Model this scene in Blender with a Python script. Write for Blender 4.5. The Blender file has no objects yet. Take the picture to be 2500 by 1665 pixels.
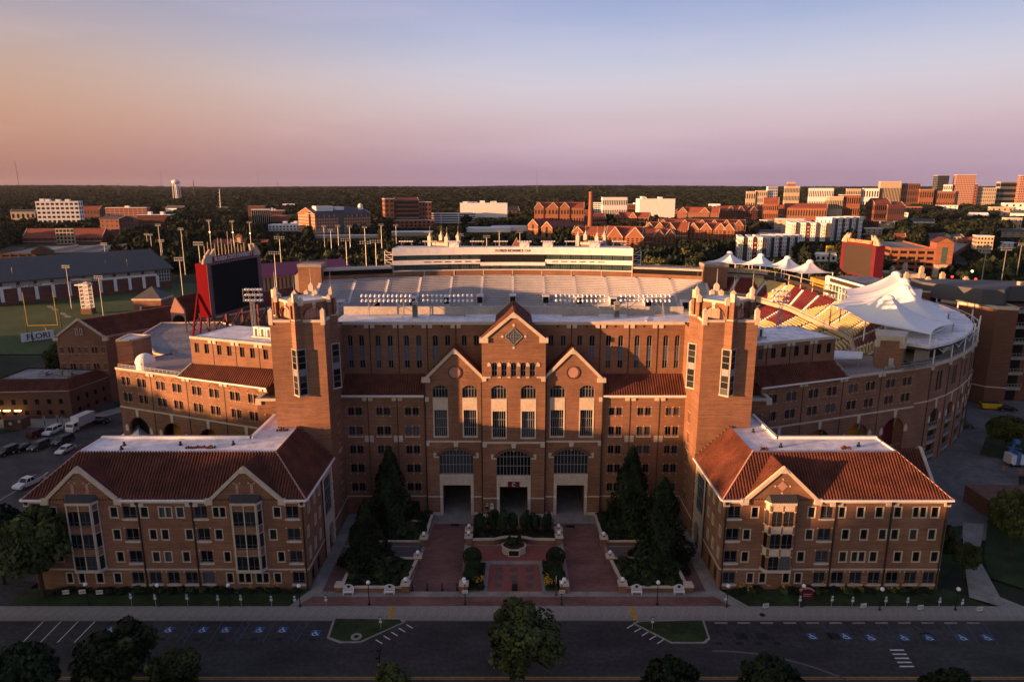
import bpy, bmesh, math, random
from mathutils import Matrix, Vector
random.seed(7)
R = math.radians
scene = bpy.context.scene
col = scene.collection
# ------------------------------------------------------------------ camera, sky, sun, exposure
CAMX, CAMZ, PITCH, FPX = -0.3, 58.0, R(12.7), 1667.0      # a small drone 58 m up
cam_data = bpy.data.cameras.new('camera'); cam = bpy.data.objects.new('camera', cam_data); col.objects.link(cam)
cam.location = (CAMX, 0, CAMZ); cam.rotation_euler = (math.pi/2 - PITCH, 0, 0)
cam_data.sensor_width = 36.0; cam_data.lens = 36.0*FPX/2500.0
cam_data.clip_start = 0.5; cam_data.clip_end = 40000
scene.camera = cam
SUN_AZ, SUN_EL = R(69), R(4.0)          # 69 degrees left of straight behind the camera, very low
sun_dir = Vector((-math.sin(SUN_AZ)*math.cos(SUN_EL), -math.cos(SUN_AZ)*math.cos(SUN_EL), math.sin(SUN_EL)))
sd = bpy.data.lights.new('sun', 'SUN'); sd.energy = 5.0; sd.angle = R(0.5); sd.color = (1.0, 0.47, 0.19)
sun = bpy.data.objects.new('sun', sd); col.objects.link(sun)
sun.rotation_euler = (-sun_dir).to_track_quat('-Z', 'Y').to_euler(); sun.location = (-200, -100, 120)
world = bpy.data.worlds.new('World'); scene.world = world; world.use_nodes = True
nt = world.node_tree; nt.nodes.clear()
def WN(t, **k):
 n = nt.nodes.new(t)
 for a, b in k.items(): setattr(n, a, b)
 return n
out = WN('ShaderNodeOutputWorld'); bg = WN('ShaderNodeBackground'); bg.inputs[1].default_value = 0.1
sky = WN('ShaderNodeTexSky', sky_type='NISHITA', sun_disc=False, sun_elevation=SUN_EL, sun_rotation=math.atan2(sun_dir.x, sun_dir.y),
   altitude=60, air_density=1.2, dust_density=3.0, ozone_density=2.0)
tc = WN('ShaderNodeTexCoord'); sep = WN('ShaderNodeSeparateXYZ'); nt.links.new(tc.outputs['Generated'], sep.inputs[0])
def WM(op, a, b=None, clamp=False):
 n = WN('ShaderNodeMath', operation=op, use_clamp=clamp)
 for i, v in enumerate((a, b)):
  if v is None: continue
  if isinstance(v, (int, float)): n.inputs[i].default_value = v
  else: nt.links.new(v, n.inputs[i])
 return n.outputs[0]
elev = WM('POWER', WM('MAXIMUM', sep.outputs[2], 0.0), 0.5)
def ramp(stops):
 n = WN('ShaderNodeValToRGB'); nt.links.new(elev, n.inputs[0]); n.color_ramp.interpolation = 'B_SPLINE'
 e = n.color_ramp.elements
 while len(e) < len(stops): e.new(0.5)
 for i, (p, c) in enumerate(stops): e[i].position = p; e[i].color = (*c, 1)
 return n.outputs[0]
# evening gradient: mauve belt at the horizon, pink above it, pale, then blue to the zenith
cool = ramp([(0.00, (.24, .165, .245)), (.14, (.30, .20, .27)), (.22, (.36, .25, .31)), (.29, (.435, .325, .36)), (.355, (.475, .42, .465)), (.41, (.40, .41, .50)), (.50, (.18, .245, .45)), (.72, (.10, .14, .26)), (1.0, (.075, .10, .18))])
warm = ramp([(0.00, (.22, .11, .105)), (.14, (.29, .135, .115)), (.22, (.35, .175, .13)), (.30, (.41, .225, .155)), (.38, (.39, .265, .205)), (.44, (.31, .255, .28)), (.52, (.20, .20, .29)), (.72, (.13, .14, .22)), (1.0, (.075, .10, .18))])
glow = ramp([(0.00, (2.2, .85, .28)), (.2, (2.3, 1.05, .42)), (.34, (2.0, 1.1, .55)), (.5, (1.3, .88, .58)), (.72, (.52, .43, .38)), (1.0, (.075, .10, .18))])
dotn = WN('ShaderNodeVectorMath', operation='DOT_PRODUCT'); nt.links.new(tc.outputs['Generated'], dotn.inputs[0])
dotn.inputs[1].default_value = (-math.sin(SUN_AZ), -math.cos(SUN_AZ), 0)
azf = WN('ShaderNodeMapRange', interpolation_type='SMOOTHSTEP'); nt.links.new(dotn.outputs['Value'], azf.inputs[0])
azf.inputs[1].default_value = -0.45; azf.inputs[2].default_value = 0.36
mixg = WN('ShaderNodeMix', data_type='RGBA'); nt.links.new(azf.outputs[0], mixg.inputs[0]); nt.links.new(cool, mixg.inputs[6]); nt.links.new(warm, mixg.inputs[7])
azg = WN('ShaderNodeMapRange', interpolation_type='SMOOTHSTEP'); nt.links.new(dotn.outputs['Value'], azg.inputs[0]); azg.inputs[1].default_value = 0.34; azg.inputs[2].default_value = 0.95
mixw = WN('ShaderNodeMix', data_type='RGBA'); nt.links.new(azg.outputs[0], mixw.inputs[0]); nt.links.new(mixg.outputs[2], mixw.inputs[6]); nt.links.new(glow, mixw.inputs[7])
# thin high cirrus streaks
mp = WN('ShaderNodeMapping'); nt.links.new(tc.outputs['Generated'], mp.inputs[0]); mp.inputs['Rotation'].default_value = (0, R(-28), R(10)); mp.inputs['Scale'].default_value = (1.2, 1.2, 9)
nz = WN('ShaderNodeTexNoise'); nt.links.new(mp.outputs[0], nz.inputs[0]); nz.inputs['Scale'].default_value = 1.6; nz.inputs['Detail'].default_value = 4
cl = WN('ShaderNodeMapRange'); nt.links.new(nz.outputs[0], cl.inputs[0]); cl.inputs[1].default_value = .48; cl.inputs[2].default_value = .8; cl.inputs[3].default_value = 0; cl.inputs[4].default_value = .22
mixc = WN('ShaderNodeMix', data_type='RGBA'); nt.links.new(cl.outputs[0], mixc.inputs[0]); nt.links.new(mixw.outputs[2], mixc.inputs[6]); mixc.inputs[7].default_value = (.62, .48, .53, 1)
scl = WN('ShaderNodeVectorMath', operation='SCALE'); nt.links.new(mixc.outputs[2], scl.inputs[0]); scl.inputs['Scale'].default_value = 5.6
mixs = WN('ShaderNodeMix', data_type='RGBA'); mixs.inputs[0].default_value = 0.92; nt.links.new(sky.outputs[0], mixs.inputs[6]); nt.links.new(scl.outputs[0], mixs.inputs[7])
nt.links.new(mixs.outputs[2], bg.inputs[0]); nt.links.new(bg.outputs[0], out.inputs[0])
scene.view_settings.view_transform = 'Standard'; scene.view_settings.look = 'None'
scene.view_settings.exposure = 1.45; scene.view_settings.gamma = 1.0; scene.view_settings.use_curve_mapping = False
scene.render.engine = 'CYCLES'
scene.cycles.max_bounces = 4; scene.cycles.diffuse_bounces = 2; scene.cycles.glossy_bounces = 2
scene.cycles.transparent_max_bounces = 4; scene.cycles.volume_bounces = 0; scene.cycles.use_denoising = True
scene.cycles.caustics_reflective = False; scene.cycles.caustics_refractive = False
# ------------------------------------------------------------------ survey helpers (photo sighting -> metres)
_s, _c = math.sin(PITCH), math.cos(PITCH)
def sight(u, v):
 a = (u-1250)/FPX; b = (v-832.5)/FPX
 return (a, _c-b*_s, -(_s+b*_c))
def on_z(u, v, z=0.0):
 d = sight(u, v); t = (z-CAMZ)/d[2]
 return Vector((CAMX+d[0]*t, d[1]*t, z))
def on_y(u, v, y):
 d = sight(u, v); t = y/d[1]
 return Vector((CAMX+d[0]*t, y, CAMZ+d[2]*t))
# ------------------------------------------------------------------ materials
MAT = {}
def mat(name, c, rough=.8, var=.25, scale=1.0, stretch=(1, 1, 1), fine=8.0, bump=0.0, spec=.3, metal=0.0, c2=None, emit=None, objvar=0.0, detail=5, patch=None):
 m = bpy.data.materials.new(name); m.use_nodes = True; MAT[name] = m
 t = m.node_tree; bs = t.nodes['Principled BSDF']
 bs.inputs['Roughness'].default_value = rough; bs.inputs['Metallic'].default_value = metal
 bs.inputs['Specular IOR Level'].default_value = spec
 if emit: bs.inputs['Emission Color'].default_value = (*emit[0], 1); bs.inputs['Emission Strength'].default_value = emit[1]
 if var <= 0:
  bs.inputs['Base Color'].default_value = (*c, 1); return m
 co = t.nodes.new('ShaderNodeTexCoord'); mp = t.nodes.new('ShaderNodeMapping'); t.links.new(co.outputs['Object'], mp.inputs[0])
 mp.inputs['Scale'].default_value = stretch
 n1 = t.nodes.new('ShaderNodeTexNoise'); t.links.new(mp.outputs[0], n1.inputs[0]); n1.inputs['Scale'].default_value = scale; n1.inputs['Detail'].default_value = detail
 n2 = t.nodes.new('ShaderNodeTexNoise'); t.links.new(mp.outputs[0], n2.inputs[0]); n2.inputs['Scale'].default_value = scale*fine; n2.inputs['Detail'].default_value = 2
 ad = t.nodes.new('ShaderNodeMath'); ad.operation = 'ADD'; t.links.new(n1.outputs[0], ad.inputs[0]); t.links.new(n2.outputs[0], ad.inputs[1])
 mr = t.nodes.new('ShaderNodeMapRange'); t.links.new(ad.outputs[0], mr.inputs[0]); mr.inputs[1].default_value = .72; mr.inputs[2].default_value = 1.28
 fac = mr.outputs[0]
 if objvar:
  oi = t.nodes.new('ShaderNodeObjectInfo'); a2 = t.nodes.new('ShaderNodeMath'); a2.operation = 'MULTIPLY_ADD'
  t.links.new(oi.outputs['Random'], a2.inputs[0]); a2.inputs[1].default_value = objvar; t.links.new(fac, a2.inputs[2])
  a3 = t.nodes.new('ShaderNodeMath'); a3.operation = 'SUBTRACT'; a3.use_clamp = True; t.links.new(a2.outputs[0], a3.inputs[0]); a3.inputs[1].default_value = objvar/2
  fac = a3.outputs[0]
 mx = t.nodes.new('ShaderNodeMix'); mx.data_type = 'RGBA'; t.links.new(fac, mx.inputs[0])
 lo = tuple(x*(1-var) for x in c); hi = tuple(min(1, x*(1+var)) for x in (c2 or c))
 mx.inputs[6].default_value = (*lo, 1); mx.inputs[7].default_value = (*hi, 1)
 colr = mx.outputs[2]
 if patch:
  n3 = t.nodes.new('ShaderNodeTexNoise'); m3 = t.nodes.new('ShaderNodeMapping'); t.links.new(co.outputs['Object'], m3.inputs[0]); m3.inputs['Scale'].default_value = patch[2] if len(patch) > 2 else (1, 1, 1)
  t.links.new(m3.outputs[0], n3.inputs[0]); n3.inputs['Scale'].default_value = patch[0]; n3.inputs['Detail'].default_value = 6; n3.inputs['Roughness'].default_value = .65
  r3 = t.nodes.new('ShaderNodeMapRange'); t.links.new(n3.outputs[0], r3.inputs[0]); r3.inputs[1].default_value = .35; r3.inputs[2].default_value = .65; r3.inputs[3].default_value = 1-patch[1]; r3.inputs[4].default_value = 1+patch[1]
  v3 = t.nodes.new('ShaderNodeVectorMath'); v3.operation = 'SCALE'; t.links.new(colr, v3.inputs[0]); t.links.new(r3.outputs[0], v3.inputs['Scale']); colr = v3.outputs[0]
 t.links.new(colr, bs.inputs['Base Color'])
 if bump:
  bp = t.nodes.new('ShaderNodeBump'); bp.inputs['Strength'].default_value = bump; bp.inputs['Distance'].default_value = .05
  t.links.new(n2.outputs[0], bp.inputs['Height']); t.links.new(bp.outputs[0], bs.inputs['Normal'])
 return m
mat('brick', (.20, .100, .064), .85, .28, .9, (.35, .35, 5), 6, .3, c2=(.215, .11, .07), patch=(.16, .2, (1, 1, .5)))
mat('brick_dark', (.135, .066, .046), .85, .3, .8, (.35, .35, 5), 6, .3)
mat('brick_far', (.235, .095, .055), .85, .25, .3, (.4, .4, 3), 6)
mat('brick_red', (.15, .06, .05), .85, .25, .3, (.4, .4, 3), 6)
mat('stone', (.52, .44, .36), .8, .16, .8, fine=6)
mat('stone_pink', (.40, .22, .18), .8, .12, .8)
mat('tile', (.115, .036, .023), .75, .4, .5, fine=9, patch=(.2, .2))
mat('tile_lit', (.19, .05, .03), .75, .35, .5, fine=9)
mat('membrane', (.76, .73, .75), .75, .14, .25, fine=7, c2=(.76, .73, .77), patch=(.5, .16))
mat('membrane_grey', (.21, .21, .23), .85, .45, .22, fine=7)
mat('membrane_tan', (.30, .24, .23), .85, .15, .3)
mat('white', (.76, .74, .73), .6, .10, .5)
mat('fabric', (.80, .79, .82), .55, .04, .2)
mat('glass', (.010, .013, .016), .2, 0, spec=.2)
_t = MAT['glass'].node_tree; _o = _t.nodes.new('ShaderNodeObjectInfo'); _r = _t.nodes.new('ShaderNodeValToRGB'); _t.links.new(_o.outputs['Random'], _r.inputs[0]); _r.color_ramp.interpolation = 'CONSTANT'
for _p, _c4 in ((0, .008), (.3, .014), (.62, .026), (.86, .05), (.95, .09)):
 _e = _r.color_ramp.elements.new(_p); _e.color = (_c4*.9, _c4, _c4*1.1, 1)
_t.links.new(_r.outputs[0], _t.nodes['Principled BSDF'].inputs['Base Color'])
mat('glass_green', (.055, .095, .095), .2, .25, .3, spec=.5)
mat('glass_dark', (.012, .014, .016), .35, 0, spec=.4)
mat('frame_blue', (.10, .12, .17), .5, .1, 1)
mat('frame_grey', (.20, .21, .24), .5, .1, 1)
mat('frame_dark', (.03, .025, .024), .5, 0)
mat('metal', (.30, .30, .31), .45, .15, 1, metal=.4)
mat('alu', (.38, .38, .42), .6, .16, .25, fine=8, metal=.15)
mat('alu_light', (.62, .60, .64), .5, .1, .25, metal=.1)
mat('steel_dark', (.05, .05, .055), .5, .1, 1)
mat('black', (.012, .012, .013), .5, 0)
mat('void', (.006, .006, .007), .9, 0)
mat('asphalt', (.036, .036, .038), .9, .35, .12, fine=14, bump=.2, patch=(.22, .32, (.35, 1, 1)))
mat('asphalt_old', (.055, .055, .058), .9, .25, .1, fine=14, patch=(.2, .3))
mat('concrete', (.25, .235, .215), .9, .22, .5, fine=8, patch=(.4, .18))
mat('concrete_light', (.42, .39, .36), .9, .18, .4, fine=8)
mat('concrete_plaza', (.125, .12, .122), .9, .28, .08, fine=10, patch=(.12, .3))
mat('paver', (.165, .088, .078), .9, .22, 1.0, (1, 2.2, 1), 9, .15, patch=(.35, .28, (.5, 1, 1)))
mat('paver_red', (.235, .085, .068), .9, .18, 1.2, fine=8)
mat('paver_grey', (.10, .085, .09), .9, .2, 1.2, fine=8)
mat('joint', (.12, .10, .095), .95, .1, 1)
mat('grass', (.022, .040, .012), .95, .45, .35, fine=12, bump=.4, patch=(.3, .35))
mat('grass_dry', (.05, .055, .022), .95, .3, .2, fine=12)
mat('field', (.050, .080, .022), .95, .25, .05, fine=8, patch=(.03, .25, (1, .4, 1)))
mat('soil', (.03, .022, .016), .95, .3, 1)
mat('leaf', (.024, .040, .012), .75, .6, .5, fine=3, objvar=.9, c2=(.05, .062, .02), spec=.2)
mat('leaf_olive', (.045, .050, .018), .75, .5, .5, fine=3, objvar=.9, c2=(.075, .07, .026), spec=.2)
mat('leaf_dark', (.014, .026, .010), .75, .6, .6, fine=3, objvar=.5, spec=.2)
mat('leaf_far', (.019, .027, .017), .85, .5, .03, fine=4, objvar=1.0, spec=.1)
mat('bark', (.045, .034, .026), .95, .3, 2)
mat('flower', (.45, .25, .02), .8, .3, 3)
mat('garnet', (.12, .011, .022), .6, .15, .5)
mat('garnet_roof', (.23, .035, .085), .6, .12, .3)
mat('red_panel', (.15, .005, .010), .9, .1, .4, spec=.05)
mat('purple_panel', (.085, .045, .07), .5, .1, .4)
mat('screen', (.010, .013, .015), .85, 0, spec=.05)
mat('screen_brown', (.05, .033, .026), .5, .1, .2)
mat('gold', (.62, .46, .22), .6, .18, .5)
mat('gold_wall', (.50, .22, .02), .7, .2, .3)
mat('cream', (.42, .34, .26), .75, .12, .3)
mat('paint_white', (.55, .55, .53), .8, .35, 2)
mat('paint_blue', (.025, .085, .21), .8, .35, 1.5)
mat('paint_blue_faded', (.04, .07, .16), .8, .3, 1.5)
mat('paint_yellow', (.42, .24, .04), .8, .35, 1.5)
mat('paint_black', (.016, .016, .017), .9, .2, 1)
mat('globe', (.80, .80, .84), .3, 0, spec=.5)
mat('car_white', (.62, .64, .68), .3, 0, spec=.6)
mat('car_black', (.012, .013, .016), .22, 0, spec=.6)
mat('car_grey', (.05, .055, .06), .25, 0, spec=.6)
mat('car_red', (.09, .01, .012), .25, 0, spec=.6)
mat('rubber', (.012, .012, .012), .8, 0)
mat('lamp_warm', (.8, .6, .25), .5, 0, emit=((1.0, .62, .18), 3.0))
mat('lamp_red', (.5, .02, .02), .5, 0, emit=((1.0, .05, .03), 1.2))
mat('yellow', (.55, .36, .02), .6, .1, 1)
mat('orange', (.55, .10, .02), .6, 0)
mat('blue_equipment', (.05, .14, .36), .5, .2, 1)
mat('roof_grey', (.075, .077, .085), .7, .1, .3)
mat('roof_navy', (.045, .042, .075), .7, .15, .3)
mat('roof_rust', (.22, .062, .040), .8, .2, .2)
mat('terrain', (.022, .030, .016), .95, .4, .01, fine=12)
mat('bark_pale', (.12, .10, .085), .9, .2, 1)
# ------------------------------------------------------------------ mesh builder and object helpers
class MB:
 def __init__(self, M=None):
  self.v = []; self.f = []; self.mi = []; self.cur = 0; self.M = M
 def P(self, p):
  p = Vector(p)
  return self.M @ p if self.M is not None else p
 def poly(self, pts, mi=None):
  n = len(self.v)
  self.v += [tuple(self.P(p)) for p in pts]; self.f.append(tuple(range(n, n+len(pts)))); self.mi.append(self.cur if mi is None else mi)
 def box(self, x0, x1, y0, y1, z0, z1, mi=None):
  n = len(self.v); mi = self.cur if mi is None else mi
  for z in (z0, z1):
   for x, y in ((x0, y0), (x1, y0), (x1, y1), (x0, y1)): self.v.append(tuple(self.P((x, y, z))))
  for q in ((0, 3, 2, 1), (4, 5, 6, 7), (0, 1, 5, 4), (1, 2, 6, 5), (2, 3, 7, 6), (3, 0, 4, 7)):
   self.f.append(tuple(n+i for i in q)); self.mi.append(mi)
 def prism(self, pts, z0, z1, mi=None, top=None, bottom=True):
  """pts: ccw 2D outline; z0,z1 numbers; top: material index of the top face"""
  mi = self.cur if mi is None else mi; n = len(pts)
  for i in range(n):
   a, b = pts[i], pts[(i+1) % n]
   self.poly([(a[0], a[1], z0), (b[0], b[1], z0), (b[0], b[1], z1), (a[0], a[1], z1)], mi)
  self.poly([(p[0], p[1], z1) for p in pts], mi if top is None else top)
  if bottom: self.poly([(p[0], p[1], z0) for p in reversed(pts)], mi)
 def extrude_y(self, pts, y0, y1, mi=None):
  """pts: outline in x,z (ccw seen from -y); solid between y0 and y1"""
  mi = self.cur if mi is None else mi; n = len(pts)
  self.poly([(p[0], y0, p[1]) for p in pts], mi); self.poly([(p[0], y1, p[1]) for p in reversed(pts)], mi)
  for i in range(n):
   a, b = pts[i], pts[(i+1) % n]
   self.poly([(a[0], y0, a[1]), (a[0], y1, a[1]), (b[0], y1, b[1]), (b[0], y0, b[1])], mi)
 def bar(self, p, q, w, h=None, mi=None, up=(0, 0, 1)):
  """square bar from p to q"""
  p = Vector(p); q = Vector(q); h = h or w; d = (q-p)
  if d.length < 1e-6: return
  d.normalize(); up = Vector(up)
  if abs(d.dot(up)) > .97: up = Vector((0, 1, 0))
  s = d.cross(up).normalized(); t = s.cross(d).normalized(); mi = self.cur if mi is None else mi
  n = len(self.v)
  for e in (p, q):
   for a, b in ((-1, -1), (1, -1), (1, 1), (-1, 1)): self.v.append(tuple(self.P(e+s*a*w/2+t*b*h/2)))
  for qd in ((0, 3, 2, 1), (4, 5, 6, 7), (0, 1, 5, 4), (1, 2, 6, 5), (2, 3, 7, 6), (3, 0, 4, 7)):
   self.f.append(tuple(n+i for i in qd)); self.mi.append(mi)
 def tube(self, p, q, r0, r1=None, n=6, mi=None, caps=True):
  p = Vector(p); q = Vector(q); r1 = r0 if r1 is None else r1; d = (q-p).normalized()
  a = Vector((1, 0, 0)) if abs(d.x) < .9 else Vector((0, 1, 0))
  s = d.cross(a).normalized(); t = d.cross(s).normalized(); mi = self.cur if mi is None else mi
  b = len(self.v)
  for e, r in ((p, r0), (q, r1)):
   for i in range(n):
    w = 2*math.pi*i/n; self.v.append(tuple(self.P(e+s*r*math.cos(w)+t*r*math.sin(w))))
  for i in range(n):
   j = (i+1) % n; self.f.append((b+i, b+n+i, b+n+j, b+j)); self.mi.append(mi)
  if caps:
   self.f.append(tuple(b+i for i in range(n))); self.mi.append(mi)
   self.f.append(tuple(b+n+i for i in reversed(range(n)))); self.mi.append(mi)
 def lathe(self, cx, cy, prof, n=12, mi=None):
  """prof: list of (r,z) from bottom to top"""
  mi = self.cur if mi is None else mi; b = len(self.v)
  for r, z in prof:
   for i in range(n):
    w = 2*math.pi*i/n; self.v.append(tuple(self.P((cx+r*math.cos(w), cy+r*math.sin(w), z))))
  for k in range(len(prof)-1):
   for i in range(n):
    j = (i+1) % n; self.f.append((b+k*n+i, b+k*n+j, b+(k+1)*n+j, b+(k+1)*n+i)); self.mi.append(mi)
  self.f.append(tuple(b+i for i in reversed(range(n)))); self.mi.append(mi)
  self.f.append(tuple(b+(len(prof)-1)*n+i for i in range(n))); self.mi.append(mi)
 def ball(self, c, r, n=10, mi=None, sq=1.0):
  self.lathe(c[0], c[1], [(max(.02*r, r*math.cos(a)), c[2]+r*sq*math.sin(a)) for a in [math.pi*(k/6-.5) for k in range(7)]], n, mi)
 def mesh(self, name, mats):
  me = bpy.data.meshes.new(name); me.from_pydata(self.v, [], self.f)
  for m in (mats if isinstance(mats, (list, tuple)) else [mats]): me.materials.append(MAT[m] if isinstance(m, str) else m)
  if any(self.mi): me.polygons.foreach_set('material_index', self.mi)
  me.update(); return me
 def build(self, name, mats, parent=None, kind=None, label=None, smooth=False):
  if name in SPLIT and parent is not None and len(self.f) < 2500:
   o = self.split(name, mats, parent, label)
   if o: return o
  me = self.mesh(name, mats)
  if smooth: me.polygons.foreach_set('use_smooth', [True]*len(me.polygons))
  return link(name, me, parent, kind=kind, label=label)
 def split(self, name, mats, parent, label):
  """pieces that do not touch become objects of their own"""
  bb = []
  for f in self.f:
   c = [self.v[i] for i in f]; bb.append([min(p[k] for p in c)-.03 for k in range(3)]+[max(p[k] for p in c)+.03 for k in range(3)])
  g = []
  for i, b in enumerate(bb):
   hit = [q for q in g if all(q[0][k] <= b[k+3] and b[k] <= q[0][k+3] for k in range(3))]
   n = [list(b), [i]]
   for q in hit: n[0] = [min(n[0][k], q[0][k]) for k in range(3)]+[max(n[0][k+3], q[0][k+3]) for k in range(3)]; n[1] += q[1]; g.remove(q)
   g.append(n)
  ch = True
  while ch:
   ch = False
   for i in range(len(g)):
    for j in range(i+1, len(g)):
     if all(g[i][0][k] <= g[j][0][k+3] and g[j][0][k] <= g[i][0][k+3] for k in range(3)):
      g[i][0] = [min(g[i][0][k], g[j][0][k]) for k in range(3)]+[max(g[i][0][k+3], g[j][0][k+3]) for k in range(3)]; g[i][1] += g[j][1]; g.pop(j); ch = True; break
    if ch: break
  if len(g) < 2 or len(g) > 90: return None
  first = None
  for _, fs in g:
   m = MB(); mp = {}
   for i in sorted(fs):
    for k in self.f[i]:
     if k not in mp: mp[k] = len(m.v); m.v.append(self.v[k])
    m.f.append(tuple(mp[k] for k in self.f[i])); m.mi.append(self.mi[i])
   o = link(name, m.mesh(name, mats), parent, label=label); first = first or o
  return first
SPLIT = {'stone_band', 'stone_block', 'wall_block', 'pane', 'stone_panel', 'corner_pinnacle', 'pinnacle', 'hip_ridge', 'coping', 'ornament', 'gable_coping', 'window_surround', 'corner_block', 'pier', 'side_window', 'balcony', 'opening', 'brick_arch', 'post', 'kiosk_wall', 'step_flashing', 'lower_fascia', 'stone_joint', 'glass_front', 'white_pier', 'bay_door', 'clerestory_glass', 'ramp_wall', 'end_wall', 'gutter', 'wall_cap', 'archway', 'name_letter_', 'blind_window', 'parapet', 'passage_'}
def link(name, me, parent=None, M=None, kind=None, label=None, local=False):
 o = bpy.data.objects.new(name, me); col.objects.link(o)
 if parent is not None:
  o.parent = parent
  if not local: o.matrix_parent_inverse = WORLD.get(parent.name, Matrix()).inverted()
 if M is not None: o.matrix_basis = M
 w = M.copy() if M is not None else Matrix()
 if parent is not None and local: w = WORLD.get(parent.name, Matrix()) @ w
 WORLD[o.name] = w
 if parent is not None: CHILD.setdefault(parent.name, []).append(o)
 if kind: o['kind'] = kind
 if label: o['label'] = label
 return o
WORLD = {}
def tag(o, label, cat, group=None):
 o['label'] = label; o['category'] = cat
 if group: o['group'] = group
 return o
def root(name, label, cat, loc=(0, 0, 0), group=None, rz=0.0):
 M = Matrix.Translation(Vector(loc)) @ Matrix.Rotation(rz, 4, 'Z')
 o = bpy.data.objects.new(name, None); col.objects.link(o); o.matrix_basis = M; o.empty_display_size = .5
 WORLD[o.name] = M
 return tag(o, label, cat, group)
def struct(name, mb, m, parent=None):
 o = mb.build(name, m, parent)
 if parent is None: o['kind'] = 'structure'
 return o
def copy_tree(src, M, label=None, group=None, parent=None):
 """copy a thing with its parts and sub-parts; M = new world matrix of the top object"""
 c = src.copy(); col.objects.link(c)
 if parent is None: c.matrix_basis = M
 else: c.parent = parent
 if label: c['label'] = label
 if group: c['group'] = group
 WORLD[c.name] = M if parent is None else Matrix()
 for ch in KIDS(src): copy_tree(ch, None, parent=c)
 return c
def KIDS(o): return CHILD.get(o.name, [])
CHILD = {}
def frame(o, a):
 """matrix of a wall frame: local x along the wall, local y into the building, z up; a = angle of local x"""
 return Matrix.Translation(Vector((o[0], o[1], o[2] if len(o) > 2 else 0))) @ Matrix.Rotation(a, 4, 'Z')
I4 = Matrix()
def wall_holes(mb, u0, u1, z0, z1, holes, depth=.3, y=0.0, mi=0, rev=None):
 us = sorted({u0, u1, *[h[0] for h in holes], *[h[1] for h in holes]}); zs = sorted({z0, z1, *[h[2] for h in holes], *[h[3] for h in holes]})
 us = [u for u in us if u0 <= u <= u1]; zs = [z for z in zs if z0 <= z <= z1]
 rev = mi if rev is None else rev
 for i in range(len(us)-1):
  j = 0
  while j < len(zs)-1:
   cu = (us[i]+us[i+1])/2
   def inside(k): 
    cz = (zs[k]+zs[k+1])/2
    return any(h[0] < cu < h[1] and h[2] < cz < h[3] for h in holes)
   if inside(j): j += 1; continue
   k = j
   while k+1 < len(zs)-1 and not inside(k+1): k += 1
   mb.poly([(us[i], y, zs[j]), (us[i+1], y, zs[j]), (us[i+1], y, zs[k+1]), (us[i], y, zs[k+1])], mi); j = k+1
 for a, b, c, d in holes:
  e = y+depth
  mb.poly([(a, y, c), (a, e, c), (a, e, d), (a, y, d)][::-1], rev); mb.poly([(b, y, c), (b, e, c), (b, e, d), (b, y, d)], rev)
  mb.poly([(a, y, d), (b, y, d), (b, e, d), (a, e, d)][::-1], rev); mb.poly([(a, y, c), (b, y, c), (b, e, c), (a, e, c)], rev)
def arc_pts(a, b, zs, rise, n=10):
 """segmental arch from (a,zs) to (b,zs)"""
 w = (b-a)/2; r = (w*w+rise*rise)/(2*rise); cz = zs+rise-r; t = math.asin(min(1, w/r)) if rise < w else math.pi/2
 return [((a+b)/2+r*math.sin(-t+2*t*i/n), cz+r*math.cos(-t+2*t*i/n)) for i in range(n+1)]
def spandrel(mb, a, b, zs, rise, y=0.0, mi=0, n=10, depth=.3, top=None):
 """fills the corners of the rectangle above a segmental arch"""
 p = arc_pts(a, b, zs, rise, n); zt = zs+rise if top is None else top
 for i in range(n):
  q, s = p[i], p[i+1]
  mb.poly([(q[0], y, q[1]), (s[0], y, s[1]), (s[0], y, zt), (q[0], y, zt)], mi)
  mb.poly([(q[0], y, q[1]), (q[0], y+depth, q[1]), (s[0], y+depth, s[1]), (s[0], y, s[1])], mi)
_wm = {}
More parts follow.
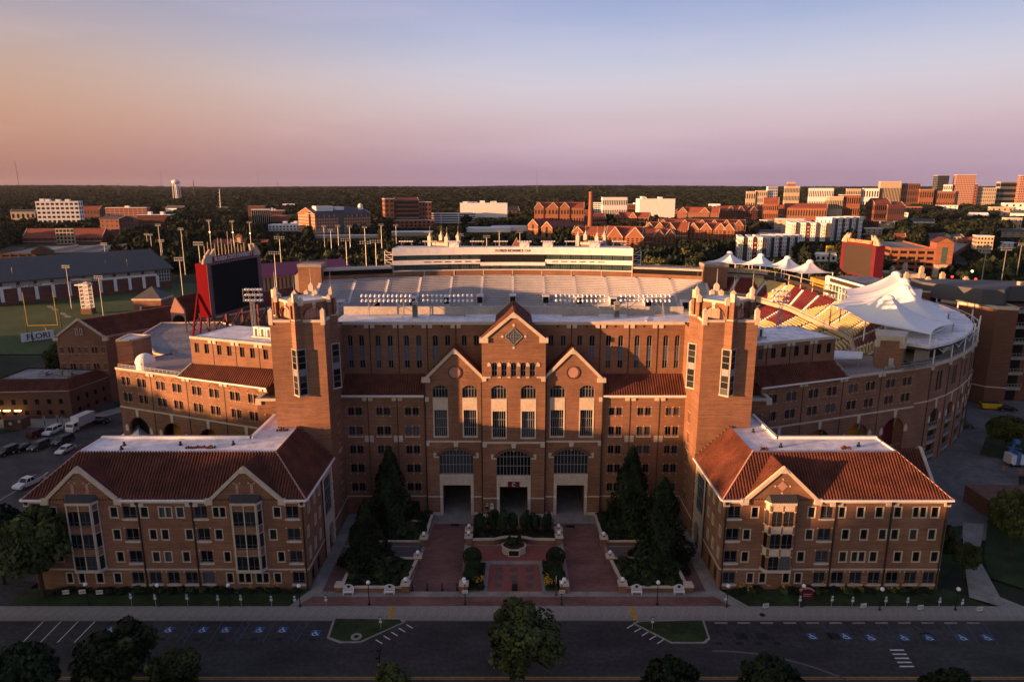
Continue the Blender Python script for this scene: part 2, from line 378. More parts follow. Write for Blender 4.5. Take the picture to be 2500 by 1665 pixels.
def window(parent, M, a, b, c, d, style='small', y=0.0, arch=0.0):
 """one window: frame mesh with glazing bars, pane and (by style) a stone surround as sub-parts"""
 w, h = round(b-a, 2), round(d-c, 2); key = (style, w, h, round(arch, 2))
 if key not in _wm:
  f = MB(); g = MB(); s = MB(); x = w/2; t = .07; ys = .2; mats = {'f': 'frame_grey', 'g': 'glass', 's': 'stone'}; surround = False
  ins = .14 if style in ('small', 'double') else 0
  xx, z0, z1 = x-ins, ins, h-ins
  if style in ('small', 'double'):
   surround = True; k = .14
   s.box(-x, -x+k, -.05, .26, 0, h); s.box(x-k, x, -.05, .26, 0, h); s.box(-x+k, x-k, -.05, .26, h-k, h); s.box(-x+k, x-k, -.05, .26, 0, k)
   if style == 'double': s.box(-.08, .08, -.05, .26, k, h-k)
   mats['f'] = 'frame_dark'
  if style == 'big':
   surround = True
   s.box(-x-.1, x+.1, -.10, .24, -.36, -.06)
   for q in (-x-.22, x+.02): s.box(q, q+.2, -.05, .05, h+.02, h+.2); s.box(q+.02, q+.2, -.12, .1, -.3, -.02)
   mats['f'] = 'frame_blue'
  if style in ('pair', 'pairsill'):
   surround = True
   for q in (-x, 0, x): s.box(q-.09, q+.09, -.05, .05, h+.04, h+.2); s.box(q-.09, q+.09, -.05, .05, -.2, -.04)
   if style == 'pairsill': s.box(-x-.1, x+.1, -.1, .05, -.42, -.24)
   f.box(-.16, .16, .02, .3, 0, h, 1)
   mats['f'] = ['frame_blue', 'brick']
  # frame
  f.box(-xx, -xx+t, ys-.06, ys+.04, z0, z1); f.box(xx-t, xx, ys-.06, ys+.04, z0, z1)
  f.box(-xx+t, xx-t, ys-.06, ys+.04, z0, z0+t)
  if not arch: f.box(-xx+t, xx-t, ys-.06, ys+.04, z1-t, z1)
  if style == 'big': f.box(-.05, .05, ys-.06, ys+.04, t, h-t); f.box(-xx+t, xx-t, ys-.05, ys+.03, h*.2, h*.2+.04)
  if style in ('pair', 'pairsill'):
   for q in (-x*.55, x*.55): f.box(q-.03, q+.03, ys-.05, ys+.03, t, h-t)
  if style.startswith('grid'):
   nx, nz = [int(i) for i in style[4:].split('x')]; zt = h+arch
   mats['f'] = 'frame_grey'
   for i in range(1, nx):
    q = -x+w*i/nx; zz = zt
    if arch:
     ww = w/2; r = (ww*ww+arch*arch)/(2*arch); zz = h+arch-r+math.sqrt(max(0, r*r-q*q))
    f.box(q-.045, q+.045, ys-.08, ys+.04, t, zz-.02)
   for i in range(1, nz+ (1 if arch else 0)):
    q = h*i/nz; f.box(-x+t, x-t, ys-.07, ys+.04, q-.045, q+.045)
  if arch:
   p = arc_pts(-x, x, h, arch, 10)
   for i in range(10): f.bar((p[i][0], ys-.01, p[i][1]), (p[i+1][0], ys-.01, p[i+1][1]), .10, .09)
   g.poly([(-xx, ys, z0), (xx, ys, z0)]+[(q[0], ys, q[1]) for q in reversed(p)])
  else:
   g.poly([(-xx, ys, z0), (xx, ys, z0), (xx, ys, z1), (-xx, ys, z1)])
  if style == 'dark': mats['f'] = 'frame_dark'; f.box(-.04, .04, ys-.06, ys+.04, t, h-t)
  if style == 'plain': mats['f'] = 'frame_dark'
  _wm[key] = (f.mesh('window', mats['f']), g.mesh('pane', mats['g']), s.mesh('surround', mats['s']) if surround else None)
 fm, gm, sm = _wm[key]
 o = link('window', fm, parent, M @ Matrix.Translation(((a+b)/2, y, c)))
 link('pane', gm, o, local=True)
 if sm: link('surround', sm, o, local=True)
 return o
def clip_line(poly, p, d):
 """parameter range of the line p+t*d inside a convex 2D polygon"""
 t0, t1 = -1e9, 1e9; n = len(poly)
 A = sum(poly[i][0]*poly[(i+1) % n][1]-poly[(i+1) % n][0]*poly[i][1] for i in range(n)); sg = 1 if A > 0 else -1
 for i in range(n):
  a, b = poly[i], poly[(i+1) % n]; nx, ny = -(b[1]-a[1])*sg, (b[0]-a[0])*sg
  den = nx*d[0]+ny*d[1]; num = nx*(a[0]-p[0])+ny*(a[1]-p[1])
  if abs(den) < 1e-9:
   if num > 0: return None
  elif den > 0: t0 = max(t0, num/den)
  else: t1 = min(t1, num/den)
 return (t0, t1) if t1-t0 > .05 else None
def tile_roof(mb, poly, pitch=.44, h=.19, mi=0):
 """a roof plane with one raised half-round row of barrel tiles after the other, running down the slope"""
 P = [Vector(p) for p in poly]; n = (P[1]-P[0]).cross(P[2]-P[0]).normalized()
 if n.z < 0: n = -n; P = P[::-1]
 down = Vector((n.x, n.y, 0)).normalized(); across = Vector((-down.y, down.x, 0)); slope = across.cross(n).normalized()
 if slope.z > 0: slope = -slope
 o = P[0]; q = [((p-o).dot(across), (p-o).dot(slope)) for p in P]
 mb.poly(P, mi)
 lo, hi = min(x for x, _ in q), max(x for x, _ in q); k = int((hi-lo)/pitch)
 for i in range(k+1):
  u = lo+(i+.5)*(hi-lo)/(k+1); r = clip_line(q, (u, 0), (0, 1))
  if not r: continue
  a, b = (o+across*u+slope*t for t in r); w = pitch*.3
  e = [(-w, .0), (-w*.55, h), (w*.55, h), (w, .0)]
  for j in range(3):
   s0, s1 = across*e[j][0]+n*e[j][1], across*e[j+1][0]+n*e[j+1][1]
   mb.poly([a+s0, b+s0, b+s1, a+s1], mi)
  mb.poly([b+across*x+n*y for x, y in e], mi)
 # lapped courses across the slope: low steps
 return
def text_mesh(name, s, size, m, parent, M, extrude=.04, sx=1.0):
 cu = bpy.data.curves.new(name, 'FONT'); cu.body = s; cu.size = size; cu.extrude = extrude; cu.align_x = 'CENTER'; cu.align_y = 'CENTER'; cu.resolution_u = 2
 cu.offset = size*.018
 t = bpy.data.objects.new(name, cu); col.objects.link(t); dg = bpy.context.evaluated_depsgraph_get()
 me = bpy.data.meshes.new_from_object(t.evaluated_get(dg)); bpy.data.objects.remove(t)
 me.materials.clear(); me.materials.append(MAT[m]); me.name = name
 # text lies in x,y facing +z: stand it up facing local -y
 return link(name, me, parent, M @ Matrix.Rotation(math.pi/2, 4, 'X') @ Matrix.Diagonal((sx, 1, 1, 1)))
ORD = 'first second third fourth fifth sixth seventh eighth ninth tenth eleventh twelfth thirteenth fourteenth fifteenth sixteenth seventeenth eighteenth nineteenth twentieth twenty-first twenty-second twenty-third twenty-fourth twenty-fifth'.split()
# ------------------------------------------------------------------ the two front wings
def px_z(u, v): return u, v
FRONT = 90.45
def px_cols(reg, sc, pairs, yy):
 """window edges measured along a row of the photograph -> metres along the wall"""
 o = []
 for st, a, b in pairs:
  pa = on_y(reg[0]+a/sc, reg[1]+yy/sc, FRONT); pb = on_y(reg[0]+b/sc, reg[1]+yy/sc, FRONT)
  o.append((st, pa.x, pb.x))
 return o
ROWZ = [(11.45, 13.3), (7.95, 9.8), (4.4, 6.25), (.95, 2.8)]
G, H, Wr, V = (0, 1040), (440, 1040), (1660, 1040), (2000, 1040)
S, B, D = 'small', 'big', 'double'
LEFT_ROWS = [
 px_cols(G, 3.564, [(B, 278, 385), (S, 420, 500), (S, 952, 1030), (B, 1068, 1182), (S, 1216, 1296), (D, 1376, 1500), (S, 1530, 1606), (B, 1690, 1800)], 750) + px_cols(H, 3.563, [(D, 279, 403), (S, 806, 880), (B, 920, 1028)], 760),
 px_cols(G, 3.564, [(B, 310, 415), (S, 455, 530), (S, 982, 1057), (B, 1098, 1208), (S, 1298, 1372), (S, 1402, 1476), (S, 1612, 1687)], 945) + px_cols(H, 3.563, [(B, 155, 260), (S, 302, 377), (S, 774, 847), (B, 936, 1044)], 955),
 px_cols(G, 3.564, [(B, 340, 440), (S, 490, 560), (S, 1012, 1086), (B, 1128, 1238), (S, 1325, 1398), (S, 1430, 1503), (S, 1587, 1660)], 1135) + px_cols(H, 3.563, [(B, 182, 284), (S, 380, 447), (S, 846, 916), (B, 957, 1063)], 1145),
 px_cols(G, 3.564, [(S, 578, 642), (S, 680, 747), (S, 835, 909), (S, 990, 1062), (B, 1152, 1254), (B, 1304, 1408), (B, 1462, 1563), (B, 1616, 1720)], 1320) + px_cols(H, 3.563, [(B, 202, 302), (S, 403, 470), (D, 503, 627), (D, 658, 780), (S, 815, 886), (B, 982, 1084)], 1335)]
RIGHT_ROWS = [
 px_cols(Wr, 3.563, [(B, 418, 528), (S, 615, 688), (S, 1106, 1181), (B, 1222, 1333)], 775) + px_cols(V, 3.408, [(S, 155, 223), (S, 306, 380), (S, 461, 536), (S, 615, 689), (D, 771, 897), (S, 925, 1000)], 732),
 px_cols(Wr, 3.563, [(B, 400, 510), (S, 541, 614), (S, 1084, 1159), (B, 1197, 1308)], 970) + px_cols(V, 3.408, [(S, 180, 252), (S, 333, 405), (S, 487, 560), (S, 589, 662), (S, 743, 816), (S, 897, 970)], 920),
 px_cols(Wr, 3.563, [(B, 383, 493), (S, 526, 599), (S, 1010, 1083), (B, 1177, 1284)], 1160) + px_cols(V, 3.408, [(S, 158, 229), (D, 259, 383), (S, 410, 483), (S, 613, 687), (S, 766, 840), (S, 919, 993)], 1103),
 px_cols(Wr, 3.563, [(B, 372, 478), (S, 572, 641), (S, 680, 748), (S, 884, 954), (S, 990, 1060), (B, 1157, 1258)], 1345) + px_cols(V, 3.408, [(B, 97, 198), (B, 249, 350), (B, 402, 501), (B, 552, 653), (B, 705, 806), (B, 857, 958)], 1290)]
def bay(parent, cx, y, style):
 """three-storey oriel with splayed sides: stone grid, glass and infill panels"""
 pl = [(cx-2.25, y), (cx-1.75, y-.95), (cx+1.75, y-.95), (cx+2.25, y)]
 z0, z1 = 3.35, 14.2
 rows = [('p', 13.0, 14.0), ('g', 10.75, 12.85), ('p', 9.5, 10.6), ('g', 7.25, 9.35), ('p', 5.95, 7.1), ('g', 3.75, 5.8)]
 b = MB(); b.prism([(p[0], p[1]+.02) for p in pl], z0+.02, z1, 0)
 o = b.build('bay_window', 'brick', parent)
 st = MB(); gl = MB(); br = MB(); pn = MB()
 st.prism([(cx-2.4, y), (cx-1.82, y-1.1), (cx+1.82, y-1.1), (cx+2.4, y)], z0-.05, z0+.38)
 st.prism([(cx-2.4, y), (cx-1.82, y-1.1), (cx+1.82, y-1.1), (cx+2.4, y)], z1-.3, z1+.1)
 for k in range(3):
  a, c = Vector((*pl[k], 0)), Vector((*pl[k+1], 0)); L = (c-a).length; ang = math.atan2(c.y-a.y, c.x-a.x)
  M = frame(a, ang); n = 2 if k == 1 else 1
  st.M = gl.M = br.M = pn.M = M
  bars = br if style == 'right' else st
  w = .13 if style == 'left' else .16
  for i in range(n+1):
   x = min(max(L*i/n, w*.6), L-w*.6); bars.box(x-w*.6, x+w*.6, -.1, 0, z0+.38, z1-.3)
   if style == 'right':
    for kind, lo, hi in rows:
     for zz in (lo-.04, hi+.04) if kind == 'g' else ():
      st.box(x-w*.8, x+w*.8, -.14, -.02, zz-.09, zz+.09)
  for kind, lo, hi in rows:
   if style == 'left':
    for zz in (lo-.08, hi+.08): st.box(w*.5, L-w*.5, -.085, 0, zz-.075, zz+.075)
   for i in range(n):
    p, q = L*i/n+w*.55, L*(i+1)/n-w*.55
    if kind == 'g':
     gl.poly([(p, -.03, lo), (q, -.03, lo), (q, -.03, hi), (p, -.03, hi)])
     if n == 2: br.box((p+q)/2-.03, (p+q)/2+.03, -.07, -.02, lo, hi, 1); br.box(p, (p+q)/2-.03, -.06, -.02, lo+.5, lo+.54, 1); br.box((p+q)/2+.03, q, -.06, -.02, lo+.5, lo+.54, 1)
    elif style == 'right': pn.box(p, q, -.07, -.02, lo, hi)
 st.build('surround', 'stone', o); gl.build('pane', 'glass', o); br.build('mullion', ['brick', 'frame_blue'], o)
 if style == 'right': pn.build('stone_panel', 'stone', o)
 rf = MB(); t = [(cx-2.45, y-.0), (cx-1.85, y-1.15), (cx+1.85, y-1.15), (cx+2.45, y-.0)]; u = [(cx-2.2, y-.02), (cx-1.9, y-.12), (cx+1.9, y-.12), (cx+2.2, y-.02)]
 for i in range(3): rf.poly([(*t[i], z1+.12), (*t[i+1], z1+.12), (*u[i+1], z1+.95), (*u[i], z1+.95)])
 for i in range(14):
  x = cx-1.8+3.6*i/13; rf.bar((x, y-1.15, z1+.14), (x, y-.13, z1+.95), .12, .08)
 rf.poly([(*u[0], z1+.95), (*u[1], z1+.95), (*u[2], z1+.95), (*u[3], z1+.95)])
 rf.build('bay_roof', 'steel_dark', o)
def coping_run(mb, M, a, b, z, h=.42, out=.14, ears=(), ew=.75, eh=.95):
 """stone band along a wall top with drop blocks beside each downpipe"""
 mb.M = M
 mb.box(a, b, -out, .3, z-h, z)
 for e in ears:
  for s in (-1, 1): mb.box(e+s*(.16+ew/2)-ew/2, e+s*(.16+ew/2)+ew/2, -out-.02, .05, z-eh, z-h)
def pipe(parent, M, u, z0, z1):
 b = MB(M); b.box(u-.09, u+.09, -.16, .02, z0, z1); b.box(u-.22, u+.22, -.3, .02, z1, z1+.42)
 b.build('downpipe', 'frame_dark', parent)
def wing(side):
 L = side == 'left'
 xo, xi = (-70.25, -30.15) if L else (62.5, 30.2)
 x0, x1 = min(xo, xi), max(xo, xi); ye, yb, ze, zf = FRONT, 106.1, 14.25, 19.6
 r = root('wing_building', ('long four storey brick wing with two front gables, left of the plaza' if L else 'four storey brick wing with one front gable, right of the plaza'), 'building', ((x0+x1)/2, 98, 0), 'brick wings either side of the plaza')
 rows = LEFT_ROWS if L else RIGHT_ROWS
 gab = [-62.0, -38.5] if L else [38.3]
 pip = ([-69.95, -54.1, -46.3, -30.45] if L else [30.5, 46.3, 54.3, 62.2])
 MF = frame((0, ye), 0)
 w = MB(MF); holes = []
 for (z0, z1), cols in zip(ROWZ, rows):
  for st, a, b in cols: holes.append((a, b, z0, z1) if st != B else (a, b, z0-.1, z1))
 wall_holes(w, x0, x1, 0, ze, holes, .32)
 for g in gab:                                    # gable fields with small blind slots or a lozenge
  w.poly([(g-5, 0, ze), (g+5, 0, ze), (g, 0, ze+4.75)]); 
 # back and outer walls
 w.M = I4
 w.poly([(xo, yb, 0), (xo, ye, 0), (xo, ye, ze), (xo, yb, ze)] if L else [(xo, ye, 0), (xo, yb, 0), (xo, yb, ze), (xo, ye, ze)])
 bx0, bx1 = (x0, -38.7) if L else (38.7, x1)
 w.poly([(bx1, yb, 0), (bx0, yb, 0), (bx0, yb, ze), (bx1, yb, ze)])
 # inner side wall towards the plaza
 ang = math.pi/2 if L else -math.pi/2
 MI = frame((xi, ye), ang) if L else frame((xi, 106.07), ang)
 Li = 106.07-ye
 def iu(y): return (y-ye) if L else (106.07-y)
 ys = [(92.34, 0), (95.27, 0), (97.99, 0), (91.54, 1), (95.18, 1), (97.6, 1), (91.73, 2), (94.5, 2), (97.25, 2)]
 ih = []
 for yy, k in ys:
  u = iu(yy); ih.append((u-.5, u+.5, ROWZ[k][0], ROWZ[k][1]))
 pu = sorted((iu(99.75), iu(105.55)))
 for yy in (92.6, 95.6): u = iu(yy); ih.append((u-.8, u+.8, .3, 2.6))
 w.M = MI
 wall_holes(w, 0, Li, 0, ze, ih+[(pu[0], pu[1], 0, 13.9)], .32)
 w.build('wall', 'brick', r)
 for (z0, z1), cols in zip(ROWZ, rows):
  for st, a, b in cols: window(r, MF, a, b, z0, z1, st)
 for h in ih: window(r, MI, *h, 'small' if h[3] > 3 else 'dark')
 # portal: stone frame, tall curtain glazing over a round-arched doorway
 p = MB(MI); a, b = pu; m = (a+b)/2
 wall_holes(p, a, b, 0, 13.9, [(a+.7, b-.7, 6.1, 12.7), (m-1.5, m+1.5, 0, 4.6)], .5, y=-.06)
 spandrel(p, m-1.5, m+1.5, 3.1, 1.49, y=-.06, depth=.5, top=4.6)
 for k in range(9): p.box(a+.25+k*(b-a-.5)/9, a+.25+k*(b-a-.5)/9+.28, -.16, 0, 12.95, 13.7)
 for z in (6.1, 4.7): p.box(a, b, -.14, -.03, z-.12, z)
 for k in range(1, 5): p.box(a+.7+k*(b-a-1.4)/5-.07, a+.7+k*(b-a-1.4)/5+.07, -.12, -.03, 4.75, 5.9)
 for z in (1.5, 3.2, 6.6, 8.4, 10.2): 
  for q in (a, b-.35): p.box(q-.25, q+.6, -.12, .0, z, z+.22)
 q = arc_pts(m-1.5, m+1.5, 3.1, 1.49, 10)
 for i in range(10): p.bar((q[i][0], -.12, q[i][1]), (q[i+1][0], -.12, q[i+1][1]), .22, .4)
 for e in (m-1.6, m+1.6): p.box(e-.2, e+.2, -.22, .1, 0, 3.1)
 po = p.build('portal', 'stone', r)
 window(r, MI, a+.7, b-.7, 6.1, 12.7, 'grid5x3', y=.05)
 d = MB(MI); d.box(m-1.5, m+1.5, .42, .5, 0, 4.6); d.build('doorway', 'glass_dark', po)
 # stone bands
 c = MB(MF); c.box(x0, x1, -.09, .05, 3.2, 3.42)
 c.M = MI; c.box(0, Li-6.2 if L else Li, -.09, .05, 3.2, 3.42) if L else c.box(6.35, Li, -.09, .05, 3.2, 3.42)
 c.build('stone_band', 'stone', r)
 k = MB(); 
 ears = [e for e in pip]
 segs = []; last = x0
 for g in sorted(gab): segs.append((last, g-5.3)); last = g+5.3
 segs.append((last, x1))
 for a_, b_ in segs: coping_run(k, MF, a_, b_, ze, ears=[e for e in ears if a_ < e < b_ and abs(e-x0) > 1 and abs(e-x1) > 1])
 for e in (x0, x1): k.M = MF; k.box(e-.14 if e == x0 else e-.75, e+.75 if e == x0 else e+.14, -.17, .05, ze-.95, ze-.42)
 k.M = MI; k.box(0, Li, -.14, .2, ze-.42, ze)
 k.build('coping', 'stone', r)
 for g in gab:
  q = MB(MF); za = ze+4.75
  for s in (-1, 1):
   q.bar((g+s*5.15, -.02, ze+.02), (g+s*.0, -.02, za+.2), .5, .42, up=(0, -1, 0))
   q.box(g+s*5.25-.55, g+s*5.25+.55, -.3, .55, ze-.62, ze+.28)
  q.extrude_y([(g-.75, za-.55), (g+.75, za-.55), (g, za+.45)], -.3, .25)
  q.build('gable_coping', 'stone', r)
  t = MB(MF)
  if L:
   for e in (-1.05, 1.05):
    t.box(g+e-.22, g+e+.22, -.06, .02, ze+1.0, ze+2.5, 1)
    for dx in (-.42, .42):
     for zz in (ze+.82, ze+2.62): t.box(g+e+dx-.1, g+e+dx+.1, -.05, .02, zz-.1, zz+.1, 0)
  else:
   t.extrude_y([(g-.75, ze+2.15), (g, ze+1.4), (g+.75, ze+2.15), (g, ze+2.9)], -.06, .02, 1)
   for dx, dz in ((1.05, 0), (-1.05, 0), (0, 1.05), (0, -1.05)): t.extrude_y([(g+dx-.17, ze+2.15+dz), (g+dx, ze+1.98+dz), (g+dx+.17, ze+2.15+dz), (g+dx, ze+2.32+dz)], -.06, .02, 0)
  t.build('ornament', ['stone', 'stone_pink'], r)
  bay(r, g+(.0 if L else .05), ye, side)
 for e in pip: pipe(r, MF, e, 0, ze-.65)
 pipe(r, MI, iu(99.3), 0, ze-.65)
 # roof
 s = 1 if L else -1
 fo, fi = xo+s*5.55, xi-s*5.4; eo, ei = xo-s*.3, xi+s*.3; ef = ye-.03
 fl = (95.65, 101.3); tm = 'tile'
 rf = MB(); tile_roof(rf, [(eo, ef, ze), (ei, ef, ze), (fi, fl[0], zf), (fo, fl[0], zf)])
 tile_roof(rf, [(eo, yb+.6, ze), (eo, ef, ze), (fo, fl[0], zf), (fo, fl[1], zf)])
 tile_roof(rf, [(ei, ef, ze), (ei, 106.05, ze), (fi, 106.05, zf), (fi, fl[0], zf)])
 tile_roof(rf, [(xi-s*11, yb+.6, ze), (eo, yb+.6, ze), (fo, fl[1], zf), (xi-s*11, fl[1], zf)])
 rf.build('roof', tm, r)
 for g in gab:
  q = MB()
  for sg in (-1, 1): tile_roof(q, [(g+sg*5.1, ye-.2, ze+.1), (g, ye-.2, ze+4.95), (g, fl[0]-.15, ze+4.95)])
  q.build('gable_roof', tm, r)
 # white roof deck: L-shaped with a low upstand
 dk = MB(); xl = xi-s*11
 xa, xb = sorted((fo, fi)); dk.poly([(xa, fl[0], zf-.1), (xb, fl[0], zf-.1), (xb, fl[1], zf-.1), (xa, fl[1], zf-.1)])
 xa, xb = sorted((xl, fi)); dk.poly([(xa, fl[1], zf-.1), (xb, fl[1], zf-.1), (xb, 106.05, zf-.1), (xa, 106.05, zf-.1)])
 xa, xb = sorted((xl, xi-s*8.6)); dk.poly([(xa, 106.05, zf-.1), (xb, 106.05, zf-.1), (xb, 112, zf-.1), (xa, 112, zf-.1)])
 do = dk.build('roof_deck', 'membrane', r)
 up = MB()
 def rim(p, q, w=.3, h=.28): up.bar((p[0], p[1], zf+h/2-.22), (q[0], q[1], zf+h/2-.22), w, h)
 rim((fo, fl[0]), (fi, fl[0]), .22, .2); rim((fo, fl[0]+.11), (fo, fl[1]+.15)); rim((fo, fl[1]), (xl, fl[1]), .5, .5); rim((xl, fl[1]-.25), (xl, 112), .5, .5); rim((fi, fl[0]+.11), (fi, 106.05), .22, .2)
 up.build('parapet', 'white', do)
 gt = MB()
 for a_, b_ in segs: gt.box(a_-(.45 if a_ == x0 else -.3), b_+(.45 if b_ == x1 else -.3), ef-.34, ef-.02, ze-.1, ze+.14)
 gt.box(*sorted((ei, ei+s*.28)), ef-.02, 106.0, ze-.1, ze+.14); gt.box(*sorted((eo, eo-s*.28)), ef-.02, yb, ze-.1, ze+.14)
 gt.build('gutter', 'white', r)
 rd = MB()
 for p, q in (((eo, ef, ze+.15), (fo, fl[0], zf+.1)), ((ei, ef, ze+.15), (fi, fl[0], zf+.1)), ((eo, yb+.6, ze+.15), (fo, fl[1], zf+.1))): rd.bar(p, q, .2, .14)
 rd.build('hip_ridge', 'stone_pink', r)
 for (vx, vy) in ([(-59.5, 98.2), (-51, 98.4), (-43, 98.6), (-59, 96.6)] if L else [(40.5, 97.6), (52.5, 98.0), (38.5, 104.0)]):
  v = MB(); v.lathe(vx, vy, [(.3, zf-.1), (.28, zf+.1), (.16, zf+.2), (.16, zf+.45), (.22, zf+.5)], 8); v.build('roof_vent', 'frame_dark', do)
 # stepped brick edge where the roof meets the tower
 stp = MB()
 for i in range(11):
  t0 = i/11; xx = ei+(fi-ei)*t0; zz = ze+(zf-ze)*t0
  stp.box(*sorted((xx, xx+(fi-ei)/11)), 105.75, 106.04, zz-.4, zz+.75)
 stp.build('step_flashing', 'brick_dark', r)
 # back cross gable
 bg = MB(); e = xo-s*3.6 if not L else xo+s*2.2; f = xo+s*12; z2 = 16.4 if not L else 15.6; ey, ez, ry = (99.3, 11.2, 104.6) if not L else (99.8, 10.6, 104.6)
 for yy in (ey, 2*ry-ey): tile_roof(bg, [(f, yy, ez), (e, yy, ez), (e, ry, z2), (f, ry, z2)])
 bg.build('back_roof', tm, r)
 bw = MB(); bw.box(*sorted((e-(-s)*.3*0, f)), ey+.3, 2*ry-ey-.3, 0, ez); bw.poly([(e, ey+.3, ez-.02), (e, ry, z2-.1), (e, 2*ry-ey-.3, ez-.02)]); bw.build('back_wall', 'brick', r)
 cp = MB()
 for q in (-1, 1): cp.bar((e, ry+q*(ry-ey+.2), ez+.1), (e, ry, z2+.25), .5, .5)
 cp.build('back_coping', 'stone', r)
 return r
wing('left'); wing('right')
def tile_pile(x, y, w, label):
 r = root('tile_pile', label, 'tiles', (x, y, 19.5), 'spare roof tiles stacked on the white roof decks')
 n = int(w/.32)
 for i in range(n):
  b = MB(); xx = x-w/2+i*.32+random.uniform(-.04, .04); yy = y+random.uniform(-.15, .15); hh = random.choice((.2, .35, .42, .3))
  for k in range(int(hh/.1)): b.tube((xx, yy-.22, 19.56+k*.09), (xx+random.uniform(-.05, .05), yy+.24, 19.58+k*.09), .13, .12, 6)
  b.build('roof_tile_stack', 'tile', r)
tile_pile(-47.2, 97.2, 4.6, 'row of spare dark roof tiles stacked at the front edge of the long wing deck')
tile_pile(50.2, 97.0, 1.6, 'short row of spare roof tiles on the right wing deck')
tile_pile(37.8, 96.6, 1.4, 'loose roof tiles piled by the deck corner beside the sunlit roof end')
tile_pile(-37.2, 104.8, 2.2, 'jumble of dark roof tiles lying at the foot of the left tower')
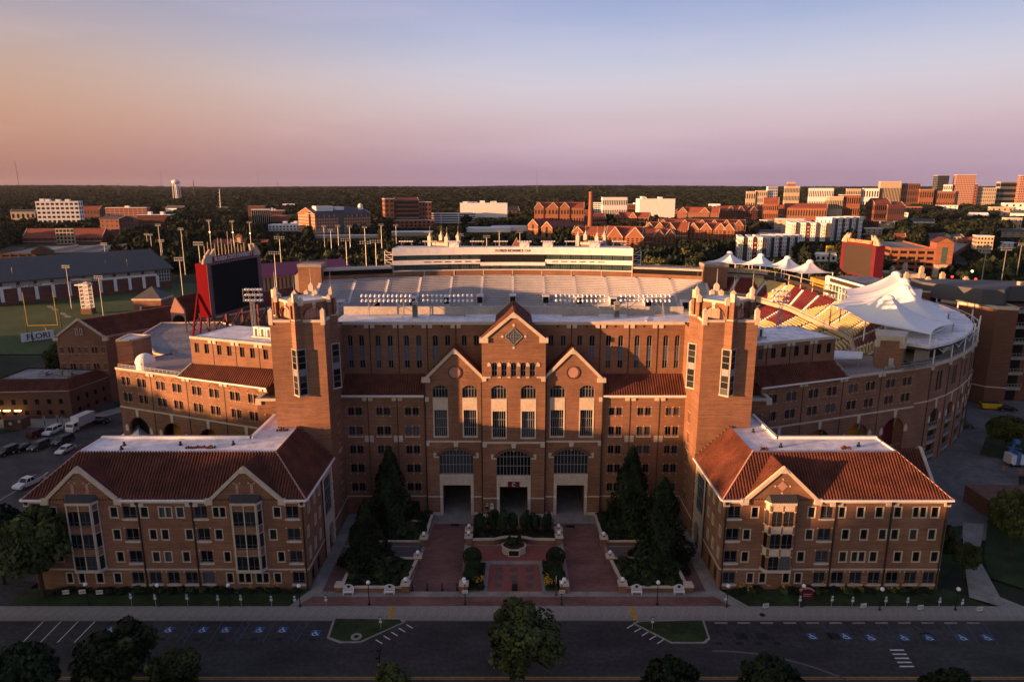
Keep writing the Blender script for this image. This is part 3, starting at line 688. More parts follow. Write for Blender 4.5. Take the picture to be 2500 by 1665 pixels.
# ------------------------------------------------------------------ the two brick towers
def tower(side):
 L = side == 'left'; s = 1 if L else -1
 cx = -34.38 if L else 34.38; hw = 4.33; y0 = 106.07; cy = y0+hw; y1 = cy+hw
 r = root('brick_tower', ('square brick tower with pinnacled lantern and dark right flank, left of the gabled entrance' if L else 'square brick tower with pinnacled lantern and glowing left flank, right of the gabled entrance'), 'tower', (cx, cy, 0), 'pinnacled brick towers')
 zp = 37.45
 w = MB()
 Mi = frame((-30.05, y0), math.pi/2) if L else frame((30.05, y1), -math.pi/2)
 tz = [18.6, 15.0, 11.3, 7.7, 4.2]
 hol = [((5.3 if L else 2*hw-5.3)-.55, (5.3 if L else 2*hw-5.3)+.55, z, z+1.75) for z in tz]
 w.M = Mi; wall_holes(w, 0, 2*hw, 0, zp, hol, .3); w.M = None
 xo = cx-s*hw; xi = cx+s*hw
 w.poly([(cx-hw, y0, 0), (cx+hw, y0, 0), (cx+hw, y0, zp), (cx-hw, y0, zp)])
 w.poly([(xo, y1, 0), (xo, y0, 0), (xo, y0, zp), (xo, y1, zp)] if L else [(xo, y0, 0), (xo, y1, 0), (xo, y1, zp), (xo, y0, zp)])
 w.poly([(cx+hw, y1, 0), (cx-hw, y1, 0), (cx-hw, y1, zp), (cx+hw, y1, zp)])
 w.box(*sorted((xi-s*.002, xi-s*3)), y1+.002, 117.4, 0, 34.6)
 w.build('wall', 'brick', r)
 for h in hol: window(r, Mi, *h, 'pair')
 # V-shaped piers in the middle of each side and oriel windows on them
 for k, ang in enumerate((0, math.pi/2, math.pi, -math.pi/2)):
  M = Matrix.Translation((cx, cy, 0)) @ Matrix.Rotation(ang, 4, 'Z') @ Matrix.Translation((0, -hw, 0))
  inner = (k == 1) if L else (k == 3)
  zb, zt = 25.3, 32.75
  pz = MB(M); a = .95
  pz.prism([(-a, 0), (0, -a), (a, 0)], zt if k in (0, 1, 3) else 20, zp)
  for (q, d0, d1) in (((0, -.62), .30, .30), ((-.78, .05), .3, .3), ((.78, .05), .3, .3)):
   pz.prism([(q[0]-d0, q[1]), (q[0], q[1]-d1), (q[0]+d0, q[1]), (q[0], q[1]+d1)], zp, 40.4 if q[0] == 0 else 39.85)
  pz.prism([(-.85, .1), (0, -.45), (.85, .1), (0, .9)], zp, 40.2, 0)
  pz.build('pier', 'brick', r)
  st = MB(M)
  st.prism([(-.42, -.45), (0, -.92), (.42, -.45), (.42, .1), (-.42, .1)], 40.35, 41.75); 
  for j in range(4):
   e = [(-.42, -.45), (.42, -.45), (.42, .1), (-.42, .1)][j]; g = [(-.42, -.45), (.42, -.45), (.42, .1), (-.42, .1)][(j+1) % 4]
   st.poly([(*e, 41.75), (*g, 41.75), (0, -.2, 42.35)])
  for q in (-.78, .78):
   st.prism([(q-.36, -.3), (q+.36, -.3), (q+.36, .36), (q-.36, .36)], 39.8, 40.75)
   e = [(q-.36, -.3), (q+.36, -.3), (q+.36, .36), (q-.36, .36)]
   for j in range(4): st.poly([(*e[j], 40.75), (*e[(j+1) % 4], 40.75), (q, .03, 41.15)])
  st.prism([(-.75, -.25), (0, -1.02), (.75, -.25), (0, 0)], zp, zp+.18)
  po = st.build('pinnacle', 'stone', r)
  rd = MB(M); rd.tube((0, -.2, 42.3), (0, -.2, 44.6), .045, .02, 5); rd.build('lightning_rod', 'metal', po)
  if k != 2:
   o = MB(M); a = 1.12
   zz0, zz1 = zb, zt
   o.prism([(-a, 0), (0, -a), (a, 0)], zz0, zz1, 0)
   ow = o.build('oriel_window', 'frame_blue', r)
   ss = MB(M); ss.prism([(-a-.12, 0), (0, -a-.12), (a+.12, 0)], zz0-.22, zz0); ss.prism([(-a-.05, 0), (0, -a-.05), (a+.05, 0)], zz1, zz1+.12)
   g = MB(); fr = MB()
   for sg in (0, 1):
    p, q = ((-a, 0), (0, -a)) if sg == 0 else ((0, -a), (a, 0)); Lw = math.hypot(a, a)
    F = M @ frame((*p, 0), -math.pi/4 if sg == 0 else math.pi/4)
    g.M = fr.M = ss.M = F; H_ = (zz1-zz0)/7
    for i in range(7):
     if i == 3: fr.box(.22, Lw-.22, -.045, .01, zz0+i*H_+.05, zz0+(i+1)*H_-.05, 1); continue
     g.poly([(.17, -.02, zz0+i*H_+.05), (Lw-.17, -.02, zz0+i*H_+.05), (Lw-.17, -.02, zz0+(i+1)*H_-.05), (.17, -.02, zz0+(i+1)*H_-.05)])
    for i in range(8): fr.box(.14, Lw-.14, -.06, .02, zz0+i*H_-.04, zz0+i*H_+.04)
    for x in (.14, Lw-.14): fr.box(x-.04, x+.04, -.065, .02, zz0, zz1)
    ss.box(.0, .06, -.05, .02, zz0, zz1); ss.box(Lw-.06, Lw, -.05, .02, zz0, zz1)
   g.build('pane', 'glass', ow); fr.build('mullion', ['frame_grey', 'frame_grey'], ow); ss.M = M; ss.build('sill', 'stone', ow)
 # lantern: square turned by 45 degrees
 hd = 4.55; zl = 40.35
 lw = MB(); P = [(cx, cy-hd), (cx+hd, cy), (cx, cy+hd), (cx-hd, cy)]
 lc = MB(); lp = MB()
 for i in range(4):
  a, b = P[i], P[(i+1) % 4]; Lw = math.hypot(b[0]-a[0], b[1]-a[1]); F = frame((*a, 0), math.atan2(b[1]-a[1], b[0]-a[0]))
  lw.M = lc.M = lp.M = F; m = Lw/2
  wall_holes(lw, 0, Lw, zp-.4, zl-.4, [(m-1.75, m+1.75, zp-.1, 39.3)], .5)
  spandrel(lw, m-1.75, m+1.75, 37.9, 1.4, depth=.5, top=39.3)
  lp.poly([(m-1.75, .4, zp-.1), (m+1.75, .4, zp-.1), (m+1.75, .4, 39.3), (m-1.75, .4, 39.3)])
  for x in (-.6, .6): lp.box(m+x-.015, m+x+.015, .37, .42, zp, 39.2, 1)
  lc.box(.35, Lw-.35, -.12, .35, zl-.4, zl); lc.extrude_y([(m-.22, 39.05), (m+.22, 39.05), (m+.32, zl-.4), (m-.32, zl-.4)], -.12, .02)
  q = arc_pts(m-1.95, m+1.95, 37.9, 1.6, 10)
  for j in range(10): lw.bar((q[j][0], -.04, q[j][1]), (q[j+1][0], -.04, q[j+1][1]), .26, .1)
 lo = lw.build('lantern', 'brick', r); lc.build('coping', 'stone', lo); lp.build('arch_panel', ['stone_pink', 'frame_dark'], lo)
 rf = MB(); rf.poly([(p[0]+(cx-p[0])*.06, p[1]+(cy-p[1])*.06, zl-.12) for p in P]); rf.build('lantern_roof', 'white', lo)
 rr = MB(); rr.poly([(cx-hw, y0, zp-.35), (cx+hw, y0, zp-.35), (cx+hw, y1, zp-.35), (cx-hw, y1, zp-.35)]); rr.build('roof_deck', 'membrane', r)
 cp = MB()
 for i in range(4):
  M = Matrix.Translation((cx, cy, 0)) @ Matrix.Rotation(i*math.pi/2, 4, 'Z'); cp.M = M
  cp.box(-hw+.5, -1.0, -hw-.1, -hw+.3, zp-.35, zp+.06); cp.box(1.0, hw-.5, -hw-.1, -hw+.3, zp-.35, zp+.06)
  cp.box(hw-.55, hw+.12, -hw-.12, -hw+.55, zp-.75, zp+1.55)
  e = [(hw-.55, -hw-.12), (hw+.12, -hw-.12), (hw+.12, -hw+.55), (hw-.55, -hw+.55)]
  for j in range(4): cp.poly([(*e[j], zp+1.55), (*e[(j+1) % 4], zp+1.55), (hw-.21, -hw+.21, zp+2.0)])
 cp.build('corner_pinnacle', 'stone', r)
 # stone band low on the plaza side
 bd = MB(Mi); bd.box(0, 2*hw, -.09, .04, 3.2, 3.42); sy = 5.3 if L else 2*hw-5.3; bd.box(sy-1.1, sy+1.1, -.12, .04, 13.6, 13.78); bd.build('stone_band', 'stone', r)
tower('left'); tower('right')
# ------------------------------------------------------------------ gabled entrance block with its side ranges and rear wall
def entrance():
 yc, ys, yl, yw = 113.27, 113.97, 114.3, 117.5
 r = root('entrance_building', 'tall brick entrance with three gables and three big gateways between the two towers', 'building', (0, 115, 0))
 MC, MS, ML, MR = frame((0, yc), 0), frame((0, ys), 0), frame((0, yl), 0), frame((0, yw), 0)
 w = MB(); gate_z = 7.85
 # ---- centre
 H = 5.47
 five = [(-3.78, -2.82), (-2.14, -1.18), (-.48, .48), (1.15, 2.1), (2.75, 3.71)]
 w.M = MC
 holes = [(a, b, 26.2, 28.25) for a, b in five] + [(a, b, 22.2, 24.0) for a, b in ((-3.9, -1.27), (1.25, 3.87))] + [(a, b, 14.85, 20.05) for a, b in ((-3.9, -1.2), (1.2, 3.9))] + [(-3.03, 3.03, 0, 11.4)]
 top = 32.7
 arches = [(a, b, 28.25, .42) for a, b in five] + [(a, b, 24.0, .62) for a, b in ((-3.9, -1.27), (1.25, 3.87))] + [(-3.03, 3.03, 11.4, 1.2)]
 hh = holes + [(a, b, zs, zs+ri) for a, b, zs, ri in arches]
 # merge arch rectangles with the opening under them
 mer = []
 for h in holes:
  t = [q for q in arches if abs(q[0]-h[0]) < .01 and abs(q[2]-h[3]) < .01]
  mer.append((h[0], h[1], h[2], h[3]+(t[0][3] if t else 0)))
 def wall_arched(M, u0, u1, z0, z1, mer, arches, dep=.45):
  w.M = M; wall_holes(w, u0, u1, z0, z1, mer, dep)
  for a, b, zs, ri in arches: spandrel(w, a, b, zs, ri, depth=dep)
 wall_arched(MC, -H, H, 0, top, mer, arches)
 w.poly([(-H, 0, top), (H, 0, top), (0, 0, 37.0)])
 w.M = None
 for sx in (-1, 1):
  q = [(sx*H, yc, 0), (sx*H, ys, 0), (sx*H, ys, 30), (sx*H, yc, 30)]; w.poly(q if sx > 0 else q[::-1])
  q = [(sx*H, yc, 30), (sx*H, yw, 30), (sx*H, yw, top), (sx*H, yc, top)]; w.poly(q if sx > 0 else q[::-1])
  q = [(sx*H, ys, 25), (sx*H, yw, 25), (sx*H, yw, 30.001), (sx*H, ys, 30.001)]; w.poly(q if sx > 0 else q[::-1])
 # ---- side gables
 sides = []
 for sx in (-1, 1):
  cxx = sx*10.22
  up = [(cxx-3.9, cxx-1.28), (cxx+1.26, cxx+3.85)]
  hs = [(a, b, 22.2, 23.75) for a, b in up]; ar = [(a, b, 23.75, .65) for a, b in up]
  tall = [(a-.02, b+.02, 14.85, 20.08) for a, b in up]
  m = [(a, b, c, d+.65) for a, b, c, d in hs] + tall + [(cxx-3.03, cxx+3.03, 0, 12.6)]
  a0, b0 = sorted((sx*H+sx*.002, sx*15.65))
  wall_arched(MS, a0, b0, 0, 25.55, m, ar + [(cxx-3.03, cxx+3.03, 11.4, 1.2)])
  w.M = MS; w.poly([(a0, 0, 25.55), (b0, 0, 25.55), (cxx+(.0), 0, 30.6)])
  w.M = None; q = [(sx*15.65, ys, 0), (sx*15.65, yl, 0), (sx*15.65, yl, 25.5), (sx*15.65, ys, 25.5)]; w.poly(q if sx > 0 else q[::-1])
  q = [(sx*15.65, yl, 22), (sx*15.65, yw, 22), (sx*15.65, yw, 25.5), (sx*15.65, yl, 25.5)]; w.poly(q if sx > 0 else q[::-1])
  sides.append((cxx, up, tall))
 # ---- low ranges
 rows = [(18.85, 20.25), (15.2, 16.75), (11.65, 13.2), (8.05, 9.65), (4.5, 6.05)]
 lows = []
 for sx in (-1, 1):
  cols = [(-29.16, -26.7), (-24.18, -21.72), (-19.12, -16.66)] if sx < 0 else [(16.75, 19.05), (21.75, 24.15), (26.75, 29.1)]
  hol = [(a, b, z0, z1) for a, b in cols for z0, z1 in rows]
  dr = (-18.75, -17.0) if sx < 0 else (16.95, 18.7)
  a0, b0 = (-30.05, -15.65) if sx < 0 else (15.65, 30.05)
  w.M = ML; wall_holes(w, a0, b0, 0, 22.5, hol+[(*dr, .3, 2.6)], .3)
  lows.append((cols, dr, a0, b0))
 # ---- rear wall with tall slots
 slots = [(-29.3, -28.45), (-27.3, -26.4), (-24.4, -23.5), (-22.25, -21.35), (-19.35, -18.45), (-17.2, -16.28), (-14.3, -13.37), (-12.1, -11.2), (-9.2, -8.28), (-7.03, -6.12)]
 slots += [(-b, -a) for a, b in slots]
 w.M = MR; rh = []; ra = []
 for a, b in slots:
  z0 = 26.55 if abs(a+b)/2 > 14.5 else (28.0 if abs(a+b)/2 > 13 else 30.6)
  rh.append((a, b, z0, 32.55)); ra.append((a, b, 32.2, .35))
 wall_holes(w, -31, 31, 20, 34.9, rh, .3)
 for a, b, z, q in ra: spandrel(w, a, b, z, q, depth=.3, n=6)
 w.M = None
 w.build('wall', 'brick', r)
 # windows
 for a, b in five: window(r, MC, a, b, 26.2, 28.25, 'grid2x2', arch=.42, y=.15)
 for a, b in ((-3.9, -1.27), (1.25, 3.87)): window(r, MC, a, b, 22.2, 24.0, 'grid5x1', arch=.62, y=.15)
 def tall_window(M, a, b):
  window(r, M, a+.2, b-.2, 15.05, 19.95, 'grid6x3', y=.15)
 s = MB()
 def stone_window(M, a, b):
  s.M = M
  s.box(a, a+.2, -.06, .3, 14.85, 20.05); s.box(b-.2, b, -.06, .3, 14.85, 20.05); s.box(a+.2, b-.2, -.06, .3, 14.85, 15.05); s.box(a+.2, b-.2, -.06, .3, 19.95, 20.05)
 for a, b in ((-3.9, -1.2), (1.2, 3.9)): tall_window(MC, a, b); stone_window(MC, a, b)
 for cxx, up, tall in sides:
  for a, b in up: window(r, MS, a, b, 22.2, 23.75, 'grid5x1', arch=.65, y=.15)
  for a, b, c, d in tall: tall_window(MS, a, b); stone_window(MS, a, b)
 s.build('window_surround', 'stone', r)
 for M, ps in ((MC, ((-3.9, -1.2), (1.2, 3.9))), (MS, [q for sd_ in sides for q in sd_[1]])):
  for a, b in ps:
   p = MB(M); p.box(a, b, -.05, .05, 20.05, 22.2); p.box(a+.02, b-.02, -.08, -.05, 21.05, 21.12); p.build('stone_panel', 'stone', r)
 for cols, dr, a0, b0 in lows:
  for a, b in cols:
   for k, (z0, z1) in enumerate(rows): window(r, ML, a, b, z0, z1, 'pairsill' if k == 1 else 'pair')
  window(r, ML, *dr, .3, 2.6, 'dark')
 for a, b, z0, z1 in rh:
  g = MB(MR); x = (a+b)/2; spec = z0 < 28.5
  o = MB(MR); o.box(x-.03, x+.03, .12, .26, z0, z1-.05); o.box(a, a+.05, .12, .26, z0, 32.2); o.box(b-.05, b, .12, .26, z0, 32.2)
  for z in ([30.55] + ([28.05] if z0 < 27 else []) if spec else []): o.box(a, b, .12, .25, z-.05, z+.05)
  o.box(a, b, .12, .25, z0, z0+.06)
  wi = o.build('window', 'frame_grey', r)
  lo = 30.6 if spec else z0
  g.poly([(a, .22, lo), (b, .22, lo), (b, .22, z1), (a, .22, z1)])
  if z0 < 27: g.poly([(a, .22, z0), (b, .22, z0), (b, .22, 28.0), (a, .22, 28.0)])
  g.build('pane', 'glass', wi)
  if spec:
   p = MB(MR); p.box(a+.05, b-.05, .18, .24, 28.0 if z0 < 27 else z0, 30.55); p.build('spandrel_panel', 'frame_blue', wi)
 # gates
 for M, cxx, nm in ((MC, 0, 'c'), (MS, -10.22, 'l'), (MS, 10.22, 'r')):
  window(r, M, cxx-3.03, cxx+3.03, 7.88, 11.4, 'grid10x2', arch=1.2, y=.2)
  g = MB(M); g.box(cxx-3.03, cxx+3.03, -.08, .45, 5.84, 7.86)
  for q in (-3.03, 2.5): g.box(cxx+q, cxx+q+.53, -.08, .45, 0, 5.84)
  g.M = None
  go = g.build('gateway', 'stone', r)
  jn = MB(M)
  for k in range(1, 4): jn.box(cxx-3.0, cxx+3.0, -.084, -.07, 5.84+k*.5-.012, 5.84+k*.5+.012)
  for k in range(-2, 3): jn.box(cxx+k*1.2-.01, cxx+k*1.2+.01, -.084, -.07, 5.9, 7.8)
  jn.build('stone_joint', 'joint', go)
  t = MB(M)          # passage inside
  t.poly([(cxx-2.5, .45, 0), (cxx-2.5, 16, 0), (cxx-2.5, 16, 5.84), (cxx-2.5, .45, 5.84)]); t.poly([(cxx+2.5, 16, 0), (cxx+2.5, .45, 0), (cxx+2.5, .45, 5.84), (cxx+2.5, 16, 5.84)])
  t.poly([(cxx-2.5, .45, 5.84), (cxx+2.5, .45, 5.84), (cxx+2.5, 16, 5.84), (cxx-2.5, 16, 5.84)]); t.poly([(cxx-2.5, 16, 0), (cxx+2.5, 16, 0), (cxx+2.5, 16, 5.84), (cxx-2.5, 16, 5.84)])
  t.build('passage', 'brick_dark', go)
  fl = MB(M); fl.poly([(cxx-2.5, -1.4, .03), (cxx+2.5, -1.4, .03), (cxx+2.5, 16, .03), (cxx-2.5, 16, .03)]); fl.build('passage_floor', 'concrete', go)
  for q in (-2.76, 2.76):
   l = MB(M); l.ball((cxx+q, -.3, 3.7), .2, 10); l.tube((cxx+q, -.08, 3.55), (cxx+q, -.28, 3.55), .05); l.build('globe_lamp', 'globe', go)
 # arch voussoirs, keystones and springers
 a = MB(); b = MB()
 for M, cxx in ((MC, 0), (MS, -10.22), (MS, 10.22)):
  a.M = b.M = M
  for off, wd in ((.28, .3), (.62, .22)):
   q = arc_pts(cxx-3.03-off, cxx+3.03+off, 11.4, 1.2+off*.75, 12)
   for i in range(12): a.bar((q[i][0], -.05, q[i][1]), (q[i+1][0], -.05, q[i+1][1]), .26, wd, up=(0, 0, 1))
  b.extrude_y([(cxx-.28, 12.55), (cxx+.28, 12.55), (cxx+.42, 14.0), (cxx-.42, 14.0)], -.14, .02)
  for sx in (-1, 1):
   q = [(cxx+sx*3.05, 11.05), (cxx+sx*4.0, 11.05), (cxx+sx*4.0, 12.0), (cxx+sx*3.7, 12.0), (cxx+sx*3.05, 11.5)]
   b.extrude_y(q if sx > 0 else q[::-1], -.12, .02)
 # diamond oculus and round plaques
 b.M = MC; zc = 33.25
 for dx, dz in ((1.95, 0), (-1.95, 0), (0, 1.95), (0, -1.95)): b.extrude_y([(dx-.28, zc+dz), (dx, zc+dz-.28), (dx+.28, zc+dz), (dx, zc+dz+.28)], -.08, .02)
 for x in (-4.25, -2.48, -.83, .82, 2.42, 4.2):
  b.extrude_y([(x-.3, 28.0), (x+.3, 28.0), (x+.3, 28.45), (x, 28.75), (x-.3, 28.45)], -.1, .02); b.box(x-.27, x+.27, -.1, .02, 25.95, 26.2)
 b.box(-H, -4.5, -.1, .02, 25.9, 26.22); b.box(4.45, H, -.1, .02, 25.9, 26.22)
 for x in (-H, H-.75): b.box(x, x+.75, -.13, .02, 25.35, 25.9)
 b.build('stone_block', 'stone', r); a.build('brick_arch', 'brick_dark', r)
 o = MB(MC); o.extrude_y([(-1.45, zc), (0, zc-1.45), (1.45, zc), (0, zc+1.45)], -.03, .02)
 oc = o.build('diamond_window', 'glass', r)
 o = MB(MC)
 for p, q in (((-1.5, zc), (0, zc-1.5)), ((0, zc-1.5), (1.5, zc)), ((1.5, zc), (0, zc+1.5)), ((0, zc+1.5), (-1.5, zc))): o.bar((p[0], -.08, p[1]), (q[0], -.08, q[1]), .12, .12)
 o.bar((-1.4, -.07, zc), (1.4, -.07, zc), .07); o.bar((0, -.07, zc-1.4), (0, -.07, zc+1.4), .07)
 for rad in (.55, .95):
  for i in range(16):
   t0, t1 = 2*math.pi*i/16, 2*math.pi*(i+1)/16; o.bar((rad*math.cos(t0), -.07, zc+rad*math.sin(t0)), (rad*math.cos(t1), -.07, zc+rad*math.sin(t1)), .06)
 o.build('tracery', 'frame_grey', oc)
 for cxx in (-10.22, 10.22):
  o = MB(MS); n = 24; pts = [(cxx+.95*math.cos(2*math.pi*i/n), 26.75+.95*math.sin(2*math.pi*i/n)) for i in range(n)]
  o.extrude_y(pts, -.05, .02, 0)
  for i in range(n):
   t0, t1 = 2*math.pi*i/n, 2*math.pi*(i+1)/n
   o.bar((cxx+1.1*math.cos(t0), -.05, 26.75+1.1*math.sin(t0)), (cxx+1.1*math.cos(t1), -.05, 26.75+1.1*math.sin(t1)), .18, .16, mi=1)
  o.build('round_plaque', ['stone_pink', 'brick_dark'], r)
 # copings
 c = MB(MC)
 for sx in (-1, 1):
  c.bar((sx*5.2, 0, top+.12), (0, 0, 37.2), .5, .5, up=(0, -1, 0)); c.box(sx*5.1-.75, sx*5.1+.75, -.35, .7, top-.5, top+.35)
 c.extrude_y([(-.8, 36.45), (.8, 36.45), (0, 37.55)], -.28, .3)
 for cxx, up, tall in sides:
  c.M = MS
  for sx in (-1, 1):
   c.bar((cxx+sx*5.1, 0, 25.6), (cxx, 0, 30.75), .48, .45, up=(0, -1, 0))
  c.extrude_y([(cxx-.7, 30.05), (cxx+.7, 30.05), (cxx, 31.05)], -.26, .3)
  e = cxx+(-5 if cxx < 0 else 5); c.box(e-.75, e+.75, -.35, .6, 25.0, 25.8)
 c.build('gable_coping', 'stone', r)
 d = MB(MC); d.box(-H, H, -.13, .04, 14.0, 14.33)
 for x in (-H, H-.75): d.box(x, x+.75, -.16, .04, 13.35, 14.0)
 d.box(-H, -3.1, -.1, .04, 3.5, 3.72); d.box(3.1, H, -.1, .04, 3.5, 3.72)
 d.box(-H, -3.1, -.14, .04, 0, .55); d.box(3.1, H, -.14, .04, 0, .55)
 d.M = MS
 for cxx, up, tall in sides:
  a0, b0 = (-15.65, -H) if cxx < 0 else (H, 15.65)
  d.box(a0, b0, -.12, .04, 13.98, 14.28); e = a0 if cxx < 0 else b0-.75; d.box(e, e+.75, -.15, .04, 13.3, 13.98); d.box(e, e+.8, -.15, .04, 21.5, 22.3)
  d.box(a0, cxx-3.1, -.1, .04, 3.5, 3.72); d.box(cxx+3.1, b0, -.1, .04, 3.5, 3.72); d.box(a0, cxx-3.1, -.14, .04, 0, .55); d.box(cxx+3.1, b0, -.14, .04, 0, .55)
 d.M = ML
 for cols, dr, a0, b0 in lows: d.box(a0, b0, -.09, .04, 3.45, 3.66)
 d.build('stone_band', 'stone', r)
 k = MB()
 for cols, dr, a0, b0 in lows: coping_run(k, ML, a0, b0, 22.5, ears=[e for e in (-25.6, -20.45, 25.6, 20.45) if a0 < e < b0])
 coping_run(k, MR, -30, 30, 34.95, ears=[e for e in (-25.36, -20.33, -15.25, -10.19, 10.19, 15.25, 20.33, 25.36)], h=.5, eh=1.1)
 k.build('coping', 'stone', r)
 ml = MB(ML)
 for cols, dr, a0, b0 in lows:
  for e in (-25.6, -20.45, 25.6, 20.45):
   if a0 < e < b0:
    ml.box(e-.8, e-.1, -.06, .04, 13.9, 15.1); ml.box(e+.1, e+.8, -.06, .04, 13.9, 15.1)
 ml.build('wall_block', 'stone', r)
 for e in (-25.36, -20.33, -15.25, -10.19, 10.19, 15.25, 20.33, 25.36):
  p = MB(MR); p.box(e-.07, e+.07, -.05, .02, 25.2, 34.4); p.build('wall_joint', 'frame_dark', r)
  v = MB(MR); v.box(e-2.6, e-2.3, -.03, .02, 34.0, 34.3); v.build('vent', 'void', r)
 for e in (-25.6, -20.45, 25.6, 20.45):
  p = MB(ML); p.box(e-.06, e+.06, -.05, .02, 0, 21.6); p.build('wall_joint', 'frame_dark', r)
 for e in (-15.55, 15.55, -5.6, 5.6): 
  p = MB(MS if abs(e) > 6 else MS); p.box(e-.1, e+.1, -.2, -.02, 0, 25); p.build('downpipe', 'frame_dark', r)
 # roofs
 f = MB(); zt = 37.6
 tile_roof(f, [(-5.75, yc-.15, 32.55), (-5.75, 124, 32.55), (0, 124, zt), (0, yc-.15, zt)]); tile_roof(f, [(5.75, yc-.15, 32.55), (5.75, 124, 32.55), (0, 124, zt), (0, yc-.15, zt)])
 for sx in (-1, 1):
  cxx = sx*10.22
  for q in (-1, 1):
   tile_roof(f, [(cxx+q*4.85, ys+.2, 25.9), (cxx+q*4.85, yw, 25.9), (cxx, yw, 31.0), (cxx, ys+.2, 31.0)])
  a0, b0 = (-30.05, -15.65) if sx < 0 else (15.65, 30.05)
  tile_roof(f, [(a0, yl-.35, 22.45), (b0, yl-.35, 22.45), (b0, yw-.02, 25.5), (a0, yw-.02, 25.5)])
 f.build('roof', 'tile', r)
 st = MB()
 for sx in (-1, 1):
  for cxx, hz, w_, zb_, zt_, yy in ((0, 0, 5.6, 32.7, 37.5, yc), (sx*10.22, 0, 5.2, 25.8, 31.0, ys)):
   sides_ = (sx,) if cxx == 0 else (sx,)
   for i in range(12):
    t0 = i/12; xx = cxx+sides_[0]*w_*(1-t0); zz = zb_+(zt_-zb_)*t0
    st.box(*sorted((xx, xx-sides_[0]*w_/12)), yy+.35, yy+.7, zz-.3, zz+.55)
 st.build('step_flashing', 'brick_dark', r)
 gt = MB()
 for cols, dr, a0, b0 in lows: gt.box(a0, b0, yl-.62, yl-.34, 22.4, 22.66)
 gt.build('gutter', 'white', r)
 # roof deck behind the rear wall with a pale back wall
 dk = MB(); dk.box(-31.5, 31.5, yw+.02, 124.8, 34.4, 34.98); do = dk.build('roof_deck', 'membrane', r)
 bk = MB(); bk.box(-31.5, 31.5, 124.8, 125.2, 33, 36.4); bk.build('parapet', 'concrete_light', do)
 for x in (-18, 24.2): b = MB(); b.bar((x-.9, 118, 35.0), (x+.9, 124.5, 35.0), .35, .12); b.build('roof_seam', 'white', do)
 # gate sign
 sg = MB(MC); sg.box(-1.05, 1.05, -.2, -.08, 5.8, 6.85); so = sg.build('gate_sign', 'garnet', r)
 text_mesh('sign_letter', 'C', .95, 'paint_white', so, frame((0, yc-.22, 6.22), 0), .01)
 text_mesh('sign_letter', 'GATE', .22, 'paint_white', so, frame((0, yc-.22, 6.72), 0), .01)
 for x in (-4.75, -3.95):
  b = MB(MC); b.box(x-.33, x+.33, -.1, .02, 1.5, 2.5, 0 if x < -4.5 else 1); b.box(x-.2, x+.2, -.1, .02, 2.5, 2.62, 1); b.box(x-.26, x+.26, -.11, -.1, 2.1, 2.28, 1 if x < -4.5 else 0); b.build('wall_sign', ['garnet', 'paint_white'], r)
entrance()
def light_bank(x, y, label):
 r = root('floodlight_bank', label, 'floodlights', (x, y, 35), 'floodlight rows on the entrance roof')
 b = MB()
 for dx in (-3.2, 3.2):
  b.tube((x+dx, y, 34.98), (x+dx, y, 38.7), .07, n=5); b.tube((x+dx, y, 36.4), (x+dx*.45, y, 37.7), .05, n=5); b.tube((x+dx, y-1.8, 34.98), (x+dx, y, 37.4), .04, n=4)
 b.box(x-3.2, x+3.2, y-.12, y+.12, 35.1, 35.3)
 for z in (37.7, 38.6): b.tube((x-4.4, y, z), (x+4.4, y, z), .06, n=5)
 b.build('frame', 'metal', r)
 for z in (37.75, 38.65):
  for i in range(12):
   l = MB(); xx = x-4.4+i*.8; l.tube((xx, y-.25, z), (xx, y+.28, z+.06), .15, .27, 8); l.ball((xx, y-.24, z), .2, 8); l.build('lamp_head', 'globe', r)
for x, t in ((-23.2, 'first floodlight bank from the left tower, two rows of white lamps on the roof edge'), (-12.0, 'floodlight bank just left of the central gable, two rows of white lamps'), (12.2, 'floodlight bank just right of the central gable, two rows of white lamps'), (24.0, 'floodlight bank nearest the right tower, two rows of white lamps')):
 light_bank(x, 122.9, t)
for x, t in ((-17.8, 'tall grey speaker cabinet on the roof edge between the two left floodlight banks'), (18.6, 'tall speaker cabinet with a sunlit side between the two right floodlight banks')):
 r = root('roof_cabinet', t, 'cabinet', (x, 121.5, 35), 'cabinets on the entrance roof')
 b = MB(); b.box(x-.45, x+.45, 121, 122.1, 35.05, 37.6); b.extrude_y([(x-.5, 37.6), (x+.5, 37.6), (x+.25, 38.0), (x-.5, 37.75)], 120.95, 122.15); b.build('casing', 'metal', r)
 b = MB()
 for k in range(6): b.box(x-.4, x+.4, 120.94, 121, 35.3+k*.36, 35.5+k*.36)
 b.build('louvre', 'steel_dark', r)
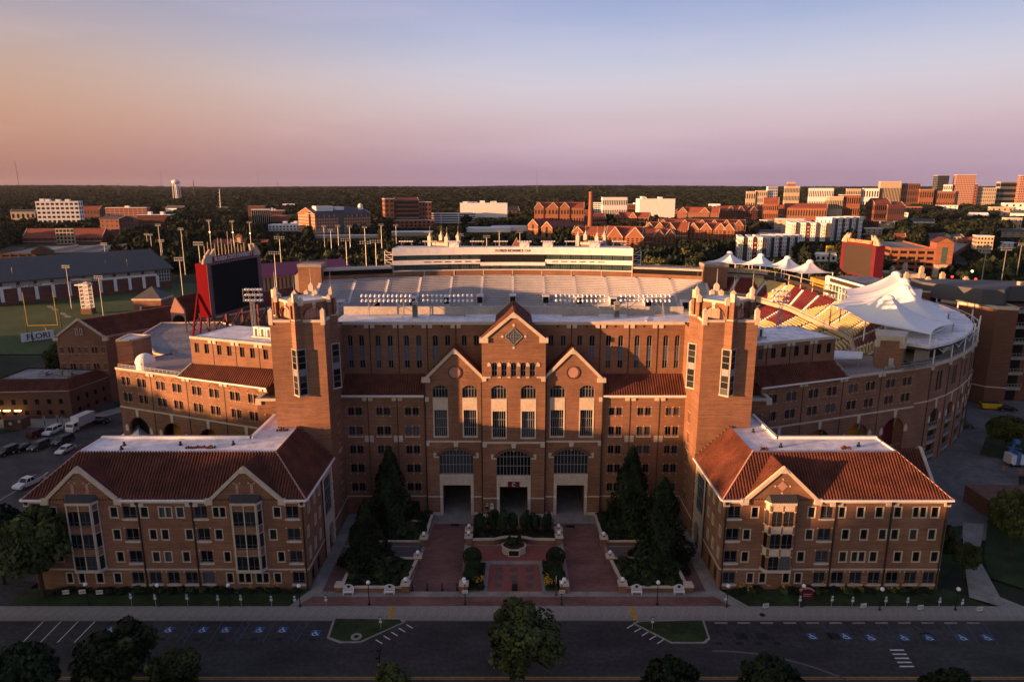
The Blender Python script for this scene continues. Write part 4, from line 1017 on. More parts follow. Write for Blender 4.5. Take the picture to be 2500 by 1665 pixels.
# ------------------------------------------------------------------ the raking side ranges of the stadium (left one sunlit, right one shaded)
def raking(side):
 L = side == 'left'
 a, b = ((-80.5, 133.5), (-44.9, 119.4)) if L else ((45.2, 119.6), (81.8, 133.3))
 ang = math.atan2(b[1]-a[1], b[0]-a[0]); Ln = math.hypot(b[0]-a[0], b[1]-a[1]); M = frame((*a, 0), ang)
 r = root('stadium_range', ('sunlit brick range with arched gateways and a white roof dome, beside the left tower' if L else 'shaded four storey brick range with arched gateways, right of the right tower'), 'building', ((a[0]+b[0])/2, (a[1]+b[1])/2, 0), 'raking brick ranges of the stadium')
 n = 4; seg = Ln/n if not L else Ln/4.1
 st = 0 if not L else 0
 holes = []; ar = []; gates = []
 for i in range(5):
  u0 = i*seg
  for k in (.27, .73):
   c = u0+k*seg
   if c+1.2 < Ln:
    for z0, z1 in ((19.0, 20.7), (15.6, 17.3)): holes.append((c-1.15, c+1.15, z0, z1))
  m = u0+seg/2
  if m+3.2 < Ln: gates.append(m)
 wins = list(holes)
 holes += [(m-2.9, m+2.9, 4.6, 12.4) for m in gates]
 w = MB(M); wall_holes(w, 0, Ln, 0, 22.4, holes, .5)
 for m in gates: spandrel(w, m-2.9, m+2.9, 9.5, 2.89, depth=.6, top=12.4)
 w.poly([(0, 14, 0), (0, 0, 0), (0, 0, 22.4), (0, 14, 22.4)]); w.poly([(Ln, 0, 0), (Ln, 14, 0), (Ln, 14, 22.4), (Ln, 0, 22.4)])
 w.build('wall', 'brick', r)
 for h in wins: window(r, M, *h, 'pair')
 for i, m in enumerate(gates):
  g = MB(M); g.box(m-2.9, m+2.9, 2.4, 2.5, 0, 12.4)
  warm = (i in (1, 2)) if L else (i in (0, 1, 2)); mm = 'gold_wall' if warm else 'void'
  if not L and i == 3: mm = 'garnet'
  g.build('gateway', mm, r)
  g = MB(M); g.box(m-2.9, m+2.9, .25, .3, 4.6, 5.0); 
  for k in range(8): g.box(m-2.9+k*.8, m-2.86+k*.8, .25, .3, 5.0, 6.4)
  g.box(m-2.9, m+2.9, .25, .3, 6.4, 6.5)
  for k in range(4): g.bar((m-2.6+k*1.7, 2.8, 6.5), (m-1.2+k*1.7, 2.8, 11.0), .12)
  g.build('railing', 'metal', r)
 s = MB(M); s.box(0, Ln, -.1, .05, 14.05, 14.38)
 for m in gates:
  s.extrude_y([(m-.3, 12.5), (m+.3, 12.5), (m+.42, 14.05), (m-.42, 14.05)], -.13, .02)
  for q in (-1, 1): s.extrude_y([(m+q*3.35-.42, 9.2), (m+q*3.35+.42, 9.2), (m+q*3.35+.42, 10.2), (m+q*3.35, 10.75), (m+q*3.35-.42, 10.2)], -.13, .02)
 for h in wins:
  if h[2] > 18:
   q = arc_pts(h[0]-.2, h[1]+.2, h[3]+.35, .75, 8)
 s.build('stone_band', 'stone', r)
 k = MB(); coping_run(k, M, 0, Ln, 22.5, ears=[i*seg for i in range(1, 5) if i*seg < Ln-.5]); k.build('coping', 'stone', r)
 for i in range(1, 5):
  if i*seg < Ln-.5:
   p = MB(M); p.box(i*seg-.07, i*seg+.07, -.06, .02, 0, 21.6); p.build('wall_joint', 'frame_dark', r)
 am = MB(M)
 for h in wins:
  if h[2] > 18:
   q = arc_pts(h[0]-.15, h[1]+.15, h[3]+.3, .8, 8)
   for i in range(8): am.bar((q[i][0], -.01, q[i][1]), (q[i+1][0], -.01, q[i+1][1]), .08, .1)
 am.build('brick_arch', 'brick_dark', r)
 # upper storey set back, tiled lean-to, flat roof at the outer end
 ua, ub = ((-62.3, 128.3), (-38.7, 119.9)) if L else ((38.7, 119.9), (62.0, 128.2))
 ang2 = math.atan2(ub[1]-ua[1], ub[0]-ua[0]); L2 = math.hypot(ub[0]-ua[0], ub[1]-ua[1]); M2 = frame((*ua, 0), ang2)
 uw = MB(M2); uh = []
 ns = 4
 for i in range(5):
  for kk in (.28, .72):
   c = (i+kk)*5.35 if L else L2-(i+kk)*5.35
   if .8 < c < L2-.8: uh.append((c-.52, c+.52, 26.9, 28.8))
 wall_holes(uw, 0, L2, 20, 30.0, uh, .3); uw.poly([(0, 12, 20), (0, 0, 20), (0, 0, 30), (0, 12, 30)]); uw.poly([(L2, 0, 20), (L2, 12, 20), (L2, 12, 30), (L2, 0, 30)])
 uw.build('upper_wall', 'brick', r)
 for h in uh: window(r, M2, *h, 'dark')
 e2 = [(i*5.35 if L else L2-i*5.35) for i in range(1, 5)]
 k = MB(); coping_run(k, M2, 0, L2, 30.05, ears=[e for e in e2 if .5 < e < L2-.5], h=.45, eh=1.05); k.build('coping', 'stone', r)
 for e in e2:
  if .5 < e < L2-.5: p = MB(M2); p.box(e-.07, e+.07, -.06, .02, 24.5, 29.1); p.build('wall_joint', 'frame_dark', r)
 d = MB(M2); d.box(.1, L2-.1, .1, 12, 29.5, 29.9); d.build('roof_deck', 'membrane', r)
 def lu(p): # foot of the lean-to on the outer wall
  return M.inverted() @ Vector((p[0], p[1], 0))
 t = MB(); c0 = lu(ua).x-(2.6 if L else -0), lu(ub).x
 if L: P = [M @ Vector((lu(ua).x-1.6, -.35, 22.35)), M @ Vector((Ln+.2, -.35, 22.35)), M2 @ Vector((L2-2.2, -.02, 25.3)), M2 @ Vector((0, -.02, 25.3))]
 else: P = [M @ Vector((-.2, -.35, 22.35)), M @ Vector((lu(ub).x+1.6, -.35, 22.35)), M2 @ Vector((L2, -.02, 25.3)), M2 @ Vector((2.2, -.02, 25.3))]
 P[3] = P[0]+(P[2]-P[1])+((P[1]-P[0])-(P[2]-P[3])).project(P[1]-P[0]) if False else P[3]
 n_ = (P[1]-P[0]).cross(P[2]-P[0]); n_.normalize(); P[3].z = P[0].z-((P[3]-P[0]).x*n_.x+(P[3]-P[0]).y*n_.y)/n_.z
 tile_roof(t, P, pitch=.5); t.build('roof', 'tile', r)
 g = MB(); v = (P[1]-P[0]).normalized(); g.bar(P[0]-Vector((0, .15, 0)), P[1]-Vector((0, .15, 0)), .3, .26); g.build('gutter', 'white', r)
 rk = MB(); rk.bar(P[0] if L else P[1], P[3] if L else P[2], .5, .6); rk.build('verge', 'concrete', r)
 # flat roof
 f = MB()
 if L: fp = [M @ Vector((.1, .1, 22.2)), M @ Vector((lu(ua).x-1.7, .1, 22.2)), M2 @ Vector((0, 0, 0))+Vector((0, 0, 22.2)), M2 @ Vector((0, 10, 22.2)), M @ Vector((.1, 12, 22.2))]
 else: fp = [M @ Vector((lu(ub).x+1.7, .1, 22.2)), M @ Vector((Ln-.1, .1, 22.2)), M @ Vector((Ln-.1, 12, 22.2)), M2 @ Vector((L2, 10, 22.2)), M2 @ Vector((L2, 0, 22.2))]
 f.poly(fp); f.build('flat_roof', 'membrane_tan', r)
 rl = MB(M); ra, rb = (.4, lu(ua).x-2) if L else (lu(ub).x+2, Ln-.4)
 rl.bar((ra, .35, 23.1), (rb, .35, 23.1), .06); rl.bar((ra, .35, 22.75), (rb, .35, 22.75), .04)
 for i in range(16): x = ra+(rb-ra)*i/15; rl.bar((x, .35, 22.3), (x, .35, 23.1), .05)
 rl.build('roof_railing', 'metal', r)
 if L:
  b = MB(); b.lathe(-73.8, 132.6, [(1.75, 22.2), (1.75, 23.6)]+[(1.9*math.cos(t_*math.pi/16), 23.7+1.9*math.sin(t_*math.pi/16)) for t_ in range(0, 8)], 20); b.bar((-74.0, 130.75, 23.8), (-73.8, 131.3, 25.0), .5, .1)
  o = b.build('observatory_dome', 'white', None, smooth=False); tag(o, 'white observatory dome standing on the flat roof of the sunlit left range', 'dome')
 # white condenser units in a row
 for i in range(9 if L else 7):
  uu = (L2-.9-i*1.45) if L else (.5+i*1.45+.9); p = M2 @ Vector((uu, 4.2, 29.9))
  u_ = root('condenser_unit', ORD[i]+' white condenser unit in the row, counted from the %s tower' % side, 'air conditioner', p, 'row of condenser units behind the %s tower' % side, rz=ang2)
  b = MB(Matrix.Translation(p) @ Matrix.Rotation(ang2, 4, 'Z')); b.box(-.6, .6, -.45, .45, .15, 2.0); b.box(-.66, .66, -.5, .5, 2.0, 2.1); b.box(-.5, -.35, -.4, .4, 0, .15); b.box(.35, .5, -.4, .4, 0, .15); b.build('casing', 'white', u_)
  b = MB(Matrix.Translation(p) @ Matrix.Rotation(ang2, 4, 'Z')); b.box(-.28, .3, -.47, -.45, .35, 1.75); b.build('grille', 'steel_dark', u_)
 pr = MB(M2); pr.bar((L2-13 if L else 1, 3.2, 30.2), (L2-.5 if L else 11, 3.2, 30.2), .3, .3); pr.bar((L2-8 if L else 4, 2.2, 30.1), (L2-1 if L else 9, 2.2, 30.1), .2, .2); pr.build('roof_duct', 'metal', r)
 # floodlight mast behind
 q = on_y(*( (622, 815) if L else (1902, 800) ), 136)
 mx, my = q.x, q.y
 m_ = root('floodlight_mast', ('steel lattice floodlight mast rising behind the left tower' if L else 'floodlight mast with lamp rack rising behind the right tower'), 'floodlight', (mx, my, 28), 'floodlight masts on the range roofs')
 zt = (on_y(*((610, 735) if L else (1900, 738)), 136)).z
 b = MB()
 for dx, dy in ((-.3, -.3), (.3, -.3), (.3, .3), (-.3, .3)): b.tube((mx+dx, my+dy, 26), (mx+dx, my+dy, zt), .07, n=5)
 for i in range(14): z = 26+i*(zt-26)/14; b.bar((mx-.3, my-.3, z), (mx+.3, my-.3, z+.5), .06); b.bar((mx-.3, my+.3, z), (mx-.3, my-.3, z+.5), .06)
 b.build('pole', 'metal', m_)
 fr = MB()
 for z in (zt, zt+1.1, zt+2.2): fr.bar((mx-1.7, my, z), (mx+1.7, my, z), .09); fr.bar((mx-1.7, my+.6, z), (mx+1.7, my+.6, z), .09)
 for x in (-1.7, -.6, .6, 1.7): fr.bar((mx+x, my, zt-.2), (mx+x, my, zt+2.5), .08)
 for i in range(3): fr.bar((mx-1.7+i*1.1, my-.1, zt), (mx-.6+i*1.1, my-.1, zt+2.2), .05)
 fr.build('rack', 'metal', m_)
 for z in (zt+.1, zt+1.2, zt+2.3):
  for i in range(6):
   l = MB(); x = mx-1.5+i*.62; l.tube((x, my+.5, z), (x+.1, my+.95, z-.1), .12, .3, 8); l.build('lamp_head', 'globe', m_)
raking('left'); raking('right')
# low porch blocks beside the towers
for s in (-1, 1):
 r = root('porch_block', 'small flat roofed brick block squeezed between the %s tower and the raking range' % ('left' if s < 0 else 'right'), 'building', (s*42, 117, 0), 'porch blocks beside the towers')
 b = MB(); b.box(*sorted((s*38.72, s*45.7)), 116.2, 119.5, 0, 20.9); b.build('wall', 'brick', r)
 c = MB(); c.box(*sorted((s*38.74, s*45.9)), 116.0, 116.5, 20.9, 21.35); c.box(*sorted((s*45.2, s*45.9)), 116.5, 119.4, 20.9, 21.35); c.box(*sorted((s*44.9, s*45.95)), 115.95, 116.3, 20.2, 20.9); c.build('coping', 'stone', r)
 d = MB(); d.poly([(s*38.75, 116.5, 20.95), (s*45.2, 116.5, 20.95), (s*45.2, 119.4, 20.95), (s*38.75, 119.4, 20.95)]); d.build('roof_deck', 'membrane_grey', r)
 o = MB(); o.box(*sorted((s*43.2, s*44.2)), 116.1, 116.2, 15.2, 18.3, 1)
 for zz in (15.05, 16.7, 18.4):
  for xx in (43.0, 44.4): o.box(*sorted((s*(xx-.1), s*(xx+.1))), 116.08, 116.22, zz-.1, zz+.1, 0)
 o.box(*sorted((s*42.9, s*44.5)), 116.06, 116.12, 16.65, 16.72, 0); o.build('blind_window', ['stone', 'brick_red'], r)
# ------------------------------------------------------------------ stadium bowl
def arcX(x, y0, sag): return y0-sag*(x/70.0)**2
def bleachers():
 r = root('bleachers', 'bare silver aluminium bleachers across the far side of the stadium under the press box', 'grandstand', (0, 250, 0))
 nrow = 46; ztop, zlow = 24.6, 2.0; depth = 46.0
 cuts = [-70.5+141*i/12 for i in range(13)]
 voms = [-60.5+121*i/10 for i in range(11)]
 for s in range(12):
  b = MB(); x0, x1 = cuts[s]+.55, cuts[s+1]-.55
  for k in range(nrow):
   z = ztop-(ztop-zlow)*k/nrow; zn = ztop-(ztop-zlow)*(k+1)/nrow; d0 = depth*k/nrow; d1 = depth*(k+1)/nrow
   n = 3
   for i in range(n):
    xa, xb = x0+(x1-x0)*i/n, x0+(x1-x0)*(i+1)/n
    ya, yb = arcX(xa, 265, 15), arcX(xb, 265, 15)
    b.poly([(xa, ya-d0, zn), (xa, ya-d1, zn), (xb, yb-d1, zn), (xb, yb-d0, zn)], 0)
    b.poly([(xa, ya-d0, zn), (xb, yb-d0, zn), (xb, yb-d0, z), (xa, ya-d0, z)], 0)
    b.poly([(xa, ya-d0-.45, zn+.42), (xa, ya-d0-.78, zn+.42), (xb, yb-d0-.78, zn+.42), (xb, yb-d0-.45, zn+.42)], 1)
    b.poly([(xa, ya-d0-.78, zn+.34), (xb, yb-d0-.78, zn+.34), (xb, yb-d0-.78, zn+.42), (xa, ya-d0-.78, zn+.42)], 1)
  b.build('bleacher_section', ['alu', 'alu_light'], r)
 for c in cuts:
  a = MB()
  for k in range(nrow):
   z = ztop-(ztop-zlow)*k/nrow-.2; d0 = depth*k/nrow; d1 = depth*(k+1)/nrow; y = arcX(c, 265, 15)
   a.box(c-.5, c+.5, y-d1, y-d0, z-.6, z-.1)
  a.build('aisle', 'alu_light', r)
 for i, x in enumerate(voms):
  d = 15.6+.5*abs(i-5)*.2; z = ztop-(ztop-zlow)*d/depth; y = arcX(x, 265, 15)-d
  v = MB(); v.box(x-1.25, x+1.25, y-1.5, y+2.2, z-.5, z+2.4); vo = v.build('vomitory', 'alu_light', r)
  v = MB(); v.poly([(x-1.0, y-1.53, z-.4), (x+1.0, y-1.53, z-.4), (x+1.0, y-1.53, z+1.9), (x-1.0, y-1.53, z+1.9)]); v.build('opening', 'void', vo)
bleachers()
def ring_band(mb, pts, z0, z1, th=.6, mi=0):
 for i in range(len(pts)-1):
  a, b = Vector((*pts[i], 0)), Vector((*pts[i+1], 0)); n = Vector((b.y-a.y, a.x-b.x, 0)).normalized()*th
  mb.poly([(a.x, a.y, z0), (b.x, b.y, z0), (b.x, b.y, z1), (a.x, a.y, z1)], mi); mb.poly([(b.x-n.x, b.y-n.y, z0), (a.x-n.x, a.y-n.y, z0), (a.x-n.x, a.y-n.y, z1), (b.x-n.x, b.y-n.y, z1)], mi)
  mb.poly([(a.x, a.y, z1), (b.x, b.y, z1), (b.x-n.x, b.y-n.y, z1), (a.x-n.x, a.y-n.y, z1)], mi)
def press_box():
 r = root('press_box', 'long white press box with green glass bands on top of the silver bleachers', 'press box', (0, 266, 24))
 def Y(x): return 267.2-6.2*(x/45.5)**2
 N = 20; xs = [-45.5+91*i/N for i in range(N+1)]
 w = MB(); ring_band(w, [(x, Y(x)-1.0) for x in xs], 24.2, 26.4, 1.0); wo = w.build('base_wall', 'brick', r)
 for i in range(9): x = -45.5+91*i/8; j = MB(); j.box(x-.15, x+.15, Y(x)-1.12, Y(x)-.9, 24.2, 26.5); j.build('wall_joint', 'stone', wo)
 def seg(name, z0, z1, m, off=0, x0=-45.5, x1=45.5, n=N, parent=r):
  b = MB(); q = [x0+(x1-x0)*i/n for i in range(n+1)]; ring_band(b, [(x, Y(x)-off) for x in q], z0, z1, .5); return b.build(name, m, parent)
 seg('stone_cap', 26.4, 26.7, 'white', 1.05)
 seg('lower_glass', 26.7, 28.7, 'glass_green', 0)
 seg('lower_fascia', 28.9, 30.6, 'white', 1.3, -45.5, -12.6, 9); seg('lower_fascia', 28.9, 30.6, 'white', 1.3, 12.6, 45.5, 9); seg('lower_fascia', 28.2, 29.5, 'white', 1.6, -12.6, 12.6, 8)
 so = MB()
 for i in range(N):
  a, b_ = xs[i], xs[i+1]; z = 28.85 if abs((a+b_)/2) > 12.6 else 28.15
  so.poly([(a, Y(a)-1.3, z), (a, Y(a)+.4, z), (b_, Y(b_)+.4, z), (b_, Y(b_)-1.3, z)])
 so.build('soffit', 'cream', r)
 seg('upper_glass', 30.6, 32.5, 'glass_green', .5, -45.5, -12.6, 9); seg('upper_glass', 30.6, 32.5, 'glass_green', .5, 12.6, 45.5, 9); seg('booth_glass', 29.5, 32.7, 'black', .8, -12.6, 12.6, 8)
 seg('upper_fascia', 32.5, 35.3, 'white', 1.3)
 mu = MB()
 for i in range(92):
  x = -45+i*90/91
  if abs(x) > 12.8: mu.box(x-.05, x+.05, Y(x)-.6, Y(x)-.5, 30.6, 32.5)
  mu.box(x-.05, x+.05, Y(x)-.1, Y(x)-.0, 26.7, 28.7)
  if i % 4 == 0:
   for z0, z1, o in ((30.6, 32.5, .7), (26.7, 28.7, .2)):
    if z0 < 29 or abs(x) > 12.8: mu.box(x-.12, x+.12, Y(x)-o, Y(x)-o+.2, z0, z1)
 for i in range(18): x = -12.2+i*1.43; mu.box(x-.05, x+.05, Y(x)-.92, Y(x)-.8, 29.5, 32.5)
 m = mu.build('mullion', 'frame_dark', r); 
 ends = MB()
 for s in (-1, 1): ends.box(*sorted((s*45.5, s*45.7)), Y(45.5)-1.3, Y(45.5)+9, 24.3, 35.3)
 ends.build('end_wall', 'cream', r)
 rf = MB(); q = [(x, Y(x)-.8) for x in xs]+[(45.5, 272), (-45.5, 272)]; rf.poly([(x, y, 35.2) for x, y in q]); rf.poly([(-45.5, 272, 24), (-45.5, 272, 35.2), (45.5, 272, 35.2), (45.5, 272, 24)]); rf.build('roof', 'membrane', r)
 text_mesh('sign_letter', 'BOBBY BOWDEN FIELD AT DOAK S. CAMPBELL STADIUM', 1.35, 'garnet', r, frame((0.3, Y(0)-1.42, 33.9), 0), .04, 0.86)
 for i, s_ in enumerate(['WARRICK FL', 'BOULWARE DE', 'SELLERS DB', 'SIMMONS DB', 'SANDERS DB', 'WARD QB']): x = -33+i*3.9; text_mesh('name_letter', s_, .55, 'garnet', r, frame((x, Y(x)-1.4, 29.8), math.atan2(12.4*-x/45.5**2, 1)), .03, .8)
 for i, s_ in enumerate(['JAN DUNN', 'BO MICHAEL', 'LB BROOKS', 'RT BUCKLEY', 'QB JAMES', 'B BRANDON']): x = 16.4+i*3.5; text_mesh('name_letter', s_, .55, 'garnet', r, frame((x, Y(x)-1.4, 29.8), math.atan2(12.4*-x/45.5**2, 1)), .03, .8)
 for i in range(10):
  x = -41+i*9.1
  t = root('roof_light_rack', ORD[i]+' white lamp rack from the left end of the press box roof', 'floodlights', (x, 268, 35.2), 'lamp racks along the press box roof')
  b = MB(); b.bar((x-2.8, 264.5, 37.6), (x+2.8, 264.5, 37.6), .18); 
  for k in (-2, 2): b.bar((x+k, 264.5, 37.6), (x+k, 268, 35.2), .12); b.bar((x+k, 264.5, 37.5), (x+k, 265.3, 35.2), .1)
  b.build('frame', 'metal', t); b = MB()
  for k in range(9): b.box(x-2.7+k*.62, x-2.35+k*.62, 264.1, 264.4, 37.4, 37.85)
  b.build('lamp_row', 'globe', t)
  if i in (2, 5, 6, 8): b = MB(); b.box(x-1.8, x+1.8, 266, 269, 35.2, 37.1); b.build('plant_box', 'white', t)
 for s in (-1, 1):
  t = root('stair_tower', 'open white steel stair against the %s end of the press box' % ('left' if s < 0 else 'right'), 'stairs', (s*47.5, 265, 24), 'steel stairs at the press box ends')
  b = MB()
  for k in range(5): z = 25+k*1.9; b.bar((s*46.2, 263, z), (s*49.2, 263, z), .3, .16); b.bar((s*46.2, 263, z), (s*49.2, 263, z+1.9), .12); b.bar((s*46.2, 263, z+.9), (s*49.2, 263, z+.9), .08)
  for x in (46.2, 49.2): b.bar((s*x, 263, 24), (s*x, 263, 34), .2)
  b.build('stair_frame', 'white', t)
 # lower wings of the concourse either side, and brick end blocks
 for s in (-1, 1):
  t = root('concourse_wing', 'low concourse wing with a dark slot running %s of the press box' % ('left' if s < 0 else 'right'), 'building', (s*58, 258, 24), 'concourse wings beside the press box')
  q = [s*(45.8+24.5*i/6) for i in range(7)]; q = q if s > 0 else q[::-1]
  b = MB(); ring_band(b, [(x, arcX(x, 265, 15)+.8) for x in q], 24.0, 25.9, .6); b.build('wall', 'brick', t)
  b = MB(); ring_band(b, [(x, arcX(x, 265, 15)+1.4) for x in q], 25.9, 27.7, .4); b.build('opening', 'void', t)
  b = MB(); ring_band(b, [(x, arcX(x, 265, 15)+.4) for x in q], 27.7, 28.4, 6); b.build('roof', 'concrete_light', t)
  b = MB()
  for i in range(6):
   p0, p1 = q[i], q[i+1]; b.bar((p0, arcX(p0, 265, 15)+.8, 29.4), (p1, arcX(p1, 265, 15)+.8, 29.4), .06); b.bar((p0, arcX(p0, 265, 15)+.8, 28.4), (p0, arcX(p0, 265, 15)+.8, 29.4), .06)
  b.build('railing', 'metal', t)
  e = root('stair_block', ('square brick stair block with a sunlit edge at the left end of the bleachers' if s < 0 else 'square brick stair block at the right end of the bleachers'), 'building', (s*73, 250, 20), 'brick stair blocks ending the bleachers')
  b = MB(); b.box(s*74-4.2, s*74+4.2, 248, 255, 12, 29.6); b.build('wall', 'brick', e); b = MB(); b.box(s*74-4.4, s*74+4.4, 247.8, 255.2, 29.6, 30.7); b.build('coping', 'concrete', e)
press_box()
# ---- right hand tiers
def resample(P, n):
 P = [Vector(p) for p in P]; d = [0]
 for i in range(len(P)-1): d.append(d[-1]+(P[i+1]-P[i]).length)
 o = []
 for k in range(n+1):
  t = d[-1]*k/n; i = max(j for j in range(len(d)) if d[j] <= t+1e-9); i = min(i, len(P)-2); f = (t-d[i])/(d[i+1]-d[i]); o.append(P[i].lerp(P[i+1], f))
 return o
def zz(x, y): return (1700+x/5.6, 580+y/5.6)
TOPZ, FASZ = 25.0, 20.5
top_px = [(140, 540), (455, 553), (870, 578), (1200, 642), (1520, 735), (1850, 850)]
TOP = [on_z(*zz(*p), TOPZ) for p in top_px]+[Vector((96.6, 186, TOPZ)), Vector((94.8, 170, TOPZ)), Vector((91, 157, TOPZ)), Vector((84, 146, TOPZ))]
FAS = [on_z(*zz(*p), FASZ) for p in [(110, 722), (350, 747), (790, 812), (1250, 935), (1500, 1050), (1800, 1190), (2000, 1275), (2100, 1345), (2140, 1420)]]
FAS[-1] = Vector((76.5, 147.5, FASZ))
def tier(name, label, A, Bp, nrow, nsec, pat, front=None):
 r = root(name, label, 'grandstand', (88, 215, 0))
 n = nsec*6; A = resample(A, n); Bp = resample(Bp, n)
 tr = MB()
 def pt(i, t): return A[i].lerp(Bp[i], t)
 for k in range(nrow):
  t0, t1 = k/nrow, (k+1)/nrow
  for i in range(n):
   a, b, c, d = pt(i, t0), pt(i+1, t0), pt(i+1, t1), pt(i, t1); zl = c.z; zu = a.z
   tr.poly([(a.x, a.y, zl), (d.x, d.y, zl), (c.x, c.y, zl), (b.x, b.y, zl)]); tr.poly([(d.x, d.y, zl), (c.x, c.y, zl), (c.x, c.y, zl-(zu-zl)), (d.x, d.y, zl-(zu-zl))])
 tr.build('terrace', 'concrete', r)
 for s in range(nsec):
  st = MB()
  for k in range(nrow):
   t = (k+.25)/nrow
   i0, i1 = s*6, s*6+6
   p0, p1 = pt(i0, t), pt(i1, t); L_ = sum((pt(i+1, t)-pt(i, t)).length for i in range(i0, i1)); m = max(3, int((L_-1.6)/.62))
   for j in range(m):
    f = (.9+(L_-1.8)*(j+.5)/m)/L_*6; i = min(5, int(f)); g = f-i
    p = pt(i0+i, t).lerp(pt(i0+i+1, t), g); q = pt(i0+i, t+.4/nrow).lerp(pt(i0+i+1, t+.4/nrow), g); dirv = (pt(i0+i+1, t)-pt(i0+i, t)).normalized()*.25; w = (q-p); w.z = 0
    if w.length < 1e-6: continue
    w = w.normalized()
    zb = pt(i0+i, (k+1)/nrow).z
    mi = 1 if pat(s, f/6, 1-(k+.5)/nrow) else 0
    a_, b_ = p-dirv, p+dirv
    st.poly([(a_.x, a_.y, zb+.35), (b_.x, b_.y, zb+.35), (b_.x, b_.y, zb+.92), (a_.x, a_.y, zb+.92)], mi)
    st.poly([(a_.x, a_.y, zb+.45), (a_.x+w.x*.4, a_.y+w.y*.4, zb+.45), (b_.x+w.x*.4, b_.y+w.y*.4, zb+.45), (b_.x, b_.y, zb+.45)], mi)
  st.build('seat_block', ['garnet', 'gold'], r)
 for s in range(nsec+1):
  al = MB()
  for k in range(nrow):
   c0, c1 = pt(s*6, k/nrow), pt(s*6, (k+1)/nrow); al.bar((c0.x, c0.y, c1.z+.2), (c1.x, c1.y, c1.z+.2), .8, .3)
  al.build('aisle', 'alu_light', r)
 fs = MB()
 for i in range(n):
  a, b = Bp[i], Bp[i+1]; fs.poly([(a.x, a.y, a.z-1.5), (b.x, b.y, b.z-1.5), (b.x, b.y, b.z+.5), (a.x, a.y, a.z+.5)])
  w = (A[i]-Bp[i]); w.z = 0; w = w.normalized()*.4; fs.poly([(a.x, a.y, a.z+.5), (b.x, b.y, b.z+.5), (b.x+w.x, b.y+w.y, b.z+.5), (a.x+w.x, a.y+w.y, a.z+.5)])
 fs.build('fascia', 'cream', r)
 return r
def pat_up(s, f, t):
 if s == 0: return f < .35+.25*(1-t)
 if s == 1: return f > .45 and t > 1.35-f
 if s == 2: return t > .85-1.1*f
 if s == 3: return f < .45
 if s in (4,): return False
 if s == 5: return t < .75*f
 if s in (6, 7): return True
 if s == 8: return f < .6*(1.2-t)
 return s == 10
tier('upper_tier', 'curved upper tier of garnet and gold seats above the pale fascia, right of the bleachers', TOP, FAS, 13, 11, pat_up)
LOW_A = [p+Vector((2.0, 1.2, -2.6)) for p in FAS]; cen = Vector((10, 190, 0))
LOW_B = []
for p in LOW_A:
 d = (p-cen); d.z = 0; d = d.normalized(); q = p-d*20; LOW_B.append(Vector((q.x, q.y, 9.5)))
tier('lower_tier', 'lower tier of garnet and gold seats below the pale fascia, right of the bleachers', LOW_A, LOW_B, 22, 10, lambda s, f, t: (t < .62 and s in (2, 3)) or (s in (5, 6, 7) and not (t < .3 and s == 7)) or (s == 4 and t > .4+.5*f) or s == 0)
# grass field inside the bowl
b = MB(); b.poly([(-75, 160, .05), (70, 160, .05), (70, 225, .05), (-75, 225, .05)]); struct('playing_field', b, 'field')
b = MB()
for i in range(24):
 x0 = -31+62*i/24; pts = (x0, x0+62/24); 
 b.poly([(pts[0], 125.3, 33.0), (pts[1], 125.3, 33.0), (pts[1], 160, 6), (pts[0], 160, 6)])
o = b.build('near_stand', 'alu'); tag(o, 'near bank of silver seating falling away behind the entrance roof', 'grandstand')
# ------------------------------------------------------------------ white tensile canopies
def cone_tent(label, corners, peak, group, scallop=.10):
 r = root('tent_canopy', label, 'tent', (peak[0], peak[1], corners[0][2]), group)
 P = Vector(peak); bd = []
 for k in range(4):
  a, b = Vector(corners[k]), Vector(corners[(k+1) % 4])
  for i in range(8):
   t = i/8; q = a.lerp(b, t); c = Vector((P.x, P.y, q.z)); q = q+(c-q)*scallop*math.sin(math.pi*t); bd.append(q)
 mb = MB(); NR = 10; n = len(bd); rings = []
 for j in range(NR+1):
  rr = 1-j/NR*(1-.07); ring = []
  for q in bd:
   h = (P.z-q.z)*((1-rr)/(1-.07))**2.1; ring.append((P.x+(q.x-P.x)*rr, P.y+(q.y-P.y)*rr, q.z+h))
  rings.append(ring)
 for ring in rings: mb.v += ring
 for j in range(NR):
  for i in range(n): mb.f.append((j*n+i, j*n+(i+1) % n, (j+1)*n+(i+1) % n, (j+1)*n+i)); mb.mi.append(0)
 mb.build('membrane', 'fabric', r, smooth=True)
 c = MB(); c.lathe(P.x, P.y, [(1.25, P.z-.35), (1.2, P.z+.15), (1.0, P.z+.3), (.8, P.z+.55), (.1, P.z+.75)], 16); c.build('cap', 'fabric', r)
 m = MB(); m.tube((P.x, P.y, 25), (P.x, P.y, P.z-.3), .15)
 for q in corners: m.tube((q[0], q[1], 25), q, .14)
 for k in range(4): m.bar(corners[k], corners[(k+1) % 4], .08)
 m.build('mast', 'white', r)
Lr = [((77, 146.6, 29.3), (85.4, 136.6, 28.6)), ((77.2, 163.5, 30.2), (97.4, 148.2, 28.6)), ((82.0, 168.5, 30.6), (104.2, 160.7, 28.6)), ((86.2, 175.5, 30.8), (108.2, 171.5, 28.6)), ((89.4, 185.5, 30.8), (111, 185, 28.6))]
Pk = [(84.2, 151.5, 33.8), (93.6, 162.0, 34.6), (98.6, 171.2, 35.0), (103.0, 183.0, 35.2)]
nm = ['nearest of the four merged white tents above the curved roof deck', 'second white tent of the merged group, its cap behind the nearest one', 'third white tent of the merged group above the curved roof deck', 'farthest white tent of the merged group beside the club lounge']
